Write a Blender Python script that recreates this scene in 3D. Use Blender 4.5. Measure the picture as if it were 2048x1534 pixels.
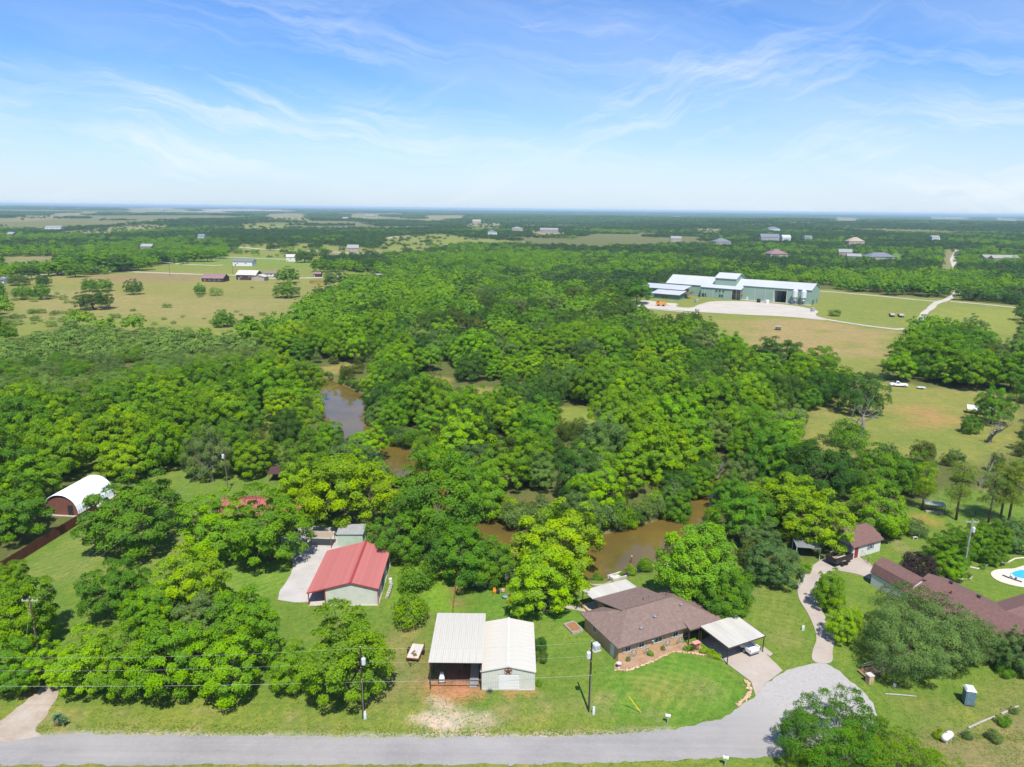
import bpy, bmesh, math, random
import numpy as np
from mathutils import Vector, Matrix
from mathutils.geometry import delaunay_2d_cdt
R = math.radians
random.seed(7); RNG = np.random.default_rng(11)
SC = bpy.context.scene
for _o in list(bpy.data.objects): bpy.data.objects.remove(_o)
COL = SC.collection

# ------------------------------------------------------------------ camera
CAM_H, FPX, IW, IH = 60.0, 1430.0, 2048.0, 1534.0
PITCH, ROLL = math.atan(349 / FPX), math.atan(23 / 2048)
_f = np.array([0, math.cos(PITCH), -math.sin(PITCH)]); _r0 = np.array([1.0, 0, 0]); _u0 = np.cross(_r0, _f)
_r = _r0 * math.cos(ROLL) + _u0 * math.sin(ROLL); _u = -_r0 * math.sin(ROLL) + _u0 * math.cos(ROLL)
cd = bpy.data.cameras.new('camera'); cam = bpy.data.objects.new('camera', cd); COL.objects.link(cam)
cam.matrix_world = Matrix(((_r[0], _u[0], -_f[0], 0), (_r[1], _u[1], -_f[1], 0), (_r[2], _u[2], -_f[2], CAM_H), (0, 0, 0, 1)))
cd.sensor_width = 36.0; cd.lens = 36.0 * FPX / IW; cd.clip_start = 1.0; cd.clip_end = 120000.0
SC.camera = cam

# ------------------------------------------------------------------ light
SUN_EL, SUN_DIR = R(60), Vector((0.16, -0.987, 0)).normalized()     # the sun stands behind the camera, a little to the right
EXPOSURE, SUN_E, SKY_E = 0.68, 4.2, 0.15
sd = bpy.data.lights.new('sun', 'SUN'); sd.energy = SUN_E; sd.angle = R(0.53); sd.color = (1.0, 0.955, 0.88)
sun = bpy.data.objects.new('sun', sd); COL.objects.link(sun)
_d = Vector((SUN_DIR.x * math.cos(SUN_EL), SUN_DIR.y * math.cos(SUN_EL), math.sin(SUN_EL)))
sun.rotation_euler = (-_d).to_track_quat('-Z', 'Y').to_euler()
sun.location = (0, 0, 90)
world = bpy.data.worlds.new('World'); SC.world = world; world.use_nodes = True
SC.view_settings.view_transform = 'Standard'; SC.view_settings.look = 'None'; SC.view_settings.gamma = 1.0
SC.view_settings.exposure = EXPOSURE; SC.view_settings.use_curve_mapping = False


class G:                                                            # a little node-graph writer
    def __init__(s, tree): s.t = tree; s.n = tree.nodes; s.l = tree.links
    def add(s, typ, ins=None, **props):
        nd = s.n.new(typ)
        for k, v in props.items(): setattr(nd, k, v)
        for k, v in (ins or {}).items():
            sock = nd.inputs[k]
            if hasattr(v, 'is_output') or isinstance(v, bpy.types.NodeSocket): s.l.new(v, sock)
            else: sock.default_value = v
        return nd
    def math(s, op, a, b=0.0, c=None, clamp=False):
        i = {0: a, 1: b}
        if c is not None: i[2] = c
        return s.add('ShaderNodeMath', i, operation=op, use_clamp=clamp).outputs[0]
    def mix(s, fac, a, b, mode='MIX'):
        nd = s.n.new('ShaderNodeMix'); nd.data_type = 'RGBA'; nd.blend_type = mode
        for sock, v in ((nd.inputs[0], fac), (nd.inputs[6], a), (nd.inputs[7], b)):
            if isinstance(v, bpy.types.NodeSocket): s.l.new(v, sock)
            elif sock.type == 'RGBA': sock.default_value = tuple(v) + ((1,) if len(v) == 3 else ())
            else: sock.default_value = v
        return nd.outputs[2]
    def noise(s, vec, scale, detail=4, rough=0.6, **k):
        return s.add('ShaderNodeTexNoise', {'Vector': vec, 'Scale': scale, 'Detail': detail, 'Roughness': rough}, **k).outputs[0]
    def ramp(s, fac, stops, interp='LINEAR'):
        nd = s.add('ShaderNodeValToRGB', {0: fac}); cr = nd.color_ramp; cr.interpolation = interp
        while len(cr.elements) < len(stops): cr.elements.new(0.5)
        for e, (p, c) in zip(cr.elements, stops): e.position = p; e.color = tuple(c) + ((1,) if len(c) == 3 else ())
        return nd.outputs[0]
    def mapr(s, v, a, b, c, d):
        return s.add('ShaderNodeMapRange', {0: v, 1: a, 2: b, 3: c, 4: d}).outputs[0]


def make_world():
    g = G(world.node_tree); g.n.clear()
    sky = g.add('ShaderNodeTexSky', sky_type='NISHITA', sun_disc=False, sun_elevation=SUN_EL, altitude=0.0, air_density=1.0, dust_density=0.5, ozone_density=3.0)
    sky.sun_rotation = math.atan2(SUN_DIR.x, SUN_DIR.y)
    hs = g.add('ShaderNodeHueSaturation', {'Hue': 0.5, 'Saturation': 1.15, 'Value': 1.0, 'Fac': 1.0, 'Color': sky.outputs[0]})
    blue = g.mix(1.0, hs.outputs[0], (.465, .57, .75), 'MULTIPLY')
    tc = g.add('ShaderNodeTexCoord').outputs['Generated']; xyz = g.add('ShaderNodeSeparateXYZ', {0: tc})
    el = g.math('ARCSINE', xyz.outputs[2]); az = g.math('ARCTAN2', xyz.outputs[0], xyz.outputs[1])
    flat = g.add('ShaderNodeCombineXYZ', {0: az, 1: el, 2: 0.0}).outputs[0]
    warp = g.add('ShaderNodeTexNoise', {'Vector': flat, 'Scale': 6.0, 'Detail': 4, 'Roughness': 0.55})
    wx = g.math('MULTIPLY', g.math('SUBTRACT', warp.outputs[0], .5), .085)
    def cirrus(slope, su, sv, lo, hi, seed, rough=.6):                # thin ice cloud drawn out along one direction
        v = g.math('ADD', g.math('ADD', el, g.math('MULTIPLY', az, slope)), wx); vec = g.add('ShaderNodeCombineXYZ', {0: g.math('MULTIPLY', az, su), 1: g.math('MULTIPLY', v, sv), 2: seed}).outputs[0]
        return g.mapr(g.noise(vec, 1.0, 10, rough), lo, hi, 0, 1)
    a1 = cirrus(.20, 2.0, 19, .52, .70, 3.1, .66); a2 = cirrus(-.34, 3.0, 17, .53, .72, 7.7, .66); a3 = cirrus(.10, 1.4, 34, .52, .74, 12.3, .72); veil = cirrus(.16, 1.2, 7, .40, .72, 21.0)
    big1 = g.mapr(g.noise(flat, 2.6, 3, .5), .42, .60, 0, 1); big2 = g.mapr(g.noise(g.add('ShaderNodeVectorMath', {0: flat, 1: (4.1, 2.2, 0)}, operation='ADD').outputs[0], 3.2, 3, .5), .42, .60, 0, 1)
    m = g.math('ADD', g.math('MULTIPLY', g.math('MULTIPLY', a1, big1), .62), g.math('MULTIPLY', g.math('MULTIPLY', a2, big2), .52))
    m = g.math('ADD', m, g.math('MULTIPLY', a3, .28)); m = g.math('ADD', m, g.math('MULTIPLY', veil, .34))
    m = g.math('MULTIPLY', m, g.mapr(el, .15, .27, 1, .4)); m = g.math('MINIMUM', m, .92)
    pale = g.mapr(el, -.01, .165, .90, .0); blue = g.mix(g.math('POWER', pale, 1.35), blue, (3.0, 3.52, 4.05))
    col = g.mix(m, blue, (3.95, 4.2, 4.45))
    bg = g.add('ShaderNodeBackground', {'Color': col, 'Strength': SKY_E})
    out = g.add('ShaderNodeOutputWorld'); g.l.new(bg.outputs[0], out.inputs[0])
make_world()
SC.cycles.use_denoising = True
SC.cycles.max_bounces = 6; SC.cycles.diffuse_bounces = 2; SC.cycles.glossy_bounces = 2; SC.cycles.transmission_bounces = 3
SC.cycles.volume_bounces = 0; SC.cycles.transparent_max_bounces = 4; SC.cycles.caustics_reflective = False; SC.cycles.caustics_refractive = False
SC.cycles.use_adaptive_sampling = True; SC.cycles.adaptive_threshold = 0.01

# ------------------------------------------------------------------ placing: pixel of the photograph -> point on the ground
def seg_dist(px, py, pts):                                          # distance to a polyline and the interpolated third value
    best = np.full(np.shape(px), 1e9); val = np.zeros(np.shape(px))
    for (ax, ay, aw), (bx, by, bw) in zip(pts[:-1], pts[1:]):
        dx, dy = bx - ax, by - ay; t = np.clip(((px - ax) * dx + (py - ay) * dy) / (dx * dx + dy * dy), 0, 1)
        d = np.hypot(px - ax - t * dx, py - ay - t * dy); m = d < best
        best = np.where(m, d, best); val = np.where(m, aw + t * (bw - aw), val)
    return best, val
def at0(x, y, z=0.0):
    d = _f + (x - IW / 2) / FPX * _r + (IH / 2 - y) / FPX * _u
    return np.array([0, 0, CAM_H]) + (z - CAM_H) / d[2] * d
CREEK_PX = [(545, 728, 7), (640, 768, 12), (688, 800, 17), (692, 850, 15), (745, 892, 10), (792, 915, 11), (860, 975, 10), (925, 1040, 10), (1000, 1078, 11), (1090, 1108, 13), (1180, 1122, 15), (1262, 1100, 16), (1348, 1058, 9.5), (1398, 1016, 6.5), (1434, 967, 6), (1446, 938, 4)]
CREEK = [tuple(at0(x, y, -1.0)[:2]) + (w,) for x, y, w in CREEK_PX]
def creek_d(x, y):
    d, w = seg_dist(x, y, CREEK); return d - w / 2
def gz(x, y):
    x = np.asarray(x, float); y = np.asarray(y, float)
    s = np.clip((1.6 - creek_d(x, y)) / 4.2, 0, 1); z = -2.6 * s * s * (3 - 2 * s)
    k = np.clip((np.hypot(x, y) - 900) / 1500, 0, 1)
    z = z + k * (4.0 * np.sin(x / 610 + 1.3) * np.sin(y / 830 + 0.4) + 3.0 * np.sin(x / 270 - y / 390))
    far = np.clip((np.hypot(x, y) - 2200) / 3000, 0, 1)
    z = z + far * (9.0 * np.sin(x / 2300 + 0.7) * np.sin(y / 1900))
    k2 = np.clip((x - 350) / 600, 0, 1) * np.clip((y - 700) / 900, 0, 1) * np.clip((6000 - y) / 2500, 0, 1)
    return z + 9.0 * k2
def gz1(x, y): return float(gz(np.array([x]), np.array([y]))[0])
def at(x, y, h=0.0):
    z = 0.0
    for _ in range(6):
        p = at0(x, y, z + h); z = 0.5 * z + 0.5 * gz1(p[0], p[1])
    return at0(x, y, z + h)
def pxm(p): return FPX / float((np.array(p) - [0, 0, CAM_H]) @ _f)
def inpoly(x, y, poly):
    x = np.asarray(x); y = np.asarray(y); r = np.zeros(x.shape, bool); n = len(poly)
    for i in range(n):
        (x0, y0), (x1, y1) = poly[i], poly[(i + 1) % n]
        c = ((y0 > y) != (y1 > y)); r ^= c & (x < (x1 - x0) * (y - y0) / ((y1 - y0) or 1e-9) + x0)
    return r
def wpoly(pts): return [tuple(at(x, y)[:2]) for x, y in pts]
def smooth(poly, n=2):                                              # corner cutting
    for _ in range(n):
        q = []
        for i in range(len(poly)):
            a, b = np.array(poly[i]), np.array(poly[(i + 1) % len(poly)]); q += [tuple(a * .75 + b * .25), tuple(a * .25 + b * .75)]
        poly = q
    return poly
def vnoise(x, y, s, seed=0):                                        # value noise
    x = np.asarray(x) / s + seed * 17.3; y = np.asarray(y) / s + seed * 9.1
    xi = np.floor(x).astype(np.int64); yi = np.floor(y).astype(np.int64); fx = x - xi; fy = y - yi
    fx = fx * fx * (3 - 2 * fx); fy = fy * fy * (3 - 2 * fy)
    def h(i, j):
        n = (i * 374761393 + j * 668265263 + seed * 1442695041) & 0x7fffffff
        n = ((n ^ (n >> 13)) * 1274126177) & 0x7fffffff
        return ((n ^ (n >> 16)) & 0xffff) / 65535.0
    return (h(xi, yi) * (1 - fx) + h(xi + 1, yi) * fx) * (1 - fy) + (h(xi, yi + 1) * (1 - fx) + h(xi + 1, yi + 1) * fx) * fy
def fbm(x, y, s, seed=0): return 0.5 * vnoise(x, y, s, seed) + 0.3 * vnoise(x, y, s * .45, seed + 1) + 0.2 * vnoise(x, y, s * .2, seed + 2)

# ------------------------------------------------------------------ materials
MATS = {}
def mat(name, col, rough=0.85, var=0.18, scale=1.5, bump=0.0, bscale=20.0, metal=0.0, col2=None, spec=0.3, streak=None):
    if name in MATS: return MATS[name]
    m = bpy.data.materials.new(name); m.use_nodes = True; g = G(m.node_tree); g.n.clear()
    tc = g.add('ShaderNodeTexCoord').outputs['Object']
    vec = tc
    if streak: vec = g.add('ShaderNodeMapping', {'Vector': tc, 'Scale': streak}).outputs[0]
    n = g.noise(vec, scale, 6, 0.65)
    c2 = col2 or tuple(max(0, c * (1 - 1.6 * var)) for c in col)
    c1 = tuple(min(1, c * (1 + 0.5 * var)) for c in col)
    base = g.mix(g.mapr(n, 0.3, 0.7, 0, 1), c1, c2)
    ins = {'Base Color': base, 'Roughness': rough, 'Metallic': metal, 'Specular IOR Level': spec}
    if bump:
        b = g.add('ShaderNodeBump', {'Height': g.noise(tc, bscale, 3, 0.6), 'Strength': bump, 'Distance': 0.05}).outputs[0]; ins['Normal'] = b
    p = g.add('ShaderNodeBsdfPrincipled', ins); o = g.add('ShaderNodeOutputMaterial'); g.l.new(p.outputs[0], o.inputs[0])
    MATS[name] = m; return m
def leaf_mat(name, stops=None, trans=0.3, hue=0.03):
    m = bpy.data.materials.new(name); m.use_nodes = True; g = G(m.node_tree); g.n.clear()
    oi = g.add('ShaderNodeObjectInfo'); at_ = g.add('ShaderNodeAttribute', attribute_name='tint').outputs['Fac']
    c = g.ramp(oi.outputs['Random'], stops) if stops else oi.outputs['Color']
    hsv = g.add('ShaderNodeHueSaturation', {'Hue': g.math('ADD', 0.5 - hue * 0.5, g.math('MULTIPLY', at_, hue)), 'Saturation': g.mapr(at_, 0, 1, 1.08, 0.92), 'Value': g.mapr(at_, 0, 1, 1.25, 0.72), 'Fac': 1.0, 'Color': c}).outputs[0]
    d = g.add('ShaderNodeBsdfDiffuse', {'Color': hsv}); t = g.add('ShaderNodeBsdfTranslucent', {'Color': g.mix(1.0, hsv, (1.25, 1.15, 0.55), 'MULTIPLY')})
    b = g.add('ShaderNodeMixShader', {0: trans, 1: d.outputs[0], 2: t.outputs[0]})
    o = g.add('ShaderNodeOutputMaterial'); g.l.new(b.outputs[0], o.inputs[0]); return m

# ------------------------------------------------------------------ mesh building
class MB:
    def __init__(s): s.v = []; s.f = []
    def add(s, vs, fs):
        b = len(s.v); s.v += [tuple(map(float, p)) for p in vs]; s.f += [tuple(i + b for i in f) for f in fs]; return s
    def box(s, x0, x1, y0, y1, z0, z1):
        return s.add([(x0, y0, z0), (x1, y0, z0), (x1, y1, z0), (x0, y1, z0), (x0, y0, z1), (x1, y0, z1), (x1, y1, z1), (x0, y1, z1)],
                     [(0, 3, 2, 1), (4, 5, 6, 7), (0, 1, 5, 4), (1, 2, 6, 5), (2, 3, 7, 6), (3, 0, 4, 7)])
    def obox(s, c, size, rz=0.0, tilt=0.0):                           # centred box turned about z
        m = Matrix.Translation(c) @ Matrix.Rotation(rz, 4, 'Z') @ Matrix.Rotation(tilt, 4, 'X')
        x, y, z = [q / 2 for q in size]
        vs = [m @ Vector(p) for p in ((-x, -y, -z), (x, -y, -z), (x, y, -z), (-x, y, -z), (-x, -y, z), (x, -y, z), (x, y, z), (-x, y, z))]
        return s.add(vs, [(0, 3, 2, 1), (4, 5, 6, 7), (0, 1, 5, 4), (1, 2, 6, 5), (2, 3, 7, 6), (3, 0, 4, 7)])
    def slab(s, pts, t):                                              # polygon pts (3D, ccw from above) thickened downwards
        n = len(pts); lo = [(p[0], p[1], p[2] - t) for p in pts]
        return s.add(list(pts) + lo, [tuple(range(n)), tuple(range(2 * n - 1, n - 1, -1))] + [(i, i + n, (i + 1) % n + n, (i + 1) % n) for i in range(n)])
    def prism(s, prof, y0, y1):                                       # profile in xz, extruded along y
        n = len(prof); return s.add([(x, y0, z) for x, z in prof] + [(x, y1, z) for x, z in prof],
                     [tuple(range(n)), tuple(range(2 * n - 1, n - 1, -1))] + [(i, i + n, (i + 1) % n + n, (i + 1) % n) for i in range(n)])
    def prismx(s, prof, x0, x1):                                      # profile in yz, extruded along x
        n = len(prof); return s.add([(x0, y, z) for y, z in prof] + [(x1, y, z) for y, z in prof],
                     [tuple(range(n))[::-1], tuple(range(n, 2 * n))] + [(i, (i + 1) % n, (i + 1) % n + n, i + n) for i in range(n)])
    def poly(s, pts): return s.add(pts, [tuple(range(len(pts)))])
    def tube(s, pts, rad, n=6, cap=True):
        pts = [Vector(p) for p in pts]; rad = rad if hasattr(rad, '__len__') else [rad] * len(pts); b = len(s.v); prev = None
        for i, p in enumerate(pts):
            d = (pts[min(i + 1, len(pts) - 1)] - pts[max(i - 1, 0)]); d = d.normalized() if d.length > 1e-9 else Vector((0, 0, 1))
            a = prev - d * prev.dot(d) if prev is not None else (Vector((1, 0, 0)) if abs(d.x) < .8 else Vector((0, 1, 0))) - d * d.dot(Vector((1, 0, 0)) if abs(d.x) < .8 else Vector((0, 1, 0)))
            a = a.normalized(); prev = a; c = d.cross(a)
            for k in range(n):
                q = p + (a * math.cos(2 * math.pi * k / n) + c * math.sin(2 * math.pi * k / n)) * rad[i]; s.v.append(tuple(q))
        for i in range(len(pts) - 1):
            for k in range(n): s.f.append((b + i * n + k, b + i * n + (k + 1) % n, b + (i + 1) * n + (k + 1) % n, b + (i + 1) * n + k))
        if cap: s.f.append(tuple(b + k for k in range(n))[::-1]); s.f.append(tuple(b + (len(pts) - 1) * n + k for k in range(n)))
        return s
    def lathe(s, prof, c=(0, 0, 0), n=12):                            # prof: (r, z)
        return s.tube([(c[0], c[1], c[2] + z) for r, z in prof], [max(r, 0.001) for r, z in prof], n)
    def torus(s, c, Rm, rm, ax=(0, 1, 0), n=20, k=6):
        ax = Vector(ax).normalized(); a = ax.orthogonal().normalized(); b = ax.cross(a); base = len(s.v); c = Vector(c)
        for i in range(n):
            t = 2 * math.pi * i / n; o = a * math.cos(t) + b * math.sin(t)
            for j in range(k):
                u = 2 * math.pi * j / k; s.v.append(tuple(c + o * (Rm + rm * math.cos(u)) + ax * rm * math.sin(u)))
        for i in range(n):
            for j in range(k): s.f.append((base + i * k + j, base + ((i + 1) % n) * k + j, base + ((i + 1) % n) * k + (j + 1) % k, base + i * k + (j + 1) % k))
        return s
    def blob(s, c, r, seed=0, amp=0.25, sub=2, flat=1.0):              # an irregular stone
        bm = bmesh.new(); bmesh.ops.create_icosphere(bm, subdivisions=sub, radius=1.0); rr = random.Random(seed); ph = [rr.uniform(0, 6.3) for _ in range(6)]
        rx, ry, rz = (r if hasattr(r, '__len__') else (r, r, r * flat))
        vs = []
        for v in bm.verts:
            p = v.co; k = 1 + amp * (math.sin(2.1 * p.x + ph[0]) * math.sin(2.7 * p.y + ph[1]) + .6 * math.sin(3.9 * p.z + ph[2] + 2 * p.x))
            vs.append((c[0] + p.x * k * rx, c[1] + p.y * k * ry, c[2] + p.z * k * rz))
        fs = [[v.index for v in f.verts] for f in bm.faces]; bm.free(); return s.add(vs, fs)
    def mesh(s, name, m, smooth=False):
        me = bpy.data.meshes.new(name); me.from_pydata(s.v, [], s.f); me.materials.append(m)
        bm = bmesh.new(); bm.from_mesh(me); bmesh.ops.recalc_face_normals(bm, faces=bm.faces[:]); bm.to_mesh(me); bm.free()
        if smooth: me.shade_smooth()
        me.update(); return me
    def build(s, name, m, parent=None, loc=None, rz=None, smooth=False):
        o = bpy.data.objects.new(name, s.mesh(name, m, smooth)); COL.objects.link(o)
        if parent: o.parent = parent
        if loc is not None: o.location = loc
        if rz is not None: o.rotation_euler[2] = rz
        return o
LABELS = {}
def tag(o, label=None, cat=None, group=None, kind=None):
    if label: o['label'] = label
    if cat: o['category'] = cat
    if group: o['group'] = group
    if kind: o['kind'] = kind
    return o
def thing(name, label, cat, loc=(0, 0, 0), rz=0.0, group=None):
    o = bpy.data.objects.new(name, None); COL.objects.link(o); o.empty_display_size = 0.3; o.location = loc; o.rotation_euler[2] = rz
    return tag(o, label, cat, group)
def link(name, me, parent=None, loc=(0, 0, 0), rz=0.0):
    o = bpy.data.objects.new(name, me); COL.objects.link(o); o.location = loc; o.rotation_euler[2] = rz
    if parent: o.parent = parent
    return o
def fast_mesh(name, V, Q, m):                                         # V (n,3), Q (k,4) quads
    me = bpy.data.meshes.new(name); V = np.ascontiguousarray(V, np.float32); Q = np.ascontiguousarray(Q, np.int32); k = Q.shape[1]
    me.vertices.add(len(V)); me.vertices.foreach_set('co', V.ravel()); me.loops.add(Q.size); me.loops.foreach_set('vertex_index', Q.ravel())
    me.polygons.add(len(Q)); me.polygons.foreach_set('loop_start', np.arange(0, Q.size, k, dtype=np.int32)); me.polygons.foreach_set('loop_total', np.full(len(Q), k, np.int32))
    me.materials.append(m); me.update(calc_edges=True); return me

# ================================================================== the setting: ground, roads, water
def axis(a, b, step, grow, far):
    c = list(np.arange(a, b + 1e-6, step)); s = step; p = c[-1]
    while p < far: s *= grow; p += s; c.append(p)
    s = step; p = c[0]; lo = []
    while p > -far: s *= grow; p -= s; lo.append(p)
    return np.array(lo[::-1] + c)
GX = axis(-78, 106, 0.65, 1.032, 42000)
_y1 = list(np.arange(58, 135, 0.65)) + list(np.arange(135, 262, 1.0)); _s = 1.0; _p = _y1[-1]
while _p < 42000: _s *= 1.03; _p += _s; _y1.append(_p)
GY = np.array([-400.0, -120, -40, 0, 25, 40, 50] + _y1)
XX, YY = np.meshgrid(GX, GY); ZZ = gz(XX, YY)
GREEN = (0.102, 0.172, 0.025); LUSH = (0.075, 0.19, 0.020); VERGE = (0.155, 0.195, 0.034); TAN = (0.235, 0.205, 0.09); YGREEN = (0.155, 0.19, 0.042)
FLOOR = (0.085, 0.105, 0.030); SOIL = (0.33, 0.175, 0.085); CHALK = (0.46, 0.38, 0.30); PALE = (0.175, 0.18, 0.07); BED = (0.30, 0.17, 0.10)
RGBA = np.zeros(XX.shape + (4,)); RGBA[..., :3] = FLOOR
farm = np.clip((np.hypot(XX, YY) - 700) / 1500, 0, 1)[..., None]
RGBA[..., :3] = RGBA[..., :3] * (1 - farm) + np.array((0.125, 0.14, 0.055)) * farm
def paint(poly_px, col, feather=1.5, rag=1.0, amt=1.0, mown=None, seed=0, world_pts=False):
    P = poly_px if world_pts else wpoly(poly_px)
    xs, ys = [p[0] for p in P], [p[1] for p in P]; pad = feather * 3 + rag * 2
    ix = np.where((GX > min(xs) - pad) & (GX < max(xs) + pad))[0]; iy = np.where((GY > min(ys) - pad) & (GY < max(ys) + pad))[0]
    if not len(ix) or not len(iy): return
    sl = np.s_[iy[0]:iy[-1] + 1, ix[0]:ix[-1] + 1]; x, y = XX[sl], YY[sl]
    jx = x + rag * (fbm(x, y, 3 + rag * 3, seed + 5) - .5) * 3; jy = y + rag * (fbm(x, y, 3 + rag * 3, seed + 40) - .5) * 3
    d, _ = seg_dist(jx, jy, [(p[0], p[1], 0) for p in P] + [(P[0][0], P[0][1], 0)])
    sd_ = np.where(inpoly(jx, jy, P), d, -d); k = np.clip(sd_ / feather * .5 + .5, 0, 1) * amt
    RGBA[sl][..., :3] = RGBA[sl][..., :3] * (1 - k[..., None]) + np.array(col) * k[..., None]
    if mown is not None: RGBA[sl][..., 3] = RGBA[sl][..., 3] * (1 - k) + mown * k
def spot(x, y, r, col, amt=0.8, seed=0, ry=None):
    ry = ry or r; p = at(x, y); poly = [(p[0] + r * math.cos(t) * (1 + .25 * math.sin(3 * t + seed)), p[1] + ry * math.sin(t) * (1 + .25 * math.cos(2 * t + seed))) for t in np.linspace(0, 6.28, 14)[:-1]]
    paint(poly, col, max(0.6, r * .7), r * .35, amt, seed=seed, world_pts=True)
# --- far and middle fields (also kept free of woodland below)
FIELDS = [
    ([(0, 548), (60, 549), (200, 550), (290, 535), (420, 517), (450, 512), (486, 489), (620, 487), (694, 494), (760, 497), (765, 488), (772, 474), (880, 468), (945, 476), (1058, 484), (1040, 491), (930, 490), (873, 496), (845, 507), (790, 512), (640, 519), (640, 530), (700, 542), (760, 550), (800, 557), (700, 566), (690, 580), (655, 600), (620, 618), (590, 655), (575, 690), (520, 682), (430, 676), (350, 676), (250, 664), (130, 652), (60, 672), (0, 684)], YGREEN, 6),
    ([(0, 514), (112, 512), (110, 524), (0, 530)], PALE, 6),
    ([(124, 459), (204, 456), (292, 450), (343, 452), (292, 459), (190, 466), (130, 464)], PALE, 14),
    ([(0, 437), (55, 432), (110, 426), (212, 424), (204, 430), (128, 433), (0, 441)], PALE, 30),
    ([(234, 417), (343, 415), (400, 423), (256, 427)], PALE, 60),
    ([(387, 419), (470, 417), (600, 420), (600, 422.5), (400, 422)], (0.27, 0.24, 0.19), 60),
    ([(482, 449), (570, 449), (566, 457), (489, 457)], YGREEN, 15),
    ([(522, 428), (620, 427), (620, 442), (530, 438)], PALE, 25),
    ([(690, 430), (760, 428), (770, 434), (700, 437)], PALE, 25),
    ([(840, 433), (930, 430), (940, 436), (850, 439)], PALE, 25),
    ([(1661, 434), (1713, 436), (1790, 440), (1660, 440)], PALE, 25), ([(1848, 433), (1960, 435), (1939, 438), (1850, 437)], PALE, 40), ([(1979, 436), (2048, 438), (2048, 442), (1985, 440)], PALE, 40),
    ([(1060, 462), (1110, 460), (1140, 465), (1070, 468)], TAN, 10), ([(1390, 457), (1450, 459), (1440, 463), (1395, 462)], PALE, 12),
    ([(1738, 507), (1800, 506), (1810, 516), (1745, 518)], LUSH, 5), ([(1885, 500), (1925, 500), (1912, 540), (1880, 540)], PALE, 5), ([(930, 448), (1000, 446), (1010, 455), (935, 457)], PALE, 12),
    ([(1262, 618), (1300, 583), (1400, 570), (1640, 580), (1660, 579), (1770, 590), (1880, 596), (1900, 590), (1912, 576), (1925, 580), (1915, 600), (2048, 612), (2048, 718), (1995, 712), (1985, 690), (1930, 668), (1840, 664), (1800, 715), (1755, 750), (1640, 752), (1560, 742), (1480, 725), (1420, 685), (1320, 650)], YGREEN, 5),
    ([(1600, 862), (1640, 800), (1690, 778), (1770, 762), (1900, 778), (2048, 778), (2048, 900), (1960, 935), (1890, 920), (1780, 918), (1690, 915), (1600, 905)], (0.17, 0.19, 0.045), 4),
]
def near_shift(p):                                                    # far fields run on towards the viewer behind the tree tops in front
    ys = [q[1] for q in p]; m_ = (min(ys) + max(ys)) / 2
    return p if max(ys) > 540 else [(x, y + (np.interp(y, [417, 440, 470, 520], [1.5, 3.5, 6, 9]) if y > m_ else 0)) for x, y in p]
FIELD_W = [wpoly(near_shift(p)) for p, _, _ in FIELDS]
for i, (p, c, f_) in enumerate(FIELDS): paint(FIELD_W[i], c, f_, f_ * .6, seed=i, world_pts=True)
paint([(60, 556), (330, 545), (480, 556), (700, 566), (620, 592), (560, 612), (430, 645), (250, 635), (120, 620)], (0.19, 0.19, 0.055), 14, 12, .7, seed=3)
paint([(0, 590), (130, 580), (420, 600), (610, 590), (560, 620), (430, 645), (250, 630), (60, 640), (0, 650)], (0.215, 0.20, 0.075), 12, 12, .65, seed=4)
paint([(150, 552), (330, 546), (420, 552), (380, 563), (200, 566)], (0.20, 0.16, 0.075), 8, 8, .8, seed=6)
paint([(390, 512), (640, 516), (640, 532), (330, 533)], (0.13, 0.20, 0.035), 8, 6, .8, seed=5)
paint([(640, 500), (760, 500), (780, 512), (640, 516)], PALE, 8, 6, .8, seed=8)
paint([(1425, 640), (1600, 637), (1792, 664), (1770, 712), (1660, 716), (1560, 706), (1470, 680)], (0.25, 0.20, 0.085), 6, 9, .8, seed=9)
paint([(1640, 600), (1870, 606), (1830, 650), (1700, 640), (1650, 620)], (0.14, 0.185, 0.034), 5, 4, .7, seed=10)
paint([(1890, 612), (2048, 622), (2048, 670), (1860, 655)], (0.17, 0.21, 0.04), 5, 4, .8, seed=11)
for x, y, r in ((1500, 660, 6), (1560, 690, 7), (1640, 662, 6), (1700, 690, 8), (1475, 648, 8)): spot(x, y, r, (0.15, 0.18, 0.04), .7, x)
for x, y, r in ((1840, 822, 7), (1870, 838, 8), (1850, 850, 6), (1910, 782, 5), (1990, 790, 5), (1650, 825, 5)): spot(x, y, r, SOIL if r > 5 else TAN, .6, x, r * .5)
spot(1700, 820, 12, YGREEN, .7, 3); spot(1820, 870, 14, GREEN, .5, 5)
# --- clearings in the near wood
CLEAR_PX = [[(1105, 812), (1200, 815), (1215, 850), (1130, 858), (1100, 840)], [(640, 735), (700, 722), (720, 742), (650, 760)], [(850, 750), (905, 758), (900, 772), (850, 768)], [(480, 690), (540, 690), (530, 715), (480, 712)], [(940, 775), (1000, 778), (985, 800), (930, 795)], [(505, 830), (555, 830), (560, 865), (505, 860)], [(960, 615), (985, 615), (985, 622), (960, 622)], [(1320, 640), (1370, 650), (1365, 665), (1325, 655)]]
CLEAR_W = [wpoly(p) for p in CLEAR_PX]
for i, p in enumerate(CLEAR_W): paint(p, (0.20, 0.185, 0.05) if i not in (0, 5) else (0.155, 0.20, 0.036), 2, 2, seed=i + 30, world_pts=True)
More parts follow.
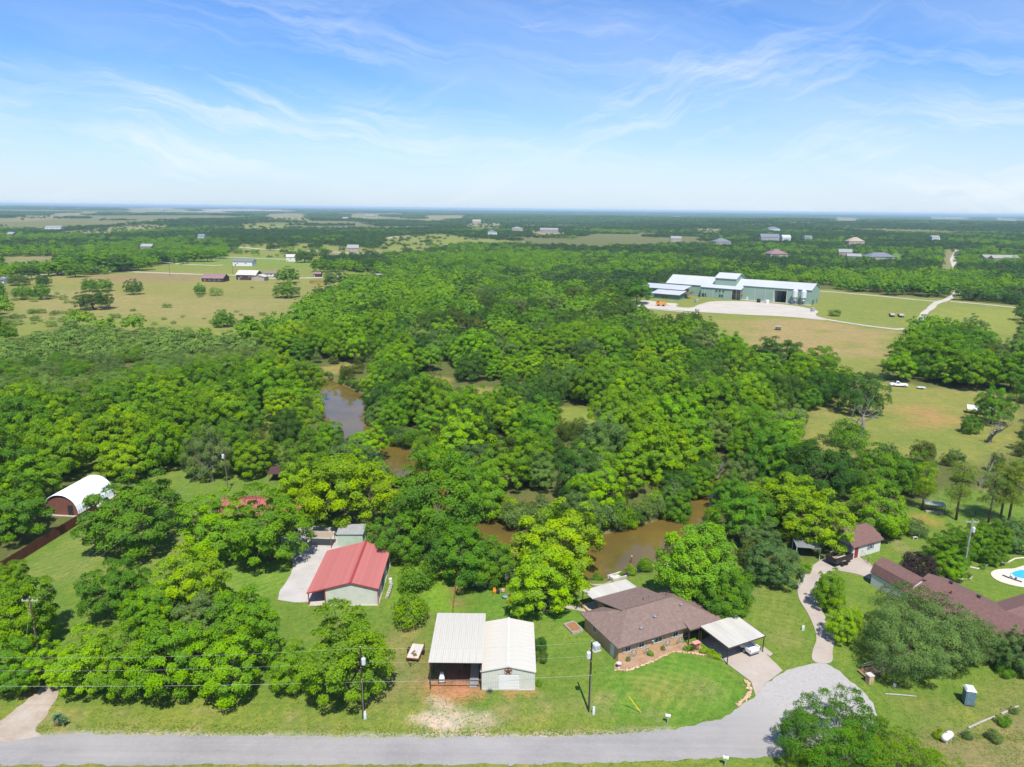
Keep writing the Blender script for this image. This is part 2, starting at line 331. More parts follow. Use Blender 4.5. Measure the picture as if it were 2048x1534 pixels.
# --- lawns
LAWN = [(-300, 1600), (-200, 1200), (0, 1140), (90, 1075), (180, 1030), (175, 985), (240, 962), (350, 955), (440, 962), (520, 955), (560, 975), (560, 1030), (740, 1050), (790, 1110), (860, 1118), (925, 1150), (1020, 1160), (1120, 1165), (1180, 1162), (1260, 1150), (1330, 1140), (1400, 1080), (1480, 1130), (1620, 1120), (1690, 1090), (1720, 1050), (1830, 1010), (1900, 975), (1990, 980), (2120, 990), (2300, 1300), (2300, 1600)]
LAWN_W = wpoly([(x, min(y, 1590)) for x, y in LAWN]); LAWN_W = [(x, y) for x, y in LAWN_W]
paint([(120, 960), (160, 900), (300, 870), (480, 860), (560, 880), (600, 960), (300, 990)], (0.12, 0.185, 0.032), 3, 2, .9, mown=.3, seed=22)
paint(LAWN_W, GREEN, 1.5, 1.0, mown=.35, world_pts=True)
paint([(-250, 1590), (-250, 1395), (100, 1400), (400, 1410), (760, 1400), (870, 1420), (1000, 1440), (1180, 1445), (1340, 1465), (1500, 1590)], VERGE, 2.5, 1.6, .85, mown=.55, seed=2)
paint([(1180, 1440), (1230, 1340), (1330, 1305), (1440, 1320), (1495, 1380), (1470, 1420), (1340, 1452)], (0.085, 0.195, 0.022), 2.2, 1.2, .8, mown=1.0, seed=12)
paint([(790, 1130), (860, 1122), (905, 1140), (905, 1225), (860, 1225), (780, 1225)], (0.125, 0.24, 0.02), 1.2, .8, .8, seed=13)
paint([(950, 1170), (1160, 1190), (1170, 1290), (1080, 1300), (1070, 1235), (970, 1235)], (0.085, 0.195, 0.022), 2.2, 1.2, .7, mown=.6, seed=14)
paint([(1790, 1480), (1870, 1470), (1940, 1450), (2060, 1405), (2200, 1400), (2200, 1600), (1750, 1600)], (0.175, 0.165, 0.065), 1.5, 1.2, .9, mown=0, seed=15)
paint([(1770, 1395), (1900, 1415), (2060, 1330), (2060, 1400), (1940, 1440), (1850, 1450)], (0.165, 0.165, 0.052), 2, 2, .6, seed=16)
paint([(780, 1240), (855, 1240), (850, 1400), (790, 1420), (720, 1400)], (0.185, 0.165, 0.065), 2, 2, .6, seed=17)
paint([(470, 1090), (570, 1120), (588, 1150), (560, 1190), (470, 1200), (420, 1130)], (0.12, 0.215, 0.03), 1.5, .5, .8, mown=.7, seed=18)
paint([(20, 1150), (190, 1040), (360, 1060), (420, 1080), (300, 1130), (100, 1170)], (0.14, 0.19, 0.042), 2, 1.5, .8, mown=.4, seed=19)
paint([(1480, 1150), (1600, 1140), (1590, 1200), (1620, 1300), (1560, 1310), (1500, 1210)], (0.15, 0.185, 0.042), 2, 2, .55, mown=.7, seed=20)
paint([(1760, 1100), (1900, 1050), (1880, 1010), (1990, 1000), (2060, 1100), (1900, 1180)], (0.12, 0.185, 0.03), 2, 2, .8, seed=21)
for x, y, r, c, a in [(1018, 1418, 1.5, TAN, .7), (1090, 1410, 1.6, TAN, .5), (1145, 1410, 1.3, TAN, .5), (1205, 1400, 1.6, TAN, .55), (1290, 1380, 2.0, (0.2, 0.2, .05), .5), (1340, 1375, 3.0, (0.22, .21, .06), .5), (1410, 1372, 2.0, TAN, .4), (1180, 1462, 2, VERGE, .6),
                      (920, 1340, 2.0, SOIL, .9), (885, 1372, 2.6, SOIL, .95), (920, 1372, 2.6, SOIL, .95), (950, 1370, 2.0, SOIL, .8), (900, 1340, 3.4, (0.18, .10, .06), .8), (930, 1320, 3, (0.18, .10, .06), .8), (1020, 1383, 1.1, SOIL, .7), (1060, 1384, .9, SOIL, .6), (830, 1350, 2.5, PALE, .5), (880, 1260, 2, GREEN, .4), (910, 1180, 1.0, (0.24, .15, .07), .8), (912, 1205, 1.0, (0.24, .15, .07), .8), (955, 1165, 2, PALE, .6), (1080, 1260, 2, VERGE, .5), (1120, 1270, 2.5, VERGE, .45), (1500, 1180, 2, PALE, .4), (1570, 1280, 2, PALE, .4), (1810, 1100, 1.5, TAN, .6), (1790, 1085, 1.5, TAN, .6),
                      (1850, 1042, 2.5, (0.27, .2, .05), .8), (2000, 985, 3, TAN, .6), (1950, 1440, 2, VERGE, .6), (240, 945, 1.8, SOIL, .8), (205, 930, 2, SOIL, .6), (100, 1440, 2, TAN, .5), (60, 1385, 1, SOIL, .7), (130, 1462, 1.5, TAN, .5), (1520, 1150, 3, LUSH, .5), (790, 1090, 2, SOIL, .6), (745, 1060, 2, FLOOR, .7), (1140, 1380, 2.5, GREEN, .6)]:
    spot(x, y, r, c, a, x)
for x in range(90, 1345, 14): spot(x, np.interp(x, [90, 200, 500, 1024, 1200, 1290, 1345], [1471, 1467, 1472, 1473, 1469, 1464, 1458]), random.uniform(.5, .9), (.36, .335, .29), random.uniform(.35, .8), x, random.uniform(.18, .34))
for k in range(70):                                                   # wear marks along the verge
    x = random.uniform(100, 1350); spot(x, random.uniform(1420, 1462), random.uniform(.5, 1.3), random.choice([TAN, GREEN, PALE, VERGE]), random.uniform(.3, .6), k, random.uniform(.3, .8))
for x, y, r, ry, a in ((875, 1402, 1.0, .5, .7), (880, 1415, .9, .8, .6), (895, 1428, 2.0, .8, .6), (870, 1436, 1.8, .35, .6), (905, 1440, 3.0, .3, .7), (950, 1437, 2.0, .25, .55), (880, 1448, 1.5, .8, .7), (900, 1456, 1.2, .8, .7), (905, 1465, .9, .3, .6), (955, 1464, .8, .25, .6), (972, 1430, .6, .5, .5), (850, 1441, 1.6, .4, .7)): spot(x, y, r, CHALK, a, x, ry)
bank = np.exp(-((creek_d(XX, YY) - .4) / 1.1) ** 2) * (YY > 60) * (YY < 300)
RGBA[..., :3] = RGBA[..., :3] * (1 - .7 * bank[..., None]) + np.array((0.13, 0.125, 0.05)) * (.7 * bank[..., None])

def ground_material():
    m = bpy.data.materials.new('ground'); m.use_nodes = True; g = G(m.node_tree); g.n.clear()
    at_ = g.add('ShaderNodeAttribute', attribute_name='grass'); col, mown = at_.outputs['Color'], at_.outputs['Alpha']
    pos = g.add('ShaderNodeNewGeometry').outputs['Position']
    big = g.noise(pos, 0.011, 5, 0.6); mid = g.noise(pos, 0.11, 6, 0.65); fine = g.noise(pos, 1.3, 6, 0.7); tiny = g.noise(pos, 7.0, 4, 0.7)
    c = g.mix(g.mapr(mid, .42, .72, 0, .62), col, g.mix(1, col, (1.42, 1.2, 1.25), 'MULTIPLY'))
    c = g.mix(g.mapr(big, .4, .7, 0, .55), c, g.mix(1, c, (1.25, 1.1, 1.15), 'MULTIPLY'))
    tuft = g.noise(pos, 3.1, 5, .75); patch = g.noise(pos, .38, 5, .7)
    c = g.mix(g.mapr(patch, .5, .72, 0, .75), c, g.mix(1, c, (1.42, 1.18, 1.3), 'MULTIPLY')); c = g.mix(g.mapr(patch, .5, .3, 0, .6), c, g.mix(1, c, (.66, .84, .7), 'MULTIPLY'))
    c = g.mix(g.mapr(tuft, .54, .66, 0, .6), c, g.mix(1, c, (1.5, 1.28, 1.3), 'MULTIPLY')); c = g.mix(g.mapr(tuft, .46, .34, 0, .7), c, g.mix(1, c, (.48, .62, .5), 'MULTIPLY'))
    c = g.mix(g.mapr(fine, .46, .75, 0, .6), c, g.mix(1, c, (1.5, 1.2, 1.35), 'MULTIPLY'))
    c = g.mix(g.mapr(fine, .47, .25, 0, .75), c, g.mix(1, c, (.5, .68, .5), 'MULTIPLY'))
    c = g.mix(g.mapr(tiny, .5, .8, 0, .5), c, g.mix(1, c, (1.5, 1.3, 1.2), 'MULTIPLY'))
    c = g.mix(g.mapr(tiny, .5, .25, 0, .5), c, g.mix(1, c, (.5, .6, .5), 'MULTIPLY'))
    off = g.add('ShaderNodeVectorMath', {0: pos, 1: (16, 79, 0)}, operation='SUBTRACT').outputs[0]
    wob = g.add('ShaderNodeVectorMath', {0: off, 1: (1.0, 1.7, 1.0)}, operation='MULTIPLY').outputs[0]
    w = g.add('ShaderNodeTexWave', {'Vector': wob, 'Scale': 0.17, 'Distortion': 2.2, 'Detail': 2.0, 'Detail Scale': 0.4}, wave_type='RINGS', rings_direction='Z').outputs['Fac']
    c = g.mix(g.math('MULTIPLY', g.mapr(w, .35, .65, 0, .85), mown), c, g.mix(1, c, (1.22, 1.13, 1.1), 'MULTIPLY'))
    st = g.add('ShaderNodeMapping', {'Vector': pos, 'Rotation': (0, 0, R(28))}).outputs[0]; w2 = g.add('ShaderNodeTexWave', {'Vector': st, 'Scale': .2, 'Distortion': 3.0, 'Detail': 2.0, 'Detail Scale': .5}, wave_type='BANDS', bands_direction='X').outputs['Fac']
    c = g.mix(g.math('MULTIPLY', g.mapr(w2, .3, .7, 0, .75), mown), c, g.mix(1, c, (.78, .9, .8), 'MULTIPLY'))
    h = g.math('ADD', g.math('MULTIPLY', fine, 1.0), g.math('MULTIPLY', tiny, .5))
    b = g.add('ShaderNodeBump', {'Height': h, 'Strength': .55, 'Distance': .22}).outputs[0]
    p = g.add('ShaderNodeBsdfPrincipled', {'Base Color': c, 'Roughness': .95, 'Specular IOR Level': .08, 'Normal': b})
    o = g.add('ShaderNodeOutputMaterial'); g.l.new(p.outputs[0], o.inputs[0]); return m
ny, nx = XX.shape; idx = np.arange(nx * ny).reshape(ny, nx)
Q = np.stack([idx[:-1, :-1], idx[:-1, 1:], idx[1:, 1:], idx[1:, :-1]], -1).reshape(-1, 4)
gm = fast_mesh('ground', np.stack([XX, YY, ZZ], -1).reshape(-1, 3), Q, ground_material())
ca = gm.color_attributes.new('grass', 'FLOAT_COLOR', 'POINT'); ca.data.foreach_set('color', RGBA.reshape(-1, 4).astype(np.float32).ravel()); gm.shade_smooth()
ground = link('ground', gm); tag(ground, 'open grassland, lawns and pasture running out to the horizon', 'ground', kind='structure')

def stony(name, c1, c2, c3, big=.25, fine=3.0, tracks=0):
    m = bpy.data.materials.new(name); m.use_nodes = True; g = G(m.node_tree); g.n.clear()
    pos = g.add('ShaderNodeNewGeometry').outputs['Position']
    a = g.noise(pos, big, 6, .65); b = g.noise(pos, fine, 6, .7); t = g.noise(pos, 14, 3, .7)
    c = g.mix(g.mapr(a, .35, .65, 0, 1), c1, c2); c = g.mix(g.mapr(b, .5, .8, 0, .7), c, c3); c = g.mix(g.mapr(t, .5, .8, 0, .35), c, g.mix(1, c, (.6, .6, .6), 'MULTIPLY'))
    if tracks:
        st = g.add('ShaderNodeMapping', {'Vector': pos, 'Scale': (.03, 1.0, 1)}).outputs[0]
        c = g.mix(g.mapr(g.noise(st, 1.1, 4, .6), .4, .7, 0, .5), c, g.mix(1, c, (.78, .78, .8), 'MULTIPLY'))
        c = g.mix(g.mapr(g.noise(pos, .55, 4, .7), .62, .68, 0, .45), c, (.27, .26, .25)); ck = g.add('ShaderNodeTexVoronoi', {'Vector': g.add('ShaderNodeVectorMath', {0: pos, 1: g.add('ShaderNodeTexNoise', {'Vector': pos, 'Scale': .8, 'Detail': 3}).outputs[1]}, operation='ADD').outputs[0], 'Scale': .22}, feature='DISTANCE_TO_EDGE').outputs[0]
        c = g.mix(g.mapr(ck, .0, .010, .16, 0), c, (.17, .16, .15))
    if tracks:                                                        # seal gives way to loose pale gravel in the turning circle
        sx = g.add('ShaderNodeSeparateXYZ', {0: pos}); e_ = g.math('ADD', g.math('ADD', sx.outputs[0], g.math('MULTIPLY', sx.outputs[1], .8)), g.math('MULTIPLY', a, 22)); e_ = g.math('ADD', e_, g.math('MULTIPLY', b, 8))
        gc = g.mix(g.mapr(b, .45, .75, 0, 1), (.37, .352, .328), (.275, .262, .242)); c = g.mix(g.mapr(e_, 98, 112, 0, .9), c, g.mix(g.mapr(t, .5, .75, 0, .5), gc, (.48, .46, .43)))
    bp = g.add('ShaderNodeBump', {'Height': g.math('ADD', b, t), 'Strength': .4, 'Distance': .04}).outputs[0]
    p = g.add('ShaderNodeBsdfPrincipled', {'Base Color': c, 'Roughness': .92, 'Specular IOR Level': .15, 'Normal': bp})
    o = g.add('ShaderNodeOutputMaterial'); g.l.new(p.outputs[0], o.inputs[0]); return m
M_ROAD = stony('chip_seal', (.31, .295, .275), (.255, .243, .228), (.345, .325, .30), .12, 2.0, 1)
M_GRAV = stony('white_gravel', (0.447, 0.421, 0.391), (0.370, 0.348, 0.318), (0.499, 0.473, 0.439), .3, 2.5)
M_CONC = stony('concrete', (0.404, 0.348, 0.292), (0.344, 0.292, 0.245), (0.447, 0.396, 0.344), .22, 1.2)
M_DIRT = stony('dirt_track', (0.404, 0.344, 0.284), (0.310, 0.245, 0.181), (0.447, 0.396, 0.344), .3, 1.6)
M_CHALK = stony('chalk_track', (0.473, 0.430, 0.370), (0.396, 0.353, 0.284), (0.516, 0.473, 0.413), .1, .8)
AVOID = []
def sheet(name, poly, m, z=.02, thick=0.0, label=None, cat='road', rag=0.0, step=1.2, seed=0):  # a flat sheet laid on the ground, with an uneven edge
    P = []; AVOID.append([(float(q[0]), float(q[1])) for q in poly])
    for i in range(len(poly)):
        a, b = np.array(poly[i]), np.array(poly[(i + 1) % len(poly)]); n = max(1, int(np.hypot(*(b - a)) / step)) if rag else 1
        for k in range(n):
            q = a + (b - a) * k / n; nr = np.array([(b - a)[1], -(b - a)[0]]); nr = nr / (np.hypot(*nr) or 1)
            P.append(q + nr * rag * ((float(fbm(q[0], q[1], 1.4, seed)) - .5) * 2.6 + random.uniform(-.35, .35)) if rag else q)
    me = bpy.data.meshes.new(name); n_ = len(P)
    vo, _, fo, *_ = delaunay_2d_cdt([Vector((float(p[0]), float(p[1]))) for p in P], [], [list(range(n_))], 1, 1e-4)
    bm = bmesh.new(); vs = [bm.verts.new((p[0], p[1], gz1(p[0], p[1]) + z)) for p in vo]
    for f in fo:
        q = bm.faces.new([vs[k] for k in f]); q.normal_update()
        if q.normal.z < 0: q.normal_flip()
    bmesh.ops.delete(bm, geom=[v for v in bm.verts if not v.link_faces], context='VERTS')
    if thick:
        rim = [e for e in bm.edges if e.is_boundary]; r = bmesh.ops.extrude_edge_only(bm, edges=rim); low = [v for v in r['geom'] if isinstance(v, bmesh.types.BMVert)]
        for v in bm.verts:
            if v not in low: v.co.z += thick
    bm.to_mesh(me); bm.free(); me.materials.append(m)
    o = link(name, me); return tag(o, label or name.replace('_', ' '), cat, kind='structure')
def ribbon(name, pts, width, m, z=.03, label=None, rag=.25, cat='road', seed=0):                 # pts: world xy
    pts = [np.array(p[:2]) for p in pts]; L, Rr = [], []
    fine = []
    for a, b in zip(pts[:-1], pts[1:]):
        n = max(1, int(np.hypot(*(b - a)) / (3 if np.hypot(*a) < 300 else 12)))
        fine += [a + (b - a) * k / n for k in range(n)]
    fine.append(pts[-1]); V = []
    for i, p in enumerate(fine):
        d = fine[min(i + 1, len(fine) - 1)] - fine[max(i - 1, 0)]; d = d / (np.hypot(*d) or 1); nr = np.array([-d[1], d[0]])
        w = (width if not hasattr(width, '__len__') else np.interp(i / (len(fine) - 1), np.linspace(0, 1, len(width)), width)) / 2
        for sgn in (1, -1):
            q = p + nr * sgn * (w + random.uniform(-rag, rag)); V.append((q[0], q[1], gz1(q[0], q[1]) + z))
    Fs = [(2 * i, 2 * i + 1, 2 * i + 3, 2 * i + 2) for i in range(len(fine) - 1)]
    mb = MB().add(V, Fs); o = mb.build(name, m); return tag(o, label or name.replace('_', ' '), cat, kind='structure')
def W(*px): return [at(x, y)[:2] for x, y in px]
# road with the cul-de-sac at its end
road = [(-140, 66.2)] + W((-150, 1534), (0, 1531), (400, 1530), (800, 1530), (1200, 1526), (1330, 1522), (1420, 1517), (1560, 1515), (1640, 1500), (1700, 1480), (1738, 1455), (1756, 1432), (1748, 1405), (1715, 1374), (1680, 1342), (1650, 1327), (1625, 1327), (1590, 1336), (1560, 1346), (1530, 1368), (1505, 1395), (1478, 1418), (1440, 1437), (1390, 1450), (1340, 1459), (1290, 1465), (1200, 1470), (1024, 1474), (800, 1474), (500, 1472), (300, 1470), (180, 1467), (70, 1470), (0, 1482), (-150, 1485)) + [(-140, 70.5)]
sheet('road', [tuple(p) for p in road], M_ROAD, .02, label='pale grey country road ending in a turning circle', rag=.3, step=.55)
sheet('dirt_driveway', smooth([tuple(p) for p in W((-120, 1484), (-60, 1462), (0, 1445), (40, 1412), (88, 1373), (105, 1350), (128, 1357), (118, 1385), (95, 1425), (66, 1464), (90, 1474), (0, 1486))], 2), M_DIRT, .03, label='pale dirt driveway joining the road under the roadside trees', rag=.25, step=.8)
sheet('gravel_driveway', smooth([tuple(p) for p in W((555, 1206), (560, 1180), (583, 1150), (588, 1130), (575, 1108), (560, 1085), (565, 1062), (600, 1055), (640, 1052), (735, 1060), (700, 1096), (660, 1100), (668, 1120), (640, 1185), (690, 1196), (690, 1203))], 1), M_GRAV, .025, label='white gravel driveway curving up beside the red roofed barn', rag=.2, step=.8)
sheet('carport_driveway', [tuple(p) for p in W((1402, 1282), (1449, 1324), (1502, 1364), (1511, 1392), (1533, 1366), (1565, 1342), (1556, 1332), (1520, 1297), (1483, 1262), (1440, 1262))], M_CONC, .035, .05, label='stained concrete driveway running out of the carport to the road')
serp = W((1622, 1326), (1625, 1300), (1636, 1275), (1617, 1228), (1596, 1198), (1594, 1170), (1604, 1148), (1630, 1128), (1654, 1112), (1665, 1100), (1700, 1108), (1735, 1122), (1752, 1140), (1755, 1160), (1740, 1160), (1722, 1150), (1690, 1144), (1668, 1140), (1644, 1150), (1632, 1172), (1633, 1200), (1652, 1238), (1670, 1268), (1671, 1282), (1664, 1300), (1667, 1329))
sheet('concrete_drive', smooth([tuple(p) for p in serp], 2), M_CONC, .03, .06, label='winding concrete drive leading up past the lawn to the garages', cat='driveway')
sheet('small_slab', [tuple(p) for p in W((1526, 1293), (1546, 1308), (1540, 1313), (1522, 1303))], M_CONC, .03, .05, label='small concrete slab beside the carport post', cat='slab')
sheet('factory_yard', smooth([tuple(p) for p in W((1258, 612), (1265, 604), (1290, 600), (1330, 606), (1360, 607), (1350, 614), (1385, 616), (1400, 608), (1425, 602), (1480, 602), (1540, 606), (1600, 613), (1640, 622), (1625, 630), (1660, 640), (1640, 640), (1590, 634), (1500, 630), (1420, 626), (1370, 622), (1310, 618))], 1), M_CHALK, .08, label='pale gravel yard in front of the green factory', rag=.8, step=6)
ribbon('chalk_road', W((1600, 630), (1640, 637), (1682, 644), (1743, 653), (1792, 659), (1826, 657), (1838, 643), (1853, 623), (1873, 606), (1895, 599), (1917, 585), (1928, 560), (1915, 545), (1905, 520), (1912, 500)), [4, 4, 4, 5, 6, 7, 8, 7, 6, 6, 6, 5, 5, 5], M_CHALK, .14, 'white chalk road bending away to the right of the factory', .5)
ribbon('chalk_track', W((1640, 582), (1700, 587), (1768, 593), (1835, 600), (1873, 603)), 4, M_CHALK, .10, 'straight white track running behind the factory', .4)
ribbon('chalk_track', W((1900, 603), (1960, 608), (2048, 617), (2160, 627)), 4, M_CHALK, .11, 'straight white track leading off to the edge beyond the road fork', .4)
ribbon('chalk_track', W((1985, 686), (2020, 690), (2060, 695), (2150, 705)), 2.5, M_CHALK, .10, 'short white track beside the dense row of trees', .3)
ribbon('chalk_track', W((1262, 612), (1300, 618), (1345, 622), (1400, 628)), 3, M_CHALK, .13, 'thin white track along the front of the factory yard', .3)
ribbon('farm_road', W((-60, 560), (55, 551), (120, 547), (204, 543), (237, 543), (320, 546), (400, 549), (486, 551), (560, 553)), 6, M_CHALK, .12, 'long white farm road crossing the field to the barns', .6)
ribbon('farm_road', W((-60, 552), (66, 548), (130, 543), (204, 536), (277, 526), (318, 524), (336, 521), (365, 518), (400, 512)), 6, M_CHALK, .14, 'white lane curving along the tree row past the field', .6)
ribbon('farm_road', W((318, 524), (370, 529), (431, 531), (445, 530)), 6, M_CHALK, .10, 'short white spur ending in the green field', .6)
ribbon('farm_road', W((416, 514), (470, 515), (577, 519), (620, 520)), 7, M_CHALK, .12, 'straight white road beyond the white long house', .6)
ribbon('farm_road', W((478, 494), (518, 498), (600, 501), (748, 508)), 9, M_CHALK, .12, 'distant white road crossing the upper pasture', .6)
ribbon('farm_road', W((500, 556), (560, 557), (620, 556), (700, 553), (770, 555)), 7, M_CHALK, .10, 'pale yard track past the round corral', .6)
ribbon('farm_road', W((760, 478), (800, 473), (840, 470)), 10, M_CHALK, .12, 'pale track on the far open rise', .6)
ribbon('stone_path', W((1050, 1203), (1075, 1208), (1105, 1214), (1140, 1214), (1172, 1220)), .9, M_CONC, .03, 'narrow stone path leading past the picnic table', .12, 'path')
# creek
def water_material():
    m = bpy.data.materials.new('creek_water'); m.use_nodes = True; g = G(m.node_tree); g.n.clear()
    pos = g.add('ShaderNodeNewGeometry').outputs['Position']
    a = g.noise(pos, .12, 4, .6); c = g.mix(g.mapr(a, .35, .65, 0, 1), (.150, .102, .020), (.10, .075, .022))
    b = g.add('ShaderNodeBump', {'Height': g.noise(pos, 1.6, 3, .55), 'Strength': .05, 'Distance': .03}).outputs[0]
    p = g.add('ShaderNodeBsdfPrincipled', {'Base Color': c, 'Roughness': .04, 'Specular IOR Level': .5, 'IOR': 1.6, 'Normal': b})
    o = g.add('ShaderNodeOutputMaterial'); g.l.new(p.outputs[0], o.inputs[0]); return m
def water():
    P = np.array(CREEK); gx = np.arange(P[:, 0].min() - 12, P[:, 0].max() + 12, 1.2); gy = np.arange(P[:, 1].min() - 12, P[:, 1].max() + 12, 1.2)
    x, y = np.meshgrid(gx, gy); keep = creek_d(x[:-1, :-1] + .6, y[:-1, :-1] + .6) < 1.6; n = len(gx); id_ = np.arange(x.size).reshape(x.shape)
    Q_ = np.stack([id_[:-1, :-1], id_[:-1, 1:], id_[1:, 1:], id_[1:, :-1]], -1)[keep]; used, inv = np.unique(Q_, return_inverse=True)
    V_ = np.stack([x.ravel()[used], y.ravel()[used], np.full(len(used), -1.0)], -1)
    return tag(link('creek_water', fast_mesh('creek_water', V_, inv.reshape(Q_.shape), water_material())), 'muddy brown creek winding between the trees', 'water', kind='structure')
water()

# ================================================================== trees
def unit(a): return a / np.maximum(np.linalg.norm(a, axis=-1, keepdims=True), 1e-9)
def leaf_cloud(name, rng, C, rad, per, size, m, flat=.75, up=.55, spread=.35, wid=.5, cc=None, droop=.25):
    """many small folded leaf sprays around clump centres C (k,3)"""
    k = len(C); per = np.maximum((per * (rad / rad.mean()) ** 1.7).astype(int), 4); I = np.repeat(np.arange(k), per); n = len(I)
    d = unit(rng.normal(size=(n, 3))); out = unit(C - (cc if cc is not None else np.array([0, 0, C[:, 2].min()])))[I]
    d = unit(d + out * .55 + np.array([0, 0, .35])); rr = rad[I] * (.62 + .5 * rng.random(n) ** .7)
    lump = 1 + .22 * np.sin(d[:, 0] * 5 + I * 1.7) * np.sin(d[:, 1] * 5 + I)
    pos = C[I] + d * (rr * lump)[:, None] * np.array([1, 1, flat])
    nr = unit(d * .75 + out * .75 + np.array([0, 0, up * .45]) + rng.normal(size=(n, 3)) * spread)
    t = unit(np.cross(nr, rng.normal(size=(n, 3)))); b = np.cross(nr, t)
    L = size * (.6 + .8 * rng.random(n)); w = L * wid
    A = pos - t * (L * .5)[:, None]; B = pos + b * (w * .5)[:, None] - nr * (L * .08)[:, None]; D = pos - b * (w * .5)[:, None] - nr * (L * .08)[:, None]
    T = pos + t * (L * .5)[:, None]; T[:, 2] -= L * droop
    V = np.stack([A, B, T, D], 1).reshape(-1, 3); Q_ = np.arange(4 * n).reshape(n, 4)
    me = fast_mesh(name, V, Q_, m)
    tint = np.clip(.5 * rng.random(k)[I] + .5 * rng.random(n), 0, 1).astype(np.float32)
    a = me.attributes.new('tint', 'FLOAT', 'POINT'); a.data.foreach_set('value', np.repeat(tint, 4)); return me
def limbs(name, rng, C, h0, r0, m, lean=0.0, twigs=1.0, crook=.25):
    """trunk and limbs reaching the clump centres"""
    mb = MB(); top = C[:, 2].max(); tr = [(0, 0, -.3)]; x = y = 0.0; n = 4
    for i in range(1, n + 1):
        x += rng.normal() * .12 + lean; y += rng.normal() * .12; tr.append((x, y, h0 * i / n))
    mb.tube(tr, [r0 * 1.35] + [r0 * (1 - .12 * i) for i in range(1, n + 1)], 7)
    fork = np.array(tr[-1]); k = min(7, max(4, len(C) // 7)); ang = np.arctan2(C[:, 1], C[:, 0]); grp = ((ang + math.pi) / (2 * math.pi) * k).astype(int) % k
    for gidx in range(k):
        mem = C[grp == gidx]
        if not len(mem): continue
        mean = mem.mean(0); tgt = fork + (mean - fork) * .8; mid = fork + (tgt - fork) * .5 + rng.normal(size=3) * crook
        mb.tube([fork, mid, tgt], [r0 * .5, r0 * .36, r0 * .2], 5, False)
        for c in mem:
            if rng.random() > twigs: continue
            s = mid if rng.random() < .4 else tgt; q = s + (c - s) * .5 + rng.normal(size=3) * crook
            mb.tube([s, q, c + (c - s) * .12], [r0 * .2, r0 * .12, r0 * .04], 4, False)
    return mb.mesh(name, m, True)
def dome(rng, n, Rr, z0, z1, shell=.55, sep=.9, squash=1.0, lop=.25):
    """clump centres filling the outer part of an uneven dome"""
    C = []; tries = 0; ph = rng.random(6) * 6.3
    while len(C) < n and tries < n * 60:
        tries += 1; a = rng.random() * 2 * math.pi; u = rng.random() ** .6
        k = 1 + lop * (.6 * math.sin(2 * a + ph[0]) + .5 * math.sin(3 * a + ph[1])); f = shell + (1 - shell) * rng.random()
        th = math.acos(1 - 1.45 * u); r_ = math.sin(min(th, math.pi * .55)) * Rr * f * k * (1 if th < 1.6 else 1 - .35 * (th - 1.6))
        zc = z0 + (z1 - z0) * .38; z = zc + math.cos(th) * (z1 - zc) * f * (1 + .12 * math.sin(a * 2 + ph[2])) * squash
        p = np.array([r_ * math.cos(a), r_ * math.sin(a), max(z, z0)])
        if all(np.linalg.norm((p - q) * (1, 1, 1.3)) > sep for q in C): C.append(p)
    return np.array(C)
M_LEAF = leaf_mat('leaf', trans=.28, hue=.03)
M_BARK = mat('bark', (.14, .105, .075), .95, .35, 6, .5, 14)
M_BARKP = mat('bark_pale', (.33, .29, .24), .95, .3, 5, .5, 12)
M_DEAD = mat('dead_wood', (.30, .265, .235), .95, .35, 4, .4, 10)
KINDS = {}                                                            # kind -> list of (crown mesh, trunk mesh), unit crown radius 1 m
def make_kind(kind, nv, seed, Rr=5.2, H=11.0, z0=2.2, n=52, cr=(1.15, 1.75), per=120, size=.5, flat=.72, up=.55, h0=2.6, r0=.26, bark=None, twigs=1.0, shell=.5, sep=1.3, spread=.4, wid=.5, lop=.25, squash=1.0, trunk=True):
    out = []
    for i in range(nv):
        rng = np.random.default_rng(seed * 100 + i); C = dome(rng, n, Rr - cr[0] * .7, z0 + cr[0] * .6, H - cr[0] * .55, shell, sep, squash, lop); rad = rng.uniform(cr[0], cr[1], len(C))
        me = leaf_cloud(kind + '_crown', rng, C, rad, per, size, M_LEAF, flat, up, spread, wid)
        tm = limbs(kind + '_trunk', rng, C, h0, r0, bark or M_BARK, 0, twigs) if trunk else None
        out.append((me, tm))
    KINDS[kind] = (out, Rr)
make_kind('pecan', 5, 1, 5.2, 10.5, .8, 78, (.6, 1.1), 300, .27, .72, .5, 2.4, .24, sep=1.5, lop=.3, spread=.6, shell=.42)
make_kind('elm', 3, 2, 5.0, 9.8, .25, 84, (.6, 1.05), 290, .24, .8, .5, 2.2, .22, sep=1.3, lop=.22, shell=.45, spread=.6)
make_kind('oak', 4, 3, 5.0, 8.6, .0, 88, (.6, 1.0), 290, .21, .82, .5, 2.0, .26, sep=1.2, lop=.2, shell=.48, spread=.55)
make_kind('mesquite', 4, 4, 3.6, 5.4, .1, 46, (.55, 1.15), 210, .21, .7, .5, 1.4, .13, sep=.8, spread=.9, wid=.32, lop=.3)
make_kind('cedar', 3, 5, 2.0, 4.6, .2, 38, (.4, .8), 160, .19, 1.15, .3, 1.2, .12, sep=.5, spread=.6, wid=.4, lop=.2)
make_kind('bush', 3, 6, 1.0, 1.7, .05, 30, (.22, .46), 130, .10, .9, .5, .3, .05, sep=.25, spread=.7, lop=.18)
make_kind('roundtree', 2, 7, 4.6, 10.6, 1.4, 105, (.6, .95), 330, .22, .88, .5, 2.6, .24, sep=1.12, lop=.1, shell=.6, spread=.55)
make_kind('spreading', 2, 8, 8.2, 9.2, .8, 190, (.7, 1.35), 330, .21, .66, .5, 1.6, .26, sep=1.35, spread=.6, wid=.36, lop=.3, shell=.42)
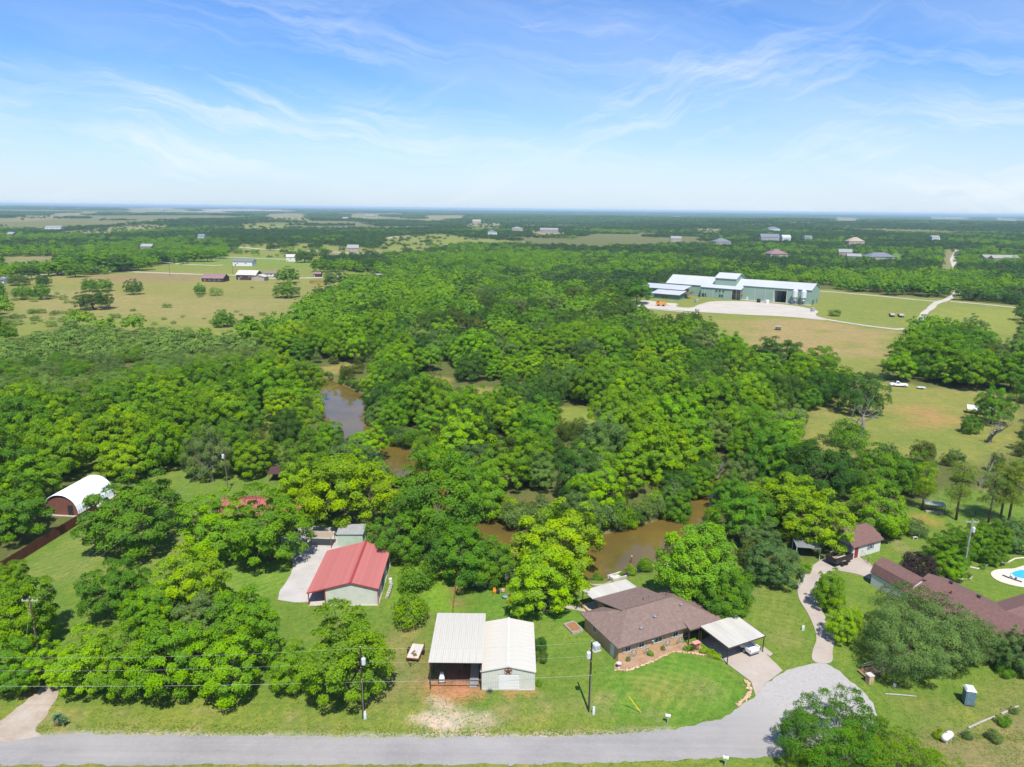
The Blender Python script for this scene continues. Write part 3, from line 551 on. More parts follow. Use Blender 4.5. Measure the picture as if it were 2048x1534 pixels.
make_kind('sparse', 2, 9, 7.6, 8.4, .5, 140, (.55, 1.2), 300, .21, .85, .35, 1.2, .2, M_DEAD, sep=1.25, spread=.95, wid=.42, lop=.35, shell=.35)
def make_pine():
    out = []
    for i in range(3):
        rng = np.random.default_rng(900 + i); C = []; H = 13.0
        for z in np.arange(5.0, H, .5):
            w = 2.5 * (1 - ((z - 8.2) / 5.6) ** 2) ** .5 if abs(z - 8.2) < 5.5 else .4
            for k in range(4 if z < H - 1.2 else 2): a = rng.random() * 6.3; r_ = w * (.35 + .65 * rng.random()); C.append((r_ * math.cos(a), r_ * math.sin(a), z + rng.normal() * .2))
        C = np.array(C); rad = rng.uniform(.6, 1.05, len(C)); me = leaf_cloud('pine_crown', rng, C, rad, 170, .26, M_LEAF, .7, .4, .7, .22, cc=np.array([0, 0, 7.0]))
        mb = MB(); mb.tube([(0, 0, -.3), (.05, 0, 4), (.0, .08, 8), (.05, 0, 12.4)], [.26, .2, .13, .05], 7)
        for c in C: mb.tube([(0, 0, c[2] - .5), (c[0] * .5, c[1] * .5, c[2] - .2), tuple(c)], [.06, .04, .015], 4, False)
        out.append((me, mb.mesh('pine_trunk', M_BARK, True)))
    KINDS['pine'] = (out, 2.5)
make_pine()
def make_snag():
    out = []
    for i in range(4):
        rr = random.Random(60 + i); mb = MB()
        def grow(a, d, L, r_, lev):
            pts, rad = [a], [r_]
            for k in range(3): d = (d + Vector((rr.uniform(-.3, .3), rr.uniform(-.3, .3), rr.uniform(-.1, .2)))).normalized(); a = a + d * L / 3; pts.append(a); rad.append(r_ * (1 - .2 * (k + 1)))
            mb.tube([tuple(q) for q in pts], rad, 5 if lev < 2 else 3, False)
            if lev < 4:
                for k in range(3): n_ = rr.randint(1, 3); an = rr.uniform(0, 6.28); grow(pts[n_], (d * .8 + Vector((math.cos(an) * .8, math.sin(an) * .8, rr.uniform(0, .7)))).normalized(), L * rr.uniform(.5, .75), rad[n_] * .6, lev + 1)
        grow(Vector((0, 0, -.2)), Vector((rr.uniform(-.15, .15), 0, 1)), 4.2, .26, 0); out.append((None, mb.mesh('snag_trunk', M_DEAD)))
    KINDS['snag'] = (out, 4.0)
make_snag()
# linear leaf colours
TINT = {'pecan': [(.15, .295, .015), (.165, .32, .015), (.135, .27, .016)], 'bright': [(.21, .37, .012), (.23, .39, .014), (.185, .36, .014)], 'elm': [(.098, .222, .020), (.11, .245, .022)], 'oak': [(.060, .140, .024), (.070, .158, .026), (.082, .168, .028)],
        'grey': [(.125, .205, .058), (.135, .215, .062)], 'mesquite': [(.19, .30, .064), (.215, .33, .066), (.16, .265, .055)], 'cedar': [(.075, .13, .024), (.09, .135, .026), (.11, .15, .03)], 'pine': [(.17, .25, .036), (.14, .215, .042)], 'purple': [(.06, .038, .04)], 'lime': [(.165, .33, .020)], 'blue': [(.105, .19, .06)], 'yellow': [(.22, .36, .014)], 'bare': [(.24, .225, .19)]}
for _k, _v in TINT.items():                                           # leaf colours settled against the photograph
    if _k not in ('purple', 'bare', 'mesquite'): TINT[_k] = [(r_ * (1.07 if _k != 'oak' else 1.0), g_ * (1.05 if _k != 'oak' else 1.0), b_ * .95) for r_, g_, b_ in _v]
SHADE = {'pecan': 'green', 'bright': 'bright yellowish green', 'elm': 'mid green', 'oak': 'dark green', 'grey': 'greyish green', 'mesquite': 'pale green', 'cedar': 'olive green', 'lime': 'light fresh green', 'blue': 'bluish green', 'yellow': 'yellow green', 'bare': 'half bare grey', 'pine': 'green'}
LAND = [(690, 830, 'silvery upper pond'), (805, 915, 'brown pool'), (1260, 1105, 'brown creek'), (1430, 985, 'upper creek end'), (1160, 830, 'grassy clearing'), (1500, 600, 'green factory'), (1715, 830, 'dead tree'), (150, 990, 'arched white hut'), (700, 1120, 'red roofed barn'), (640, 562, 'round corral'), (1380, 633, 'upright pair of trees'), (1600, 690, 'brown field'), (1730, 1080, 'guest house'), (1795, 767, 'pasture pickup'), (870, 762, 'small dry gap'), (185, 600, 'lone dark oak'), (500, 640, 'three field edge trees'), (0, 720, 'left picture edge'), (250, 700, 'thicket middle'), (515, 702, 'gap at the thicket end'), (90, 860, 'trees at the left'), (380, 860, 'slim grove pole')]
def proj(x, y, z):
    q = np.array([x, y, z - CAM_H]); c = q @ _f; return IW / 2 + FPX * (q @ _r) / c, IH / 2 - FPX * (q @ _u) / c
def where(x, y, z=5.0):
    u_, v_ = proj(x, y, z); b_ = min(LAND, key=lambda l: math.hypot(l[0] - u_, (l[1] - v_) * 1.6)); dx, dy = u_ - b_[0], (v_ - b_[1]) * 1.6; d = math.hypot(dx, dy)
    rel = ('right of' if dx > 0 else 'left of') if abs(dx) > abs(dy) else ('in front of' if dy > 0 else 'beyond')
    return ('close ' if d < 70 else '' if d < 130 else 'some way ' if d < 230 else 'far ') + rel + ' the ' + b_[2]
def auto_label(kind, tint, rad, x, y, lo, hi):
    sz = 'small' if rad < lo else 'large' if rad > hi else 'mid-sized'
    return sz + ' ' + SHADE[tint] + ' ' + kind + ' ' + where(x, y)
N_TREE = [0]
def plant(kind, xy, rad, tint, label, cat='tree', group=None, name=None, tall=1.0, var=None, rot=None, jitter=.10, sink=0.0):
    vs, R0 = KINDS[kind]; k = N_TREE[0]; N_TREE[0] += 1; me, tm = vs[(k if var is None else var) % len(vs)]
    s = rad / R0; x, y = float(xy[0]), float(xy[1])
    root = thing(name or {'pecan': 'pecan_tree', 'elm': 'elm_tree', 'oak': 'oak_tree', 'mesquite': 'mesquite_tree', 'cedar': 'cedar_tree', 'pine': 'pine_tree', 'bush': 'bush', 'roundtree': 'shade_tree', 'spreading': 'spreading_tree', 'sparse': 'sparse_tree', 'snag': 'bare_tree'}[kind], label, cat, (x, y, gz1(x, y) - sink), random.uniform(0, 6.28) if rot is None else rot, group)
    root.scale = (s * random.uniform(.95, 1.05), s * random.uniform(.95, 1.05), s * tall)
    t = random.choice(TINT[tint]); j = 1 + random.uniform(-jitter, jitter)
    if me: c = link('foliage' if kind == 'bush' else 'crown', me, root); c.color = (t[0] * j * random.uniform(.9, 1.1), t[1] * j, t[2] * j, 1)
    if tm: link('stem' if kind == 'bush' else 'trunk', tm, root)
    return root
PLACED = []
def tree(px, py, rpx, kind, tint, label, tall=1.0, hc=.62, **k):     # px, py: middle of the crown in the photograph
    h = 5.5
    for _ in range(5):
        p = at(px, py, h); rad = rpx / pxm(p); R0 = KINDS[kind][1]; tf = tall * (min(1, (6 + .9 * rad) / (2.0 * rad)) if kind in ('pecan', 'elm', 'oak') else 1); H = {'pecan': 10.5, 'elm': 9.5, 'oak': 8.2, 'mesquite': 5.4, 'cedar': 4.6, 'bush': 1.7, 'roundtree': 10.6, 'spreading': 9.2, 'sparse': 8.4, 'pine': 13.0}[kind] * rad / R0 * tf; h = hc * H
    PLACED.append((p[0], p[1], rad)); return plant(kind, p[:2], rad, tint, label, tall=tf, **k)
T = tree
# --- the roadside row and the trees behind it, lower left
T(45, 1210, 72, 'pecan', 'pecan', 'tall pecan tree around the wooden pole near the dirt driveway', 1.0)
T(12, 1315, 62, 'pecan', 'pecan', 'pecan tree beside the yellow guy marker at the dirt driveway', .95)
T(95, 1320, 52, 'pecan', 'bright', 'first tree of the roadside row, overhanging the dirt driveway', .9)
T(170, 1310, 66, 'pecan', 'bright', 'second tree of the roadside row counted from the dirt driveway', .95)
T(262, 1300, 72, 'pecan', 'pecan', 'third tree of the roadside row counted from the dirt driveway', 1.0)
T(350, 1300, 80, 'pecan', 'pecan', 'fourth tree of the roadside row, with the darkest shadow below', 1.0)
T(455, 1300, 76, 'pecan', 'bright', 'fifth tree of the roadside row, beside the narrow young tree', 1.0)
T(578, 1320, 46, 'elm', 'pecan', 'narrow young tree in the roadside row, left of the big roadside pecan', 1.25)
T(690, 1288, 102, 'pecan', 'pecan', 'big roadside pecan in front of the red roofed barn', .98)
T(235, 1160, 64, 'pecan', 'elm', 'dark pecan with its trunk showing, in the lawn below the wooden fence', 1.1)
T(300, 1212, 58, 'pecan', 'pecan', 'pecan between the yellowish lawn pecan and the roadside row', 1.0)
T(375, 1142, 72, 'pecan', 'bright', 'yellowish green pecan in the lawn beside the flag pole', 1.05)
T(485, 1222, 72, 'pecan', 'pecan', 'pecan tree beside the bottom end of the white gravel driveway', 1.0)
T(405, 1225, 55, 'elm', 'grey', 'greyish half bare tree between the lawn pecans', 1.0)
T(8, 1000, 76, 'pecan', 'elm', 'large dark pecan overhanging the wooden fence at the left edge', 1.0)
T(20, 1150, 40, 'pecan', 'pecan', 'small tree in front of the wooden fence at the left edge', 1.0)
T(260, 1004, 98, 'pecan', 'elm', 'big dark pecan standing alone in the lawn beside the arched hut', .98)
T(425, 1035, 76, 'pecan', 'pecan', 'pecan in front of the hidden red roofed house, lawn side', 1.0)
T(535, 1035, 90, 'pecan', 'pecan', 'pecan hiding the red roofed house, over the gravel driveway', 1.0)
T(610, 955, 58, 'pecan', 'bright', 'bright pecan behind the red roofed house beside the brown roofed lean-to', 1.1)
T(690, 965, 88, 'pecan', 'bright', 'large bright pecan above the pale green shed', 1.1)
T(800, 1052, 58, 'elm', 'elm', 'dense green tree right behind the red roofed barn', 1.05)
T(880, 975, 92, 'roundtree', 'elm', 'tall rounded green tree at the creek bank above the red barn', 1.0)
T(960, 965, 62, 'elm', 'lime', 'fresh green tree leaning over the creek bend', 1.1)
T(920, 1090, 70, 'elm', 'elm', 'dark thicket tree at the end of the wire fence line', 1.0)
T(975, 1110, 55, 'elm', 'elm', 'dark tree on the bank beside the garden stones', 1.0)
T(1115, 1062, 96, 'pecan', 'yellow', 'yellow green pecan overhanging the creek, upper of the two by the garden shed', 1.0)
T(1090, 1140, 76, 'pecan', 'bright', 'bright pecan shading the small garden shed', 1.0)
T(738, 876, 34, 'pecan', 'bright', 'bright pecan hiding the narrow neck between the two pools', 1.0)
T(690, 905, 48, 'elm', 'grey', 'greyish green tree in front of the upper pond', .9)
T(655, 868, 40, 'pecan', 'pecan', 'pecan at the near shore of the upper pond', .9)
T(1398, 1108, 80, 'roundtree', 'lime', 'round light green shade tree behind the chimney', 1.0)
T(1452, 1172, 62, 'roundtree', 'elm', 'round darker shade tree beside the carport', .85)
T(1350, 1003, 38, 'elm', 'elm', 'green tree overhanging the creek arm from its far bank, lower one', 1.0)
T(1396, 955, 36, 'pecan', 'pecan', 'green tree overhanging the creek arm from its far bank, upper one', 1.0)
T(1466, 975, 40, 'elm', 'elm', 'green tree on the near bank of the upper creek arm', 1.0)
T(1548, 1110, 56, 'elm', 'blue', 'bluish green low tree at the top of the lawn', .9)
T(1632, 1020, 70, 'pecan', 'yellow', 'large yellow green tree beside the guest house', 1.0)
T(1757, 1005, 60, 'elm', 'lime', 'round grass green tree behind the guest house', 1.0)
T(1580, 985, 66, 'pecan', 'bright', 'bright tree behind the large yellow green tree by the guest house', 1.0)
T(1490, 1018, 58, 'elm', 'elm', 'green tree on the creek bank opposite the round shade tree', 1.0)
T(1520, 1060, 40, 'elm', 'blue', 'bluish small tree at the creek bank above the lawn', 1.0)
T(1645, 925, 80, 'oak', 'oak', 'large dark oak behind the yellow green trees', 1.15)
T(1760, 925, 62, 'oak', 'elm', 'dark oak left of the pines', 1.1)
T(1850, 1245, 126, 'spreading', 'grey', 'very wide grey green tree in front of the plum roofed house', 1.0, hc=.6, rot=1.2, var=0)
T(1965, 1276, 64, 'spreading', 'grey', 'right hand half of the wide grey green canopy by the plum roofed house', 1.0)
T(1668, 1450, 118, 'sparse', 'elm', 'loose leaved tree at the edge of the turning circle, nearest the camera', .95)
T(1775, 1490, 95, 'sparse', 'pecan', 'loose leaved tree in the bottom corner beside the white gas tank', .9)
T(1625, 1510, 55, 'sparse', 'pecan', 'low leafy tree at the bottom edge beside the road', .9)
T(1660, 1170, 34, 'elm', 'pecan', 'young tree on the inner side of the winding drive, upper one', 1.3)
T(1690, 1235, 36, 'elm', 'bright', 'young tree on the inner side of the winding drive, lower one', 1.2)
T(2040, 1290, 40, 'elm', 'grey', 'grey green tree at the right edge beside the plum roof', 1.3)
T(1905, 1085, 42, 'elm', 'elm', 'dense rounded tree behind the light pole in the pool garden', 1.0)
T(1900, 1122, 34, 'elm', 'pecan', 'low tree around the foot of the light pole in the pool garden', .9)
T(1950, 1070, 38, 'elm', 'elm', 'dark rounded tree in the pool garden, second from the light pole', 1.0)
T(1992, 1062, 34, 'elm', 'elm', 'rounded tree in the pool garden, third from the light pole', 1.0)
T(2032, 1060, 36, 'elm', 'blue', 'rounded tree in the pool garden at the right edge', 1.0)
T(1988, 1098, 26, 'elm', 'elm', 'small dark tree above the garden edging by the pool', 1.0)
T(1838, 1124, 34, 'bush', 'purple', 'purple leaved shrub behind the gambrel roofed shed', 1.0, name='purple_shrub', cat='shrub')
for x, y, h_, l in [(1843, 1020, 10.2, 'yellow topped pine nearest the guest house'), (1912, 1040, 12.5, 'tall pine, second from the guest house'), (1976, 1047, 11.5, 'pine in front of the wire fence, third from the guest house'), (2000, 1043, 13.0, 'tall pine beyond the pool garden, fourth from the guest house'), (2016, 1046, 13.0, 'pine nearest the right edge of the picture')]:
    p = at(x, y); plant('pine', p[:2], 2.5 * h_ / 13.0, 'pine' if x > 1850 else 'yellow', l); PLACED.append((p[0], p[1], 2.5))
# --- pasture trees, middle distance
T(1722, 775, 50, 'oak', 'oak', 'dark ragged oak behind the dead tree in the pasture', 1.25)
T(1640, 770, 42, 'oak', 'oak', 'rounded dark tree at the left of the pasture', 1.0); T(1640, 715, 45, 'oak', 'elm', 'tree at the pasture corner below the brown field', 1.0); T(1560, 700, 55, 'oak', 'oak', 'dark tree pointing into the brown field below the factory', 1.1)
T(1830, 700, 44, 'pecan', 'elm', 'first tree of the dense row beyond the white pickup', 1.0); T(1880, 700, 50, 'pecan', 'pecan', 'second tree of the dense row beyond the white pickup', 1.1); T(1930, 705, 50, 'pecan', 'elm', 'third tree of the dense row beyond the white pickup', 1.0); T(1975, 725, 48, 'pecan', 'elm', 'fourth tree of the dense row beyond the white pickup', 1.0); T(2025, 735, 45, 'pecan', 'elm', 'last tree of the dense row beyond the white pickup', 1.0)
T(1800, 722, 34, 'pecan', 'pecan', 'low front tree at the start of the dense row', 1.0); T(1862, 728, 36, 'oak', 'elm', 'low front tree in the dense row above the white pickup', 1.0); T(1915, 730, 38, 'oak', 'elm', 'low front tree in the middle of the dense row', 1.0); T(1905, 680, 36, 'pecan', 'pecan', 'rear tree of the dense row beside the white track', 1.0); T(1965, 682, 34, 'oak', 'elm', 'small rear tree of the dense row near the edge', 1.0)
T(1700, 860, 36, 'bush', 'elm', 'leafy clump at the foot of the dead tree', .9, name='leafy_shrub', cat='shrub')
T(1990, 800, 38, 'oak', 'elm', 'half dead tree with green tops near the white roof in the pasture', 1.3); T(1945, 845, 22, 'oak', 'elm', 'low green side growth of the half dead tree', 1.0)
T(185, 593, 33, 'oak', 'oak', 'dark wide oak standing alone in the dry field', 1.0); T(265, 570, 17, 'oak', 'oak', 'small dark oak alone in the middle of the dry field', 1.15)
T(178, 566, 17, 'oak', 'elm', 'left one of two joined bushy trees in the field', 1.0); T(207, 566, 17, 'oak', 'elm', 'right one of two joined bushy trees in the field', 1.0)
T(45, 580, 20, 'oak', 'elm', 'left of the joined trees at the left of the field', 1.0); T(80, 580, 20, 'oak', 'elm', 'right of the joined trees at the left of the field', 1.0); T(36, 556, 22, 'oak', 'grey', 'greyish bushy tree by the lane at the left edge', .8); T(86, 558, 15, 'oak', 'oak', 'dark rounded tree beside the lane at the left', 1.0)
T(399, 575, 13, 'oak', 'elm', 'dark round tree in front of the brown roofed farmhouse', 1.0); T(430, 580, 15, 'mesquite', 'mesquite', 'pale rounded shrub tree in front of the brown roofed farmhouse', .8)
T(572, 575, 27, 'oak', 'elm', 'large dense tree in the field below the farm barns', .95); T(574, 545, 22, 'pecan', 'elm', 'round tree beside the mobile home', 1.0); T(648, 580, 22, 'oak', 'oak', 'dark low tree in front of the round corral', .9); T(668, 551, 24, 'pecan', 'grey', 'loose topped tree beside the round corral', 1.05)
T(447, 632, 22, 'oak', 'elm', 'round dark tree at the field edge, leftmost of three', 1.0); T(497, 642, 18, 'oak', 'elm', 'field edge tree, middle one of three', 1.1); T(535, 645, 20, 'oak', 'elm', 'field edge tree, rightmost of three', 1.1)
T(608, 510, 20, 'oak', 'oak', 'dark spreading tree beside the small white barn', 1.0); T(542, 491, 11, 'oak', 'oak', 'lone round tree in the upper pasture', 1.0); T(570, 487, 10, 'oak', 'oak', 'round tree at the upper edge of the pasture', 1.0); T(630, 489, 13, 'oak', 'oak', 'wide dark tree at the upper edge of the pasture', .8)
T(640, 525, 20, 'pecan', 'pecan', 'green tree at the start of the tree line behind the corral', 1.0)
T(1275, 575, 32, 'pecan', 'elm', 'tree standing in the gravel beside the factory annex', 1.1); T(1370, 635, 16, 'oak', 'elm', 'upright tree in front of the factory yard, left of a pair', 1.3); T(1392, 632, 14, 'oak', 'oak', 'upright tree in front of the factory yard, right of a pair', 1.4); T(1670, 623, 14, 'bush', 'mesquite', 'low grey bush right of the factory silos', .6, name='field_shrub', cat='shrub')
ORD = 'first second third fourth fifth sixth seventh eighth ninth tenth eleventh twelfth thirteenth fourteenth fifteenth sixteenth seventeenth eighteenth nineteenth twentieth'.split() + ['twenty-' + w for w in 'first second third fourth fifth sixth seventh'.split()]
LANE = [(120, 528, 26), (175, 521, 26), (205, 515, 34), (240, 520, 28), (275, 520, 24), (150, 535, 20), (95, 535, 16), (60, 540, 18), (20, 540, 20), (300, 508, 15), (345, 507, 14), (320, 512, 16), (385, 505, 22), (415, 508, 16), (440, 503, 14), (365, 515, 12)]
for i, (x, y, r_) in enumerate(LANE):
    T(x, y, r_, 'pecan', ['pecan', 'elm', 'pecan', 'oak'][i % 4], ('large ' if r_ > 22 else 'small ') + SHADE[['pecan', 'elm', 'pecan', 'oak'][i % 4]] + ' tree of the lane row, ' + ORD[sorted(LANE).index((x, y, r_))] + ' from the left edge', .95, group='trees along the lane')
for i in range(26):                                                    # line of trees behind the corral, towards the wood
    x = 655 + i * 13; T(x, 527 + 3 * math.sin(i * 1.7), 12 + 4 * random.random(), 'oak', random.choice(['oak', 'elm', 'pecan']), ORD[i] + ' tree of the dark line running right from the round corral', 1.0, group='tree line behind the corral')
# --- shrubs
for x, y, r_, t, l in [(833, 1150, 36, 'elm', 'large round shrub beside the red barn, upper of two'), (821, 1220, 37, 'pecan', 'round yellowish green shrub between the roadside pecan and open shed, lower of two'), (1080, 1288, 16, 'oak', 'dark clipped hedge shrub against the white workshop, far one'), (1080, 1310, 16, 'oak', 'dark clipped hedge shrub against the white workshop, near one'), (1078, 1366, 7, 'lime', 'small green bush at the workshop corner'), (1186, 1258, 9, 'oak', 'narrow shrub beside the side wall of the tan house'), (1301, 1306, 6.5, 'lime', 'bright green bush in the flower bed, below the wagon wheels'), (1326, 1296, 5, 'grey', 'thin grey green plant in the flower bed'), (1374, 1296, 8, 'pecan', 'yellowish low bush beside the front door bed, left'), (1384, 1294, 8, 'cedar', 'brownish low bush beside the front door bed, right'), (1407, 1300, 8, 'bright', 'bright hedge bush at the driveway edge, leftmost'), (1421, 1304, 9, 'yellow', 'bright hedge bush at the driveway edge, middle'), (1434, 1310, 8, 'bright', 'bright hedge bush at the driveway edge, rightmost'), (1256, 1318, 5, 'grey', 'straggly plant in the flower bed by the house corner'),
                      (1612, 1135, 13, 'pecan', 'clipped bush at the bend of the winding drive'), (1780, 1060, 16, 'bright', 'light bush below the grass green tree'), (1790, 1052, 14, 'blue', 'silvery bush below the grass green tree'), (1830, 1052, 22, 'blue', 'big silvery green shrub in the island bed'), (1845, 1062, 13, 'grey', 'small silvery shrub in the island bed'), (1990, 1470, 15, 'grey', 'grey shrub on the log line, upper'), (1936, 1470, 10, 'blue', 'bluish plant on the log line beside the gas tank'), (2010, 1440, 14, 'elm', 'dark shrub along the log line near the edge'), (1880, 1468, 12, 'yellow', 'yellow green weeds above the white gas tank'), (2028, 1420, 9, 'grey', 'small grey shrub at the end of the log line'), (1935, 1150, 8, 'cedar', 'rusty low plant beside the round garden bed'), (1990, 1126, 9, 'bright', 'light bush on the garden edging by the pool'), (1965, 1132, 7, 'elm', 'small bush at the start of the garden edging'), (2012, 1340, 16, 'elm', 'low bush below the plum roofed house'), (2025, 1320, 16, 'oak', 'dark bush below the plum roofed house'), (985, 1172, 9, 'elm', 'leafy bush beside the orange figure'), (955, 1155, 10, 'elm', 'dark bush beside the pale garden ornaments'), (940, 1235, 6, 'lime', 'weedy clump behind the open shed'), (1195, 1150, 12, 'elm', 'reedy clump at the stone patio by the creek'), (1240, 1145, 9, 'grey', 'reeds on the creek edge by the rusty post')]:
    T(x, y, r_, 'bush', t, l, 1.0, hc=.5, cat='bush')
# --- procedural woodland: everything outside fields, lawns and clearings
KEEP_W = [[(-94.5, 106), (-79, 106), (-77, 142), (-93.5, 142)], wpoly([(60, 1075), (100, 1010), (215, 950), (230, 985), (190, 1040), (100, 1100)]), wpoly([(1255, 640), (1262, 596), (1300, 570), (1400, 562), (1660, 572), (1660, 600), (1600, 660), (1300, 650)])]
HOUSES = []                                                            # x, y, half width: kept free of trees towards the camera
def free(x, y):
    ok = creek_d(x, y) > 1.3
    for w in FIELD_W: ok &= ~inpoly(x, y, w)
    for w in CLEAR_W: ok &= ~inpoly(x, y, w)
    for w in KEEP_W: ok &= ~inpoly(x, y, w)
    ok &= ~inpoly(x, y, LAWN_W); return ok & (y > 108)
LOW_W = [wpoly([(585, 722), (740, 728), (770, 770), (720, 778), (640, 772), (580, 748)]), wpoly([(1590, 905), (2060, 900), (2060, 955), (1900, 965), (1600, 960)]), wpoly([(1560, 740), (1770, 745), (1700, 775), (1560, 770)])]
def low_zone(x, y):                                                   # ground in front of the clearings carries only low growth
    r_ = np.zeros(len(x), bool)
    for w in LOW_W: r_ |= inpoly(x, y, w)
    for w in CLEAR_W:
        for s_ in (5, 10, 15, 20, 26): k = s_ / np.maximum(np.hypot(x, y), 1); r_ |= inpoly(x * (1 + k), y * (1 + k), w)
    return r_
def in_view(x, y, pad=12):
    z = -CAM_H; c = y * _f[1] + z * _f[2] + x * _f[0]; u_ = (x * _r[0] + y * _r[1] + z * _r[2]) / np.maximum(c, 1) * FPX; return (np.abs(u_) < IW / 2 + pad * FPX / np.maximum(c, 1)) & (c > 10)
MESQ_W = wpoly([(-60, 720), (0, 690), (60, 678), (130, 660), (250, 672), (350, 680), (430, 680), (520, 690), (555, 710), (530, 740), (470, 768), (380, 792), (250, 822), (120, 830), (-60, 850)])
def scatter(x0, x1, y0, y1, sp, seed):
    rng = np.random.default_rng(seed); nx_, ny_ = int((x1 - x0) / sp), int((y1 - y0) / (sp * .87)); i, j = np.meshgrid(np.arange(nx_), np.arange(ny_))
    x = x0 + (i + .5 * (j % 2)) * sp + rng.uniform(-.42, .42, i.shape) * sp; y = y0 + j * sp * .87 + rng.uniform(-.42, .42, i.shape) * sp; x, y = x.ravel(), y.ravel(); m = in_view(x, y); return x[m], y[m]
def far_enough(x, y, f_=.75):
    ok = np.ones(len(x), bool)
    for a, b, r_ in PLACED: ok &= np.hypot(x - a, y - b) > r_ * f_ + 2.0
    return ok
STUFF = []                                                             # x, y, scale, shape index of trees joined into the far woodland
def near_wood():
    x, y = scatter(-330, 330, 108, 560, 9.0, 5); m = free(x, y) & far_enough(x, y); x, y = x[m], y[m]; mq = inpoly(x, y, MESQ_W)
    x, y = x[~mq], y[~mq]; o = np.argsort(np.hypot(x, y)); x, y = x[o], y[o]; n = {'pecan': 0, 'elm': 0, 'oak': 0, 'cedar': 0}; lowz = low_zone(x, y)
    kindn = fbm(x, y, 34, 3); rnd = RNG.random(len(x)); LIM = {'pecan': 230, 'elm': 230, 'oak': 240, 'cedar': 120}
    for i in range(len(x)):
        if RNG.random() < .05: continue
        d = math.hypot(x[i], y[i]); k = kindn[i] + .42 * (rnd[i] - .5)
        left = x[i] < (-62 + (y[i] - 240) * .1) if y[i] > 120 else x[i] < -20
        if left: kind, tint = ('pecan', random.choice(['pecan', 'pecan', 'bright', 'elm', 'pecan'])) if k > .36 else ('elm', random.choice(['elm', 'pecan', 'oak']))
        elif k > .56: kind, tint = 'pecan', random.choice(['bright', 'pecan', 'pecan', 'lime'])
        elif k > .44: kind, tint = 'elm', random.choice(['elm', 'elm', 'pecan', 'elm', 'grey', 'mesquite'])
        elif k > .27: kind, tint = 'oak', random.choice(['oak', 'oak', 'elm', 'blue', 'oak', 'grey' if RNG.random() < .15 else 'oak'])
        else: kind, tint = 'cedar', 'cedar'
        if lowz[i]: kind, tint = ('cedar', 'cedar') if rnd[i] < .6 else ('elm', random.choice(['grey', 'elm', 'mesquite']))
        if kind == 'cedar' and d > 330: kind = 'oak'
        big = RNG.random(); rad = {'pecan': 3.8 + 3.4 * big, 'elm': 3.2 + 3.4 * big, 'oak': 3.4 + 3.4 * big, 'cedar': 1.6 + 1.3 * big}[kind]
        if lowz[i] and kind == 'elm': rad = 2.0
        cd_ = creek_d(np.array([x[i]]), np.array([y[i]]))[0]
        if cd_ < rad + 6:
            back = creek_d(np.array([x[i] * (1 + 7 / d)]), np.array([y[i] * (1 + 7 / d)]))[0] < cd_ - 2      # water lies behind this tree as seen from the house side
            rad = min(rad, max(1.7, cd_ * .45)) if back else min(rad, max(2.8, cd_ + 2.2))
        if kind in ('oak', 'elm') and RNG.random() < .055 and d < 420: plant('snag', (x[i] + 2, y[i] - 3), random.uniform(3.4, 5.2), 'bare', auto_label('leafless tree', 'bare', 4, x[i], y[i], 1, 9).replace('mid-sized half bare grey', 'grey'), group='leafless trees in the wood', tall=1.25)
        tl = random.uniform(.78, 1.34) * min(1, (6 + .9 * rad) / (2.0 * rad))
        if n[kind] < LIM[kind]:
            n[kind] += 1; plant(kind, (x[i], y[i]), rad, tint, auto_label(kind, tint, rad, x[i], y[i], *{'pecan': (4.8, 6.1), 'elm': (4.2, 5.4), 'oak': (4.4, 5.6), 'cedar': (2.0, 2.5)}[kind]), group='trees of the wood', tall=tl)
        else: STUFF.append((x[i], y[i], rad / {'pecan': 5.2, 'elm': 5.0, 'oak': 5.0, 'cedar': 2.0}[kind], {'pecan': 0, 'elm': 1, 'oak': 2, 'cedar': 2}[kind]))
    x, y = scatter(-330, 40, 200, 480, 4.9, 8); m = inpoly(x, y, MESQ_W) & far_enough(x, y); x, y = x[m], y[m]; o = np.argsort(np.hypot(x, y)); x, y = x[o], y[o]
    for i in range(len(x)):
        if RNG.random() < .24: continue
        rad = random.uniform(1.6, 4.4)
        if i < 300:
            t_ = random.choice(['mesquite', 'mesquite', 'mesquite', 'grey', 'pecan', 'elm']); plant('mesquite', (x[i], y[i]), rad, t_, auto_label('mesquite', t_, rad, x[i], y[i], 2.6, 3.4), group='mesquites of the thicket', tall=random.uniform(.75, 1.15))
        else: STUFF.append((x[i], y[i], rad / 3.6, 3))
    for i in range(170):                                                # scattered shrubs on the dry field
        px_, py_ = random.uniform(0, 560), random.uniform(575, 680); p = at(px_, py_)
        if inpoly(np.array([p[0]]), np.array([p[1]]), FIELD_W[0])[0] and ((px_ < 190 and py_ > 585) or py_ > 645 or random.random() < .12): r_ = random.uniform(1.0, 3.2); plant('mesquite', p[:2], r_, 'mesquite', auto_label('scrub bush', 'mesquite', r_, p[0], p[1], 1.7, 2.5), 'shrub', 'scrub on the dry field', name='scrub_bush', tall=.7)
near_wood()
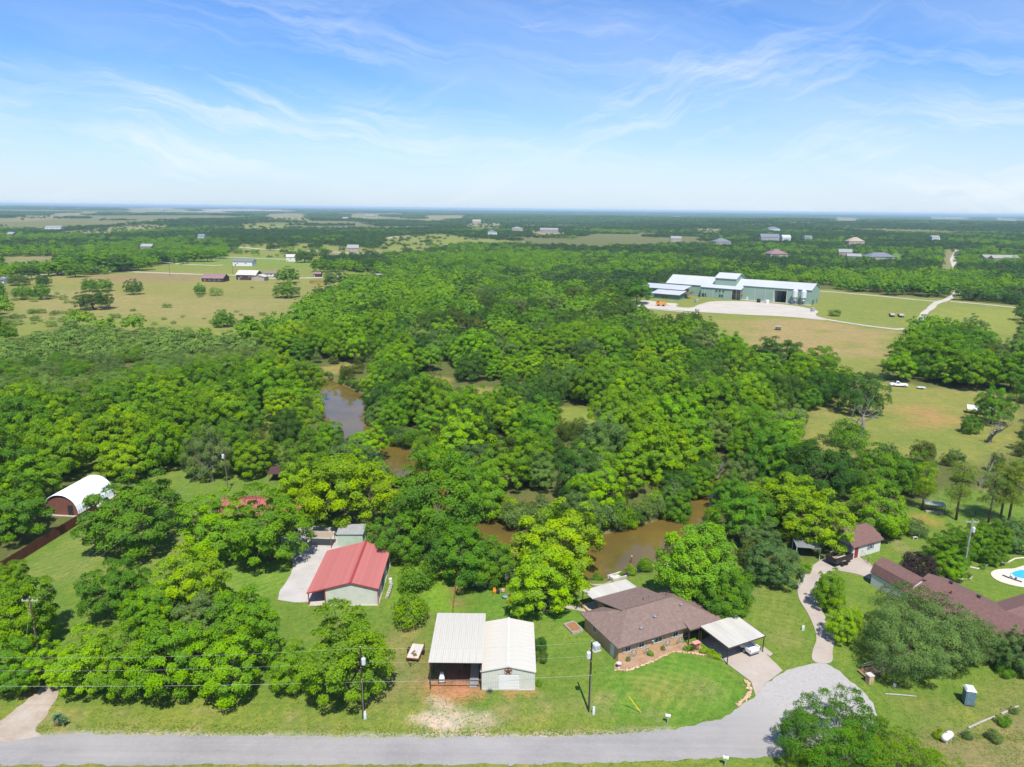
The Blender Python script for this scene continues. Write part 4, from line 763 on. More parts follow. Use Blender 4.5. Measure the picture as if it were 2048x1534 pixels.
def bank_shrubs():
    pts = [np.array(p) for p in CREEK]; n = 0
    for (a, b) in zip(pts[:-1], pts[1:]):
        d = (b - a)[:2]; L = np.hypot(*d); d = d / L; nr = np.array([-d[1], d[0]])
        for k in range(int(L / 1.7)):
            for s in (1, -1):
                f_ = (k + random.random()) * 1.7 / L; w = a[2] + (b[2] - a[2]) * f_; q = a[:2] + (b - a)[:2] * f_ + nr * s * (w / 2 + random.uniform(-.3, 2.4)); cd_ = creek_d(np.array([q[0]]), np.array([q[1]]))[0]
                if cd_ < -.6 or inpoly(np.array([q[0]]), np.array([q[1]]), LAWN_W)[0]: continue
                far_side = np.hypot(*q) > np.hypot(*(a[:2] + (b - a)[:2] * f_)); r_ = random.uniform(1.4, 3.2) if far_side and q[1] < 222 else random.uniform(.7, 1.4); t_ = random.choice(['elm', 'grey', 'pecan', 'mesquite', 'bright', 'oak'])
                plant('bush', q, r_, t_, auto_label('bank shrub', t_, r_, q[0], q[1], 1.2, 1.9), 'shrub', 'shrubs on the creek bank', name='bank_shrub', tall=random.uniform(.8, 1.3)); n += 1
    print('bank shrubs', n)
bank_shrubs()

# ================================================================== buildings and the things around them
M_WROOF = mat('white_metal_roof', (.49, .465, .405), .45, .12, .9, streak=(1, .12, 1)); M_REDROOF = mat('red_metal_roof', (.43, .145, .13), .42, .17, .7, streak=(.15, 1, 1)); M_RED = mat('red_trim', (.33, .05, .045), .5, .15, 2)
M_PWALL = mat('pale_steel_wall', (.52, .52, .45), .55, .08, .8); M_WHITE = mat('white_paint', (.62, .61, .58), .5, .06, 2); M_DARK = mat('dark_steel', (.035, .033, .032), .6, .3, 3); M_BROWNST = mat('brown_steel', (.075, .045, .035), .6, .3, 3)
M_BRICK = mat('tan_brick', (.50, .32, .17), .85, .14, 2.5, .3, 12, col2=(.40, .245, .125)); M_SHING = mat('brown_shingles', (.20, .14, .115), .9, .2, 2.2, .5, 7, col2=(.145, .10, .082)); M_PLUM = mat('plum_shingles', (.165, .092, .078), .9, .2, 2.2, .5, 7, col2=(.125, .07, .06))
M_FASCIA = mat('brown_fascia', (.10, .065, .05), .7, .2, 3); M_GLASS = mat('window_glass', (.045, .06, .07), .08, .2, 1, spec=.6); M_GALV = mat('galvanised', (.45, .47, .48), .35, .15, 3, metal=.6); M_CONCR = mat('cast_concrete', (.46, .41, .35), .9, .15, 2, .2, 15)
M_WOOD = mat('weathered_wood', (.20, .125, .075), .9, .3, 3, .3, 18, streak=(1, 1, .2)); M_FENCE = mat('stained_pickets', (.155, .052, .028), .9, .35, 2.5, .3, 20, streak=(2, 2, .25)); M_GREY = mat('grey_paint', (.30, .31, .30), .6, .15, 2); M_SILV = mat('silver_wood', (.38, .35, .31), .9, .25, 4)
M_GREEN = mat('factory_green', (.235, .335, .265), .6, .07, .12); M_FROOF = mat('factory_roof', (.44, .46, .465), .4, .06, .08); M_STONE = mat('sandstone', (.52, .36, .215), .9, .3, 1.2, .4, 8); M_WSTONE = mat('pale_stone', (.56, .52, .46), .9, .25, 1.5, .4, 8); M_TYRE = mat('tyre', (.018, .018, .018), .85, .2, 5)
M_CARW = mat('white_car_paint', (.78, .79, .80), .18, .03, 1, spec=.6); M_TEAL = mat('slate_blue_plastic', (.13, .205, .24), .5, .15, 2); M_LTEAL = mat('pale_grey_plastic', (.55, .60, .60), .5, .1, 2); M_YEL = mat('yellow_plastic', (.75, .55, .02), .5, .1, 3); M_POLE = mat('creosote_pole', (.052, .036, .028), .9, .4, 5, .3, 10, streak=(1, 1, .1)); M_BROWNP = mat('brown_pole', (.16, .10, .07), .9, .4, 5, .3, 10, streak=(1, 1, .1))
M_ORANGE = mat('orange_paint', (.70, .25, .03), .6, .15, 4); M_PINK = mat('pink_paint', (.65, .30, .28), .6, .15, 4); M_RUST = mat('rusty_steel', (.30, .105, .035), .8, .35, 5); M_WIRE = mat('bare_wire', (.40, .40, .39), .4, .1, 2); M_TANROOF = mat('tan_roof', (.36, .29, .22), .8, .15, 1); M_BLUEROOF = mat('slate_roof', (.16, .18, .21), .7, .2, 1); M_BROWNROOF = mat('mauve_roof', (.24, .15, .145), .6, .15, .5); M_CREAM = mat('cream_wall', (.36, .315, .24), .8, .1, 1); M_POOL = mat('pool_water', (.05, .42, .58), .06, .1, .6, spec=.5); M_DECK = mat('pool_deck', (.60, .52, .43), .85, .12, .6); M_SAGE = mat('sage_steel', (.42, .50, .40), .6, .1, 1)

def frame_mesh(w, h, m, t=.07, d=.07):
    return MB().box(-w / 2, w / 2, -d, .0, -h / 2, -h / 2 + t).box(-w / 2, w / 2, -d, 0, h / 2 - t, h / 2).box(-w / 2, -w / 2 + t, -d, 0, -h / 2 + t, h / 2 - t).box(w / 2 - t, w / 2, -d, 0, -h / 2 + t, h / 2 - t).box(-.02, .02, -d * .8, 0, -h / 2 + t, h / 2 - t).mesh('window', m)
def win(parent, x, y, z, w=1.0, h=.9, rz=0.0, m=None, shutter=None):  # rz 0: faces -y
    o = link('window', frame_mesh(w, h, m or M_WHITE), parent, (x, y, z), rz); g_ = MB().box(-w / 2 + .03, w / 2 - .03, -.03, .01, -h / 2 + .03, h / 2 - .03).build('pane', M_GLASS, o)
    if shutter:
        for s in (-1, 1): q = MB().box(-.17, .17, -.05, 0, -h / 2, h / 2); [q.box(-.14, .14, -.065, -.05, -h / 2 + .06 + .11 * k, -h / 2 + .12 + .11 * k) for k in range(int((h - .12) / .11))]; q.build('shutter', shutter, o, (s * (w / 2 + .19), 0, 0))
    return o
def door(parent, x, y, z0, w, h, m, rz=0.0, name='door', panels_=0):
    o = MB().box(-w / 2, w / 2, -.05, .0, 0, h).build(name, m, parent, (x, y, z0), rz)
    if panels_:
        ph = h / panels_
        me = MB().box(-w / 2 + .04, w / 2 - .04, -.075, -.05, .03, ph - .03).mesh('door_panel', m)
        for k in range(panels_): link('door_panel', me, o, (0, 0, k * ph))
    else: MB().tube([(w / 2 - .12, -.09, h * .47), (w / 2 - .12, -.05, h * .47)], .035, 6).build('handle', M_GALV, o)
    return o
def panel_mesh(w, L, m, ribs=3, t=.03, rh=.035):
    mb = MB().box(0.003, w - .003, 0, L, -t, 0)
    for k in range(ribs): c = w * (k + .0) / ribs + .04; mb.add([(c - .03, 0, 0), (c + .03, 0, 0), (c + .012, 0, rh), (c - .012, 0, rh), (c - .03, L, 0), (c + .03, L, 0), (c + .012, L, rh), (c - .012, L, rh)], [(0, 1, 2, 3), (7, 6, 5, 4), (0, 3, 7, 4), (1, 5, 6, 2), (3, 2, 6, 7)])
    return mb.mesh('panel', m)
def lay_panels(parent, o, u, v, length, width, m, L, ribs=3):
    n = max(1, round(length / width)); w = length / n; me = panel_mesh(w, L, m, ribs); u = Vector(u).normalized(); v = Vector(v).normalized(); nrm = u.cross(v)
    for i in range(n):
        p = link('panel', me, parent); q = Vector(o) + u * (w * i)
        p.matrix_local = Matrix(((u.x, v.x, nrm.x, q.x), (u.y, v.y, nrm.y, q.y), (u.z, v.z, nrm.z, q.z), (0, 0, 0, 1)))
def ribwall(mb, a, b, z0, zt, t=.06, step=.3, proud=.03):             # a wall from a to b (xy) with upright ribs; zt(s) gives the top height
    a, b = np.array(a, float), np.array(b, float); L = np.hypot(*(b - a)); d = (b - a) / L; n = np.array([d[1], -d[0]]); S = sorted({0.0, L} | {float(s) for s in np.arange(0, L, step)} | ({L / 2} if True else set()))
    for s0, s1 in zip(S[:-1], S[1:]):
        p0, p1 = a + d * s0, a + d * s1; q0, q1 = p0 - n * t, p1 - n * t
        mb.add([(p0[0], p0[1], z0), (p1[0], p1[1], z0), (p1[0], p1[1], zt(s1)), (p0[0], p0[1], zt(s0)), (q0[0], q0[1], z0), (q1[0], q1[1], z0), (q1[0], q1[1], zt(s1)), (q0[0], q0[1], zt(s0))], [(0, 1, 2, 3), (7, 6, 5, 4), (3, 2, 6, 7)])
        if 0 < s0 < L - .1 and abs(s0 - L / 2) > .02:
            r0 = p0 - d * .03 + n * proud; r1 = p0 + d * .03 + n * proud; e0 = p0 - d * .05; e1 = p0 + d * .05; zz = zt(s0) - .01
            mb.add([(e0[0], e0[1], z0), (r0[0], r0[1], z0), (r1[0], r1[1], z0), (e1[0], e1[1], z0), (e0[0], e0[1], zz), (r0[0], r0[1], zz), (r1[0], r1[1], zz), (e1[0], e1[1], zz)], [(0, 1, 5, 4), (1, 2, 6, 5), (2, 3, 7, 6), (4, 5, 6, 7)])
    return mb
def gable(mb, x0, x1, y0, y1, z, rise, axis='x', over=.4, t=.12):     # two roof slabs
    x0, x1, y0, y1 = x0 - over, x1 + over, y0 - over, y1 + over
    if axis == 'x':
        m_ = (y0 + y1) / 2; k = rise * over / (m_ - y0); zl = z - k * 0
        return mb.slab([(x0, y0, zl), (x1, y0, zl), (x1, m_, z + rise), (x0, m_, z + rise)], t).slab([(x0, m_, z + rise), (x1, m_, z + rise), (x1, y1, zl), (x0, y1, zl)], t)
    m_ = (x0 + x1) / 2
    return mb.slab([(x0, y0, z), (m_, y0, z + rise), (m_, y1, z + rise), (x0, y1, z)], t).slab([(m_, y0, z + rise), (x1, y0, z), (x1, y1, z), (m_, y1, z + rise)], t)
def hip(mb, x0, x1, y0, y1, z, rise, t=.14, run=None):
    m_ = (y0 + y1) / 2; r_ = run or (y1 - y0) / 2; a, b = (x0 + r_, m_, z + rise), (x1 - r_, m_, z + rise); c = [(x0, y0, z), (x1, y0, z), (x1, y1, z), (x0, y1, z)]
    lo = [(p[0], p[1], p[2] - t) for p in c]
    return mb.add(c + [a, b] + lo, [(0, 1, 5, 4), (1, 2, 5), (2, 3, 4, 5), (3, 0, 4), (0, 6, 7, 1), (1, 7, 8, 2), (2, 8, 9, 3), (3, 9, 6, 0), (9, 8, 7, 6)])
def gwall(mb, x0, x1, y0, y1, z0, h, rise, axis):                      # four walls with gable ends
    if axis == 'x': return mb.prismx([(y0, z0), (y1, z0), (y1, h), ((y0 + y1) / 2, h + rise), (y0, h)], x0, x1)
    return mb.prism([(x0, z0), (x1, z0), (x1, h), ((x0 + x1) / 2, h + rise), (x0, h)], y0, y1)

# ---------------------------------------------------------------- open pole shed and white workshop
def open_shed():
    t = thing('open_shed', 'tall open shed with ribbed white metal roof and dirt floor', 'shed', (-10.1, 79.75, 0)); w, L, h, hb = 6.65, 10.6, 4.15, 4.35
    r = MB().box(0, w, 0, .09, h - .22, h - .02).box(0, w, L - .09, L, hb - .24, hb - .04); r.box(0.0, .09, .09, L - .09, h - .2, h - .06).box(w - .09, w, .09, L - .09, h - .2, h - .06); r = r.build('roof', M_RED, t)
    lay_panels(r, (-.12, -.25, h), (1, 0, 0), (0, L + .4, hb - h), w + .24, .86, M_WROOF, L + .5, 3)
    pm = MB().box(-.07, .07, -.07, .07, 0, 4.0).mesh('post', M_BROWNST)
    for x in (.07, w - .07):
        for y in (.1, L / 3, 2 * L / 3, L - .1): link('post', pm, t, (x, y, 0))
    MB().box(.14, w - .14, .05, .13, 1.28, 1.42).build('rail', M_BROWNST, t); bk = MB(); ribwall(bk, (0.08, L - .12), (w - .08, L - .12), 0, lambda s: hb - .26); bk.build('back_wall', M_SAGE, t)
    sw = MB(); ribwall(sw, (w - .13, L - .2), (w - .13, L * .45), 0, lambda s: 4.0); sw.build('side_wall', M_GREY, t)
open_shed()
def stored_things():
    t = thing('garden_machine', 'pale covered machine standing under the open shed at its left post', 'machine', (-8.7, 81.3, 0), .1)
    MB().box(-.35, .35, -.4, .4, .25, .75).build('body', M_LTEAL, t); MB().add([(-.32, -.35, .75), (.32, -.35, .75), (.32, .35, .75), (-.32, .35, .75), (-.2, -.1, 1.35), (.2, -.1, 1.35), (.2, .25, 1.35), (-.2, .25, 1.35)], [(0, 1, 5, 4), (1, 2, 6, 5), (2, 3, 7, 6), (3, 0, 4, 7), (4, 5, 6, 7)]).build('cover', M_LTEAL, t)
    for s in (-1, 1): MB().tube([(s * .38, -.2, .25), (s * .46, -.2, .25)], .25, 10).build('wheel', M_TYRE, t)
    t = thing('sheet_stack', 'stack of grey roofing sheets leaning at the right side of the open shed', 'metal sheets', (-4.6, 80.6, 0)); me = MB().obox((0, 1.9, .55), (.95, 4.6, .03), 0, R(13)).mesh('sheet', M_GALV)
    for k in range(5): link('sheet', me, t, (.05 * k, .1 * k, .05 * k), 0)
    for y in (.2, 3.4): MB().box(-.5, .7, y, y + .12, 0, .18 + .22 * y).build('bearer', M_WOOD, t)
stored_things()
def workshop():
    t = thing('white_workshop', 'white steel workshop with cream gable roof, white garage door and star', 'workshop', (-3.45, 79.9, 0)); w, L, h, rise = 6.75, 10.9, 2.72, .72
    mb = MB(); zt = lambda s: h + rise * (1 - abs(s - w / 2) / (w / 2)); ribwall(mb, (0, 0), (w, 0), .1, zt); ribwall(mb, (w, 0), (w, L), .1, lambda s: h); ribwall(mb, (w, L), (0, L), .1, zt); ribwall(mb, (0, L), (0, 0), .1, lambda s: h); mb.build('wall', M_PWALL, t)
    MB().box(-.1, w + .1, -.1, L + .1, -.1, .1).build('foundation', M_CONCR, t)
    r = MB().box(w / 2 - .16, w / 2 + .16, -.22, L + .22, h + rise + .075, h + rise + .10); r.add([(-.16, -.2, h - .06), (w / 2, -.2, h + rise - .02), (w + .16, -.2, h - .06), (w + .16, -.2, h + .07), (w / 2, -.2, h + rise + .1), (-.16, -.2, h + .07), (-.16, -.14, h - .06), (w / 2, -.14, h + rise - .02), (w + .16, -.14, h - .06), (w + .16, -.14, h + .07), (w / 2, -.14, h + rise + .1), (-.16, -.14, h + .07)], [(0, 1, 4, 5), (1, 2, 3, 4), (6, 11, 10, 7), (7, 10, 9, 8), (0, 5, 11, 6), (2, 8, 9, 3), (5, 4, 10, 11), (4, 3, 9, 10), (0, 6, 7, 1), (1, 7, 8, 2)]); r = r.build('roof', M_PWALL, t)
    sl = math.hypot(w / 2 + .2, rise)
    lay_panels(r, (-.2, L + .15, h + .04), (0, -1, 0), (w / 2 + .2, 0, rise), L + .3, .91, M_WROOF, sl, 3); lay_panels(r, (w + .2, -.15, h + .04), (0, 1, 0), (-w / 2 - .2, 0, rise), L + .3, .91, M_WROOF, sl, 3)
    door(t, 3.45, -.03, .1, 2.65, 2.1, M_WHITE, name='garage_door', panels_=5)
    MB().box(2.05, 4.85, -.06, .0, 2.21, 2.3).build('door_header', M_GREY, t)
    MB().box(-.05, .06, -.05, .06, .1, h).box(w - .06, w + .05, -.05, .06, .1, h).build('corner_trim', M_PWALL, t)
    s = thing('barn_star', 'rust red metal star in a ring on the workshop gable', 'star', (-3.45 + 3.38, 79.83, 2.78))
    V = [(0, -.12, 0)] + [(.55 * (1 if k % 2 == 0 else .42) * math.sin(k * math.pi / 5), -.03, .55 * (1 if k % 2 == 0 else .42) * math.cos(k * math.pi / 5)) for k in range(10)]
    MB().add(V + [(0, .0, 0)], [(0, 1 + k, 1 + (k + 1) % 10) for k in range(10)] + [(11, 1 + (k + 1) % 10, 1 + k) for k in range(10)]).build('star', mat('star_rust', (.17, .045, .025), .6, .3, 4), s); MB().torus((0, -.03, 0), .5, .025).build('ring', M_RUST, s)
workshop()

# ---------------------------------------------------------------- tan brick house
HO, HR = (14.73 + .35, 85.28 + .25), R(26.5)
def HL(x, y, z=0.0): c, s = math.cos(HR), math.sin(HR); return (14.73 + x * c - y * s, 85.28 + x * s + y * c, z)
def tan_house():
    t = thing('tan_house', 'long tan brick house with brown shingled hip roof', 'house', HL(0, 0), HR); h = 2.5
    w = MB().box(.5, 11.6, .55, 9.2, 0, h).box(11.6, 17.3, 2.0, 9.2, 0, h).box(4.3, 12.0, 9.2, 11.6, 0, h).build('wall', M_BRICK, t)
    MB().box(11.6, 13.2, 1.2, 2.05, 0, .1).build('porch_slab', M_CONCR, t)
    r = hip(MB(), 0, 17.7, 0, 9.75, h, 2.0, .16).build('roof', M_SHING, t)
    MB().slab([(11.75, -.75, h + .02), (17.75, -.75, h + .02), (17.75, 1.0, h + .5), (11.75, 1.0, h + .5)], .16).build('porch_roof', M_SHING, r)
    MB().slab([(4.0, 5.2, 4.44), (12.3, 5.2, 4.44), (12.5, 12.1, 2.62), (3.8, 12.1, 2.62)], .14).build('rear_roof', M_SHING, r)
    for x, y in ((4.9, 1.6), (8.0, 2.6), (13.2, 3.2)):
        z = h + .41 * min(y, 17.7 - x) ; v = MB().lathe([(.02, .42), (.2, .36), (.24, .26), (.13, .22), (.13, -.1)], (x, y, z)).build('roof_vent', M_GALV, r)
    for x, y in ((7.0, 7.0), (8.9, 6.6), (10.3, 6.9), (12.6, 6.0)): MB().tube([(x, y, 3.6), (x, y, 4.55)], .07, 8).build('vent_pipe', M_RED if x in (8.9, 12.6) else M_GALV, r)
    c = MB().box(16.9, 18.0, 8.1, 9.1, 0, 5.0).box(16.84, 18.06, 8.04, 9.16, 4.7, 5.0).build('chimney', M_BRICK, t); MB().box(17.1, 17.8, 8.3, 8.9, 5.0, 5.2).build('flue', M_DARK, c)
    MB().box(-.02, 11.7, -.03, .0, h - .16, h + .02).box(11.7, 17.78, -.79, -.76, h - .14, h + .04).build('fascia', M_FASCIA, t)
    for x in (2.0, 4.3, 7.2, 10.2): win(t, x, .55, 1.55, 1.0 if x != 7.2 else 1.35, .85, 0, M_WHITE, M_SILV)
    win(t, .5, 6.5, 1.55, .9, .9, R(-90)); win(t, 5.5, 9.2, 1.5, .9, .9, R(180)); door(t, .5, 2.0, .05, .85, 2.0, M_WHITE, R(-90)); door(t, 12.3, 2.0, .1, .95, 2.05, M_WOOD)
    win(t, 15.2, 2.0, 1.5, 1.4, 1.1, 0, M_WHITE); MB().box(11.72, 11.84, -.55, -.43, 0, h - .1).box(13.6, 13.72, -.55, -.43, 0, h - .1).build('porch_post', M_BROWNST, t)
    MB().lathe([(.02, .1), (.2, .05), (.22, -.12), (.1, -.16)], (6.0, .32, 2.0)).build('wall_lamp', M_LTEAL, t)
tan_house()
def patio_cover():
    t = thing('patio_cover', 'flat white patio cover behind the tan house facing the creek', 'patio cover', HL(0, 0), HR)
    MB().slab([(3.6, 12.05, 2.72), (11.8, 12.05, 2.72), (11.8, 15.0, 2.6), (3.6, 15.0, 2.6)], .12).build('roof', M_WROOF, t)
    for x in (3.7, 7.7, 11.7): MB().box(x - .05, x + .05, 14.85, 14.95, 0, 2.5).build('post', M_BROWNST, t)
    MB().box(3.5, 11.9, 11.6, 15.1, 0, .08).build('slab', M_CONCR, t); MB().box(3.3, 3.5, 9.4, 15.1, 0, .45).build('low_wall', M_BRICK, t)
patio_cover()
def carport():
    t = thing('carport', 'flat white carport on thin brown posts beside the tan house', 'carport', HL(0, 0), HR)
    MB().slab([(13.5, -6.45, 2.62), (20.2, -6.45, 2.62), (20.2, -.78, 2.72), (13.5, -.78, 2.72)], .05).build('roof', M_RED if False else M_WROOF, t)
    MB().box(13.5, 20.2, -6.5, -6.46, 2.48, 2.66).box(13.46, 13.5, -6.5, -.8, 2.48, 2.7).box(20.2, 20.24, -6.5, -.8, 2.48, 2.7).build('fascia', M_FASCIA, t)
    for x in (13.6, 20.1):
        for y in (-6.35, -3.6, -.95): MB().box(x - .05, x + .05, y - .05, y + .05, 0, 2.56).build('post', M_BROWNST, t)
carport()
def pickup(name, label, loc, rz, paint, group=None):
    t = thing(name, label, 'pickup truck', loc, rz, group); hw = .96                               # front towards +x, rear at x=-2.85
    b = MB(); secs = [(-2.85, .55, 1.12), (-.2, .5, 1.14), (1.5, .5, 1.16), (2.6, .52, 1.08), (2.85, .56, .9)]
    for (xa, za, ta), (xb, zb, tb) in zip(secs[:-1], secs[1:]):
        na, nb = (hw if abs(xa) < 2.7 else hw - .05), (hw if abs(xb) < 2.7 else hw - .06)
        if xa < -.3:                                                    # open bed: two sides and a floor
            for s in (-1, 1): b.box(xa, xb, min(s * hw, s * (hw - .12)), max(s * hw, s * (hw - .12)), za, ta)
            b.box(xa, xb, -hw + .12, hw - .12, .55, .68); b.box(xa, xa + .08, -hw + .12, hw - .12, .68, 1.1)
        else: b.add([(xa, -na, za), (xa, na, za), (xa, na * .97, ta), (xa, -na * .97, ta), (xb, -nb, zb), (xb, nb, zb), (xb, nb * .97, tb), (xb, -nb * .97, tb)], [(0, 1, 2, 3), (7, 6, 5, 4), (0, 3, 7, 4), (1, 5, 6, 2), (3, 2, 6, 7), (0, 4, 5, 1)])
    b.build('body', paint, t)
    c = MB().add([(-.25, -.9, 1.13), (1.45, -.9, 1.15), (1.45, .9, 1.15), (-.25, .9, 1.13), (-.05, -.72, 1.86), (.75, -.72, 1.86), (.75, .72, 1.86), (-.05, .72, 1.86)], [(0, 1, 5, 4), (1, 2, 6, 5), (2, 3, 7, 6), (3, 0, 4, 7), (4, 5, 6, 7)]).build('cab', paint, t)
    MB().add([(-.225, -.74, 1.25), (-.225, .74, 1.25), (-.085, .66, 1.77), (-.085, -.66, 1.77)], [(0, 1, 2, 3)]).build('rear_window', M_GLASS, c, (-.012, 0, 0)); MB().add([(1.38, -.78, 1.25), (1.38, .78, 1.25), (.83, .66, 1.79), (.83, -.66, 1.79)], [(0, 1, 2, 3)]).build('windscreen', M_GLASS, c, (.02, 0, .012))
    for s in (-1, 1): MB().add([(-.1, s * .885, 1.24), (1.15, s * .885, 1.24), (.72, s * .755, 1.76), (0, s * .755, 1.76)], [(0, 1, 2, 3)]).build('side_window', M_GLASS, c, (0, s * .012, 0))
    for x in (-1.75, 1.75):
        for s in (-1, 1): wl = MB().tube([(x, s * .76, .4), (x, s * .98, .4)], .4, 16).build('wheel', M_TYRE, t); MB().tube([(x, s * .985, .4), (x, s * 1.0, .4)], .23, 12).build('rim', M_GALV, wl)
    MB().box(-3.0, -2.86, -.9, .9, .45, .62).build('rear_bumper', M_GALV, t); MB().box(2.84, 2.98, -.9, .9, .4, .62).build('front_bumper', M_GALV, t)
    for s in (-1, 1): MB().box(-2.87, -2.84, s * .88 - .07, s * .88 + .07, .72, 1.05).build('tail_light', mat('tail_red', (.35, .02, .02), .3, .1, 2), t); MB().box(2.7, 2.84, s * .72 - .14, s * .72 + .14, .8, .95).build('headlight', M_LTEAL, t)
    MB().box(-2.862, -2.852, -.62, .62, .72, 1.04).build('tailgate', paint, t)
    return t
pickup('pickup_truck', 'white pickup parked nose in under the carport', HL(18.4, -3.7, .09), HR + R(90), M_CARW)
p = at(1797, 773); pickup('pickup_truck', 'white pickup standing in the pasture before the dense tree row', (p[0], p[1], 0), R(165), M_CARW)
def wagon_wheel(label, x, z, r_, lean=.18):
    t = thing('wagon_wheel', label, 'wagon wheel', HL(x, .32, 0), HR, 'wagon wheels along the front wall'); t.rotation_euler = (-lean, 0, HR)
    MB().torus((0, 0, r_), r_, .045, (0, 1, 0), 24, 6).build('rim', M_SILV, t); MB().tube([(0, -.1, r_), (0, .1, r_)], .11, 10).build('hub', M_SILV, t); sp = MB().tube([(0, 0, .1), (0, 0, r_)], .028, 5).mesh('spoke', M_SILV)
    for k in range(10): q = link('spoke', sp, t, (0, 0, r_)); q.rotation_euler[1] = k * 2 * math.pi / 10
wagon_wheel('large wagon wheel nearest the house corner', 2.9, 0, .62); wagon_wheel('small wagon wheel behind the bright green bush', 5.2, 0, .45); wagon_wheel('pale wagon wheel between the middle windows', 8.7, 0, .6); wagon_wheel('wagon wheel nearest the front door', 11.0, 0, .48)
def flower_bed():
    pts = [HL(-.9, -.9), HL(.8, -1.7), HL(3.0, -1.6), HL(5.2, -1.45), HL(7.0, -1.1), HL(8.6, -.95), HL(10.0, -1.6), HL(11.2, -2.6), HL(12.4, -3.6), HL(13.2, -4.6), HL(13.3, -1.0), HL(11.6, .5), HL(.5, .5), HL(-.3, .5)]
    sheet('flower_bed', smooth([p[:2] for p in pts], 1), stony('bed_mulch', (.36, .24, .15), (.27, .155, .095), (.44, .34, .26), .8, 3.0), .03, label='mulched flower bed along the front of the tan house', cat='flower bed')
    t = thing('bed_edging', 'row of sandstone blocks edging the flower bed', 'stone edging', (pts[4][0], pts[4][1], 0)); ms = [MB().blob((0, 0, 0), (.22, .15, .13), k, .3, 2).mesh('stone', M_STONE) for k in range(5)]
    path = [np.array(p[:2]) for p in pts[:10]]
    for a, b in zip(path[:-1], path[1:]):
        n = int(np.hypot(*(b - a)) / .36)
        for k in range(n): q = a + (b - a) * k / n; s = link('stone', random.choice(ms), t, (q[0] - pts[4][0] + random.uniform(-.05, .05), q[1] - pts[4][1] + random.uniform(-.05, .05), .1), random.uniform(0, 6)); s.scale = [random.uniform(.75, 1.25)] * 3
    t = thing('drive_edging', 'heap of sandstone blocks lining the foot of the carport driveway', 'stone edging', tuple(at(1495, 1390))); path = W((1490, 1362), (1497, 1372), (1500, 1385), (1494, 1396), (1483, 1405), (1476, 1411)); o = np.array(t.location)[:2]
    for a, b in zip(path[:-1], path[1:]):
        for k in range(6): q = a + (b - a) * k / 6 - o; s = link('stone', random.choice(ms), t, (q[0] + random.uniform(-.25, .25), q[1] + random.uniform(-.2, .2), .14), random.uniform(0, 6)); s.scale = [random.uniform(.9, 1.7)] * 3
flower_bed()
def small_house_things():
    t = thing('air_conditioner', 'grey air conditioner unit on a slab beside the tan house wall', 'air conditioner', HL(-.75, 4.2), HR); MB().box(-.6, .6, -.6, .6, 0, .1).build('pad', M_CONCR, t); c = MB().box(-.45, .45, -.45, .45, .1, .95).build('cabinet', M_LTEAL, t); MB().torus((0, 0, .97), .33, .03, (0, 0, 1)).build('fan_guard', M_GREY, c)
    for k in range(6): MB().box(-.47, .47, -.47, -.45, .2 + .11 * k, .24 + .11 * k).build('louvre', M_GREY, c)
    t = thing('bird_bath', 'round white bird bath at the corner of the flower bed', 'bird bath', HL(-.15, -.55)); MB().lathe([(.22, 0), (.12, .1), (.1, .55), (.2, .62), (.38, .72), (.36, .74), (.05, .68)]).build('basin', M_WSTONE, t)
    t = thing('garden_table', 'small pinkish stone table with urn beside the front door', 'table', HL(12.6, -1.2), HR); MB().box(-.6, .6, -.35, .35, .55, .65).build('table_top', M_PINK, t)
    for s in (-1, 1): MB().box(s * .45 - .08, s * .45 + .08, -.25, .25, 0, .55).build('leg', M_STONE, t)
    t = thing('clay_urn', 'clay urn standing in front of the stone table', 'urn', HL(12.2, -1.9)); MB().lathe([(.12, 0), (.26, .18), (.28, .35), (.16, .5), (.2, .56)]).build('pot', M_RUST, t)
    t = thing('planter_box', 'low raised planter with red soil beside the side wall', 'planter', HL(-.95, 10.0), HR); MB().box(-.9, .9, -1.3, -1.15, 0, .4).box(-.9, .9, 1.15, 1.3, 0, .4).box(-.9, -.75, -1.15, 1.15, 0, .4).box(.75, .9, -1.15, 1.15, 0, .4).build('kerb', M_SILV, t); MB().box(-.75, .75, -1.15, 1.15, 0, .28).build('soil', mat('red_soil', (.33, .16, .07), .95, .3, 4), t)
    t = thing('satellite_dish', 'small pale satellite dish on a post under the shade tree', 'satellite dish', (31.3, 95.2, 0)); MB().tube([(0, 0, 0), (0, 0, 1.0)], .04, 6).build('post', M_GALV, t); MB().lathe([(.38, .14), (.25, .04), (.02, 0)], (0, 0, 1.0)).build('dish', M_LTEAL, t)
small_house_things()

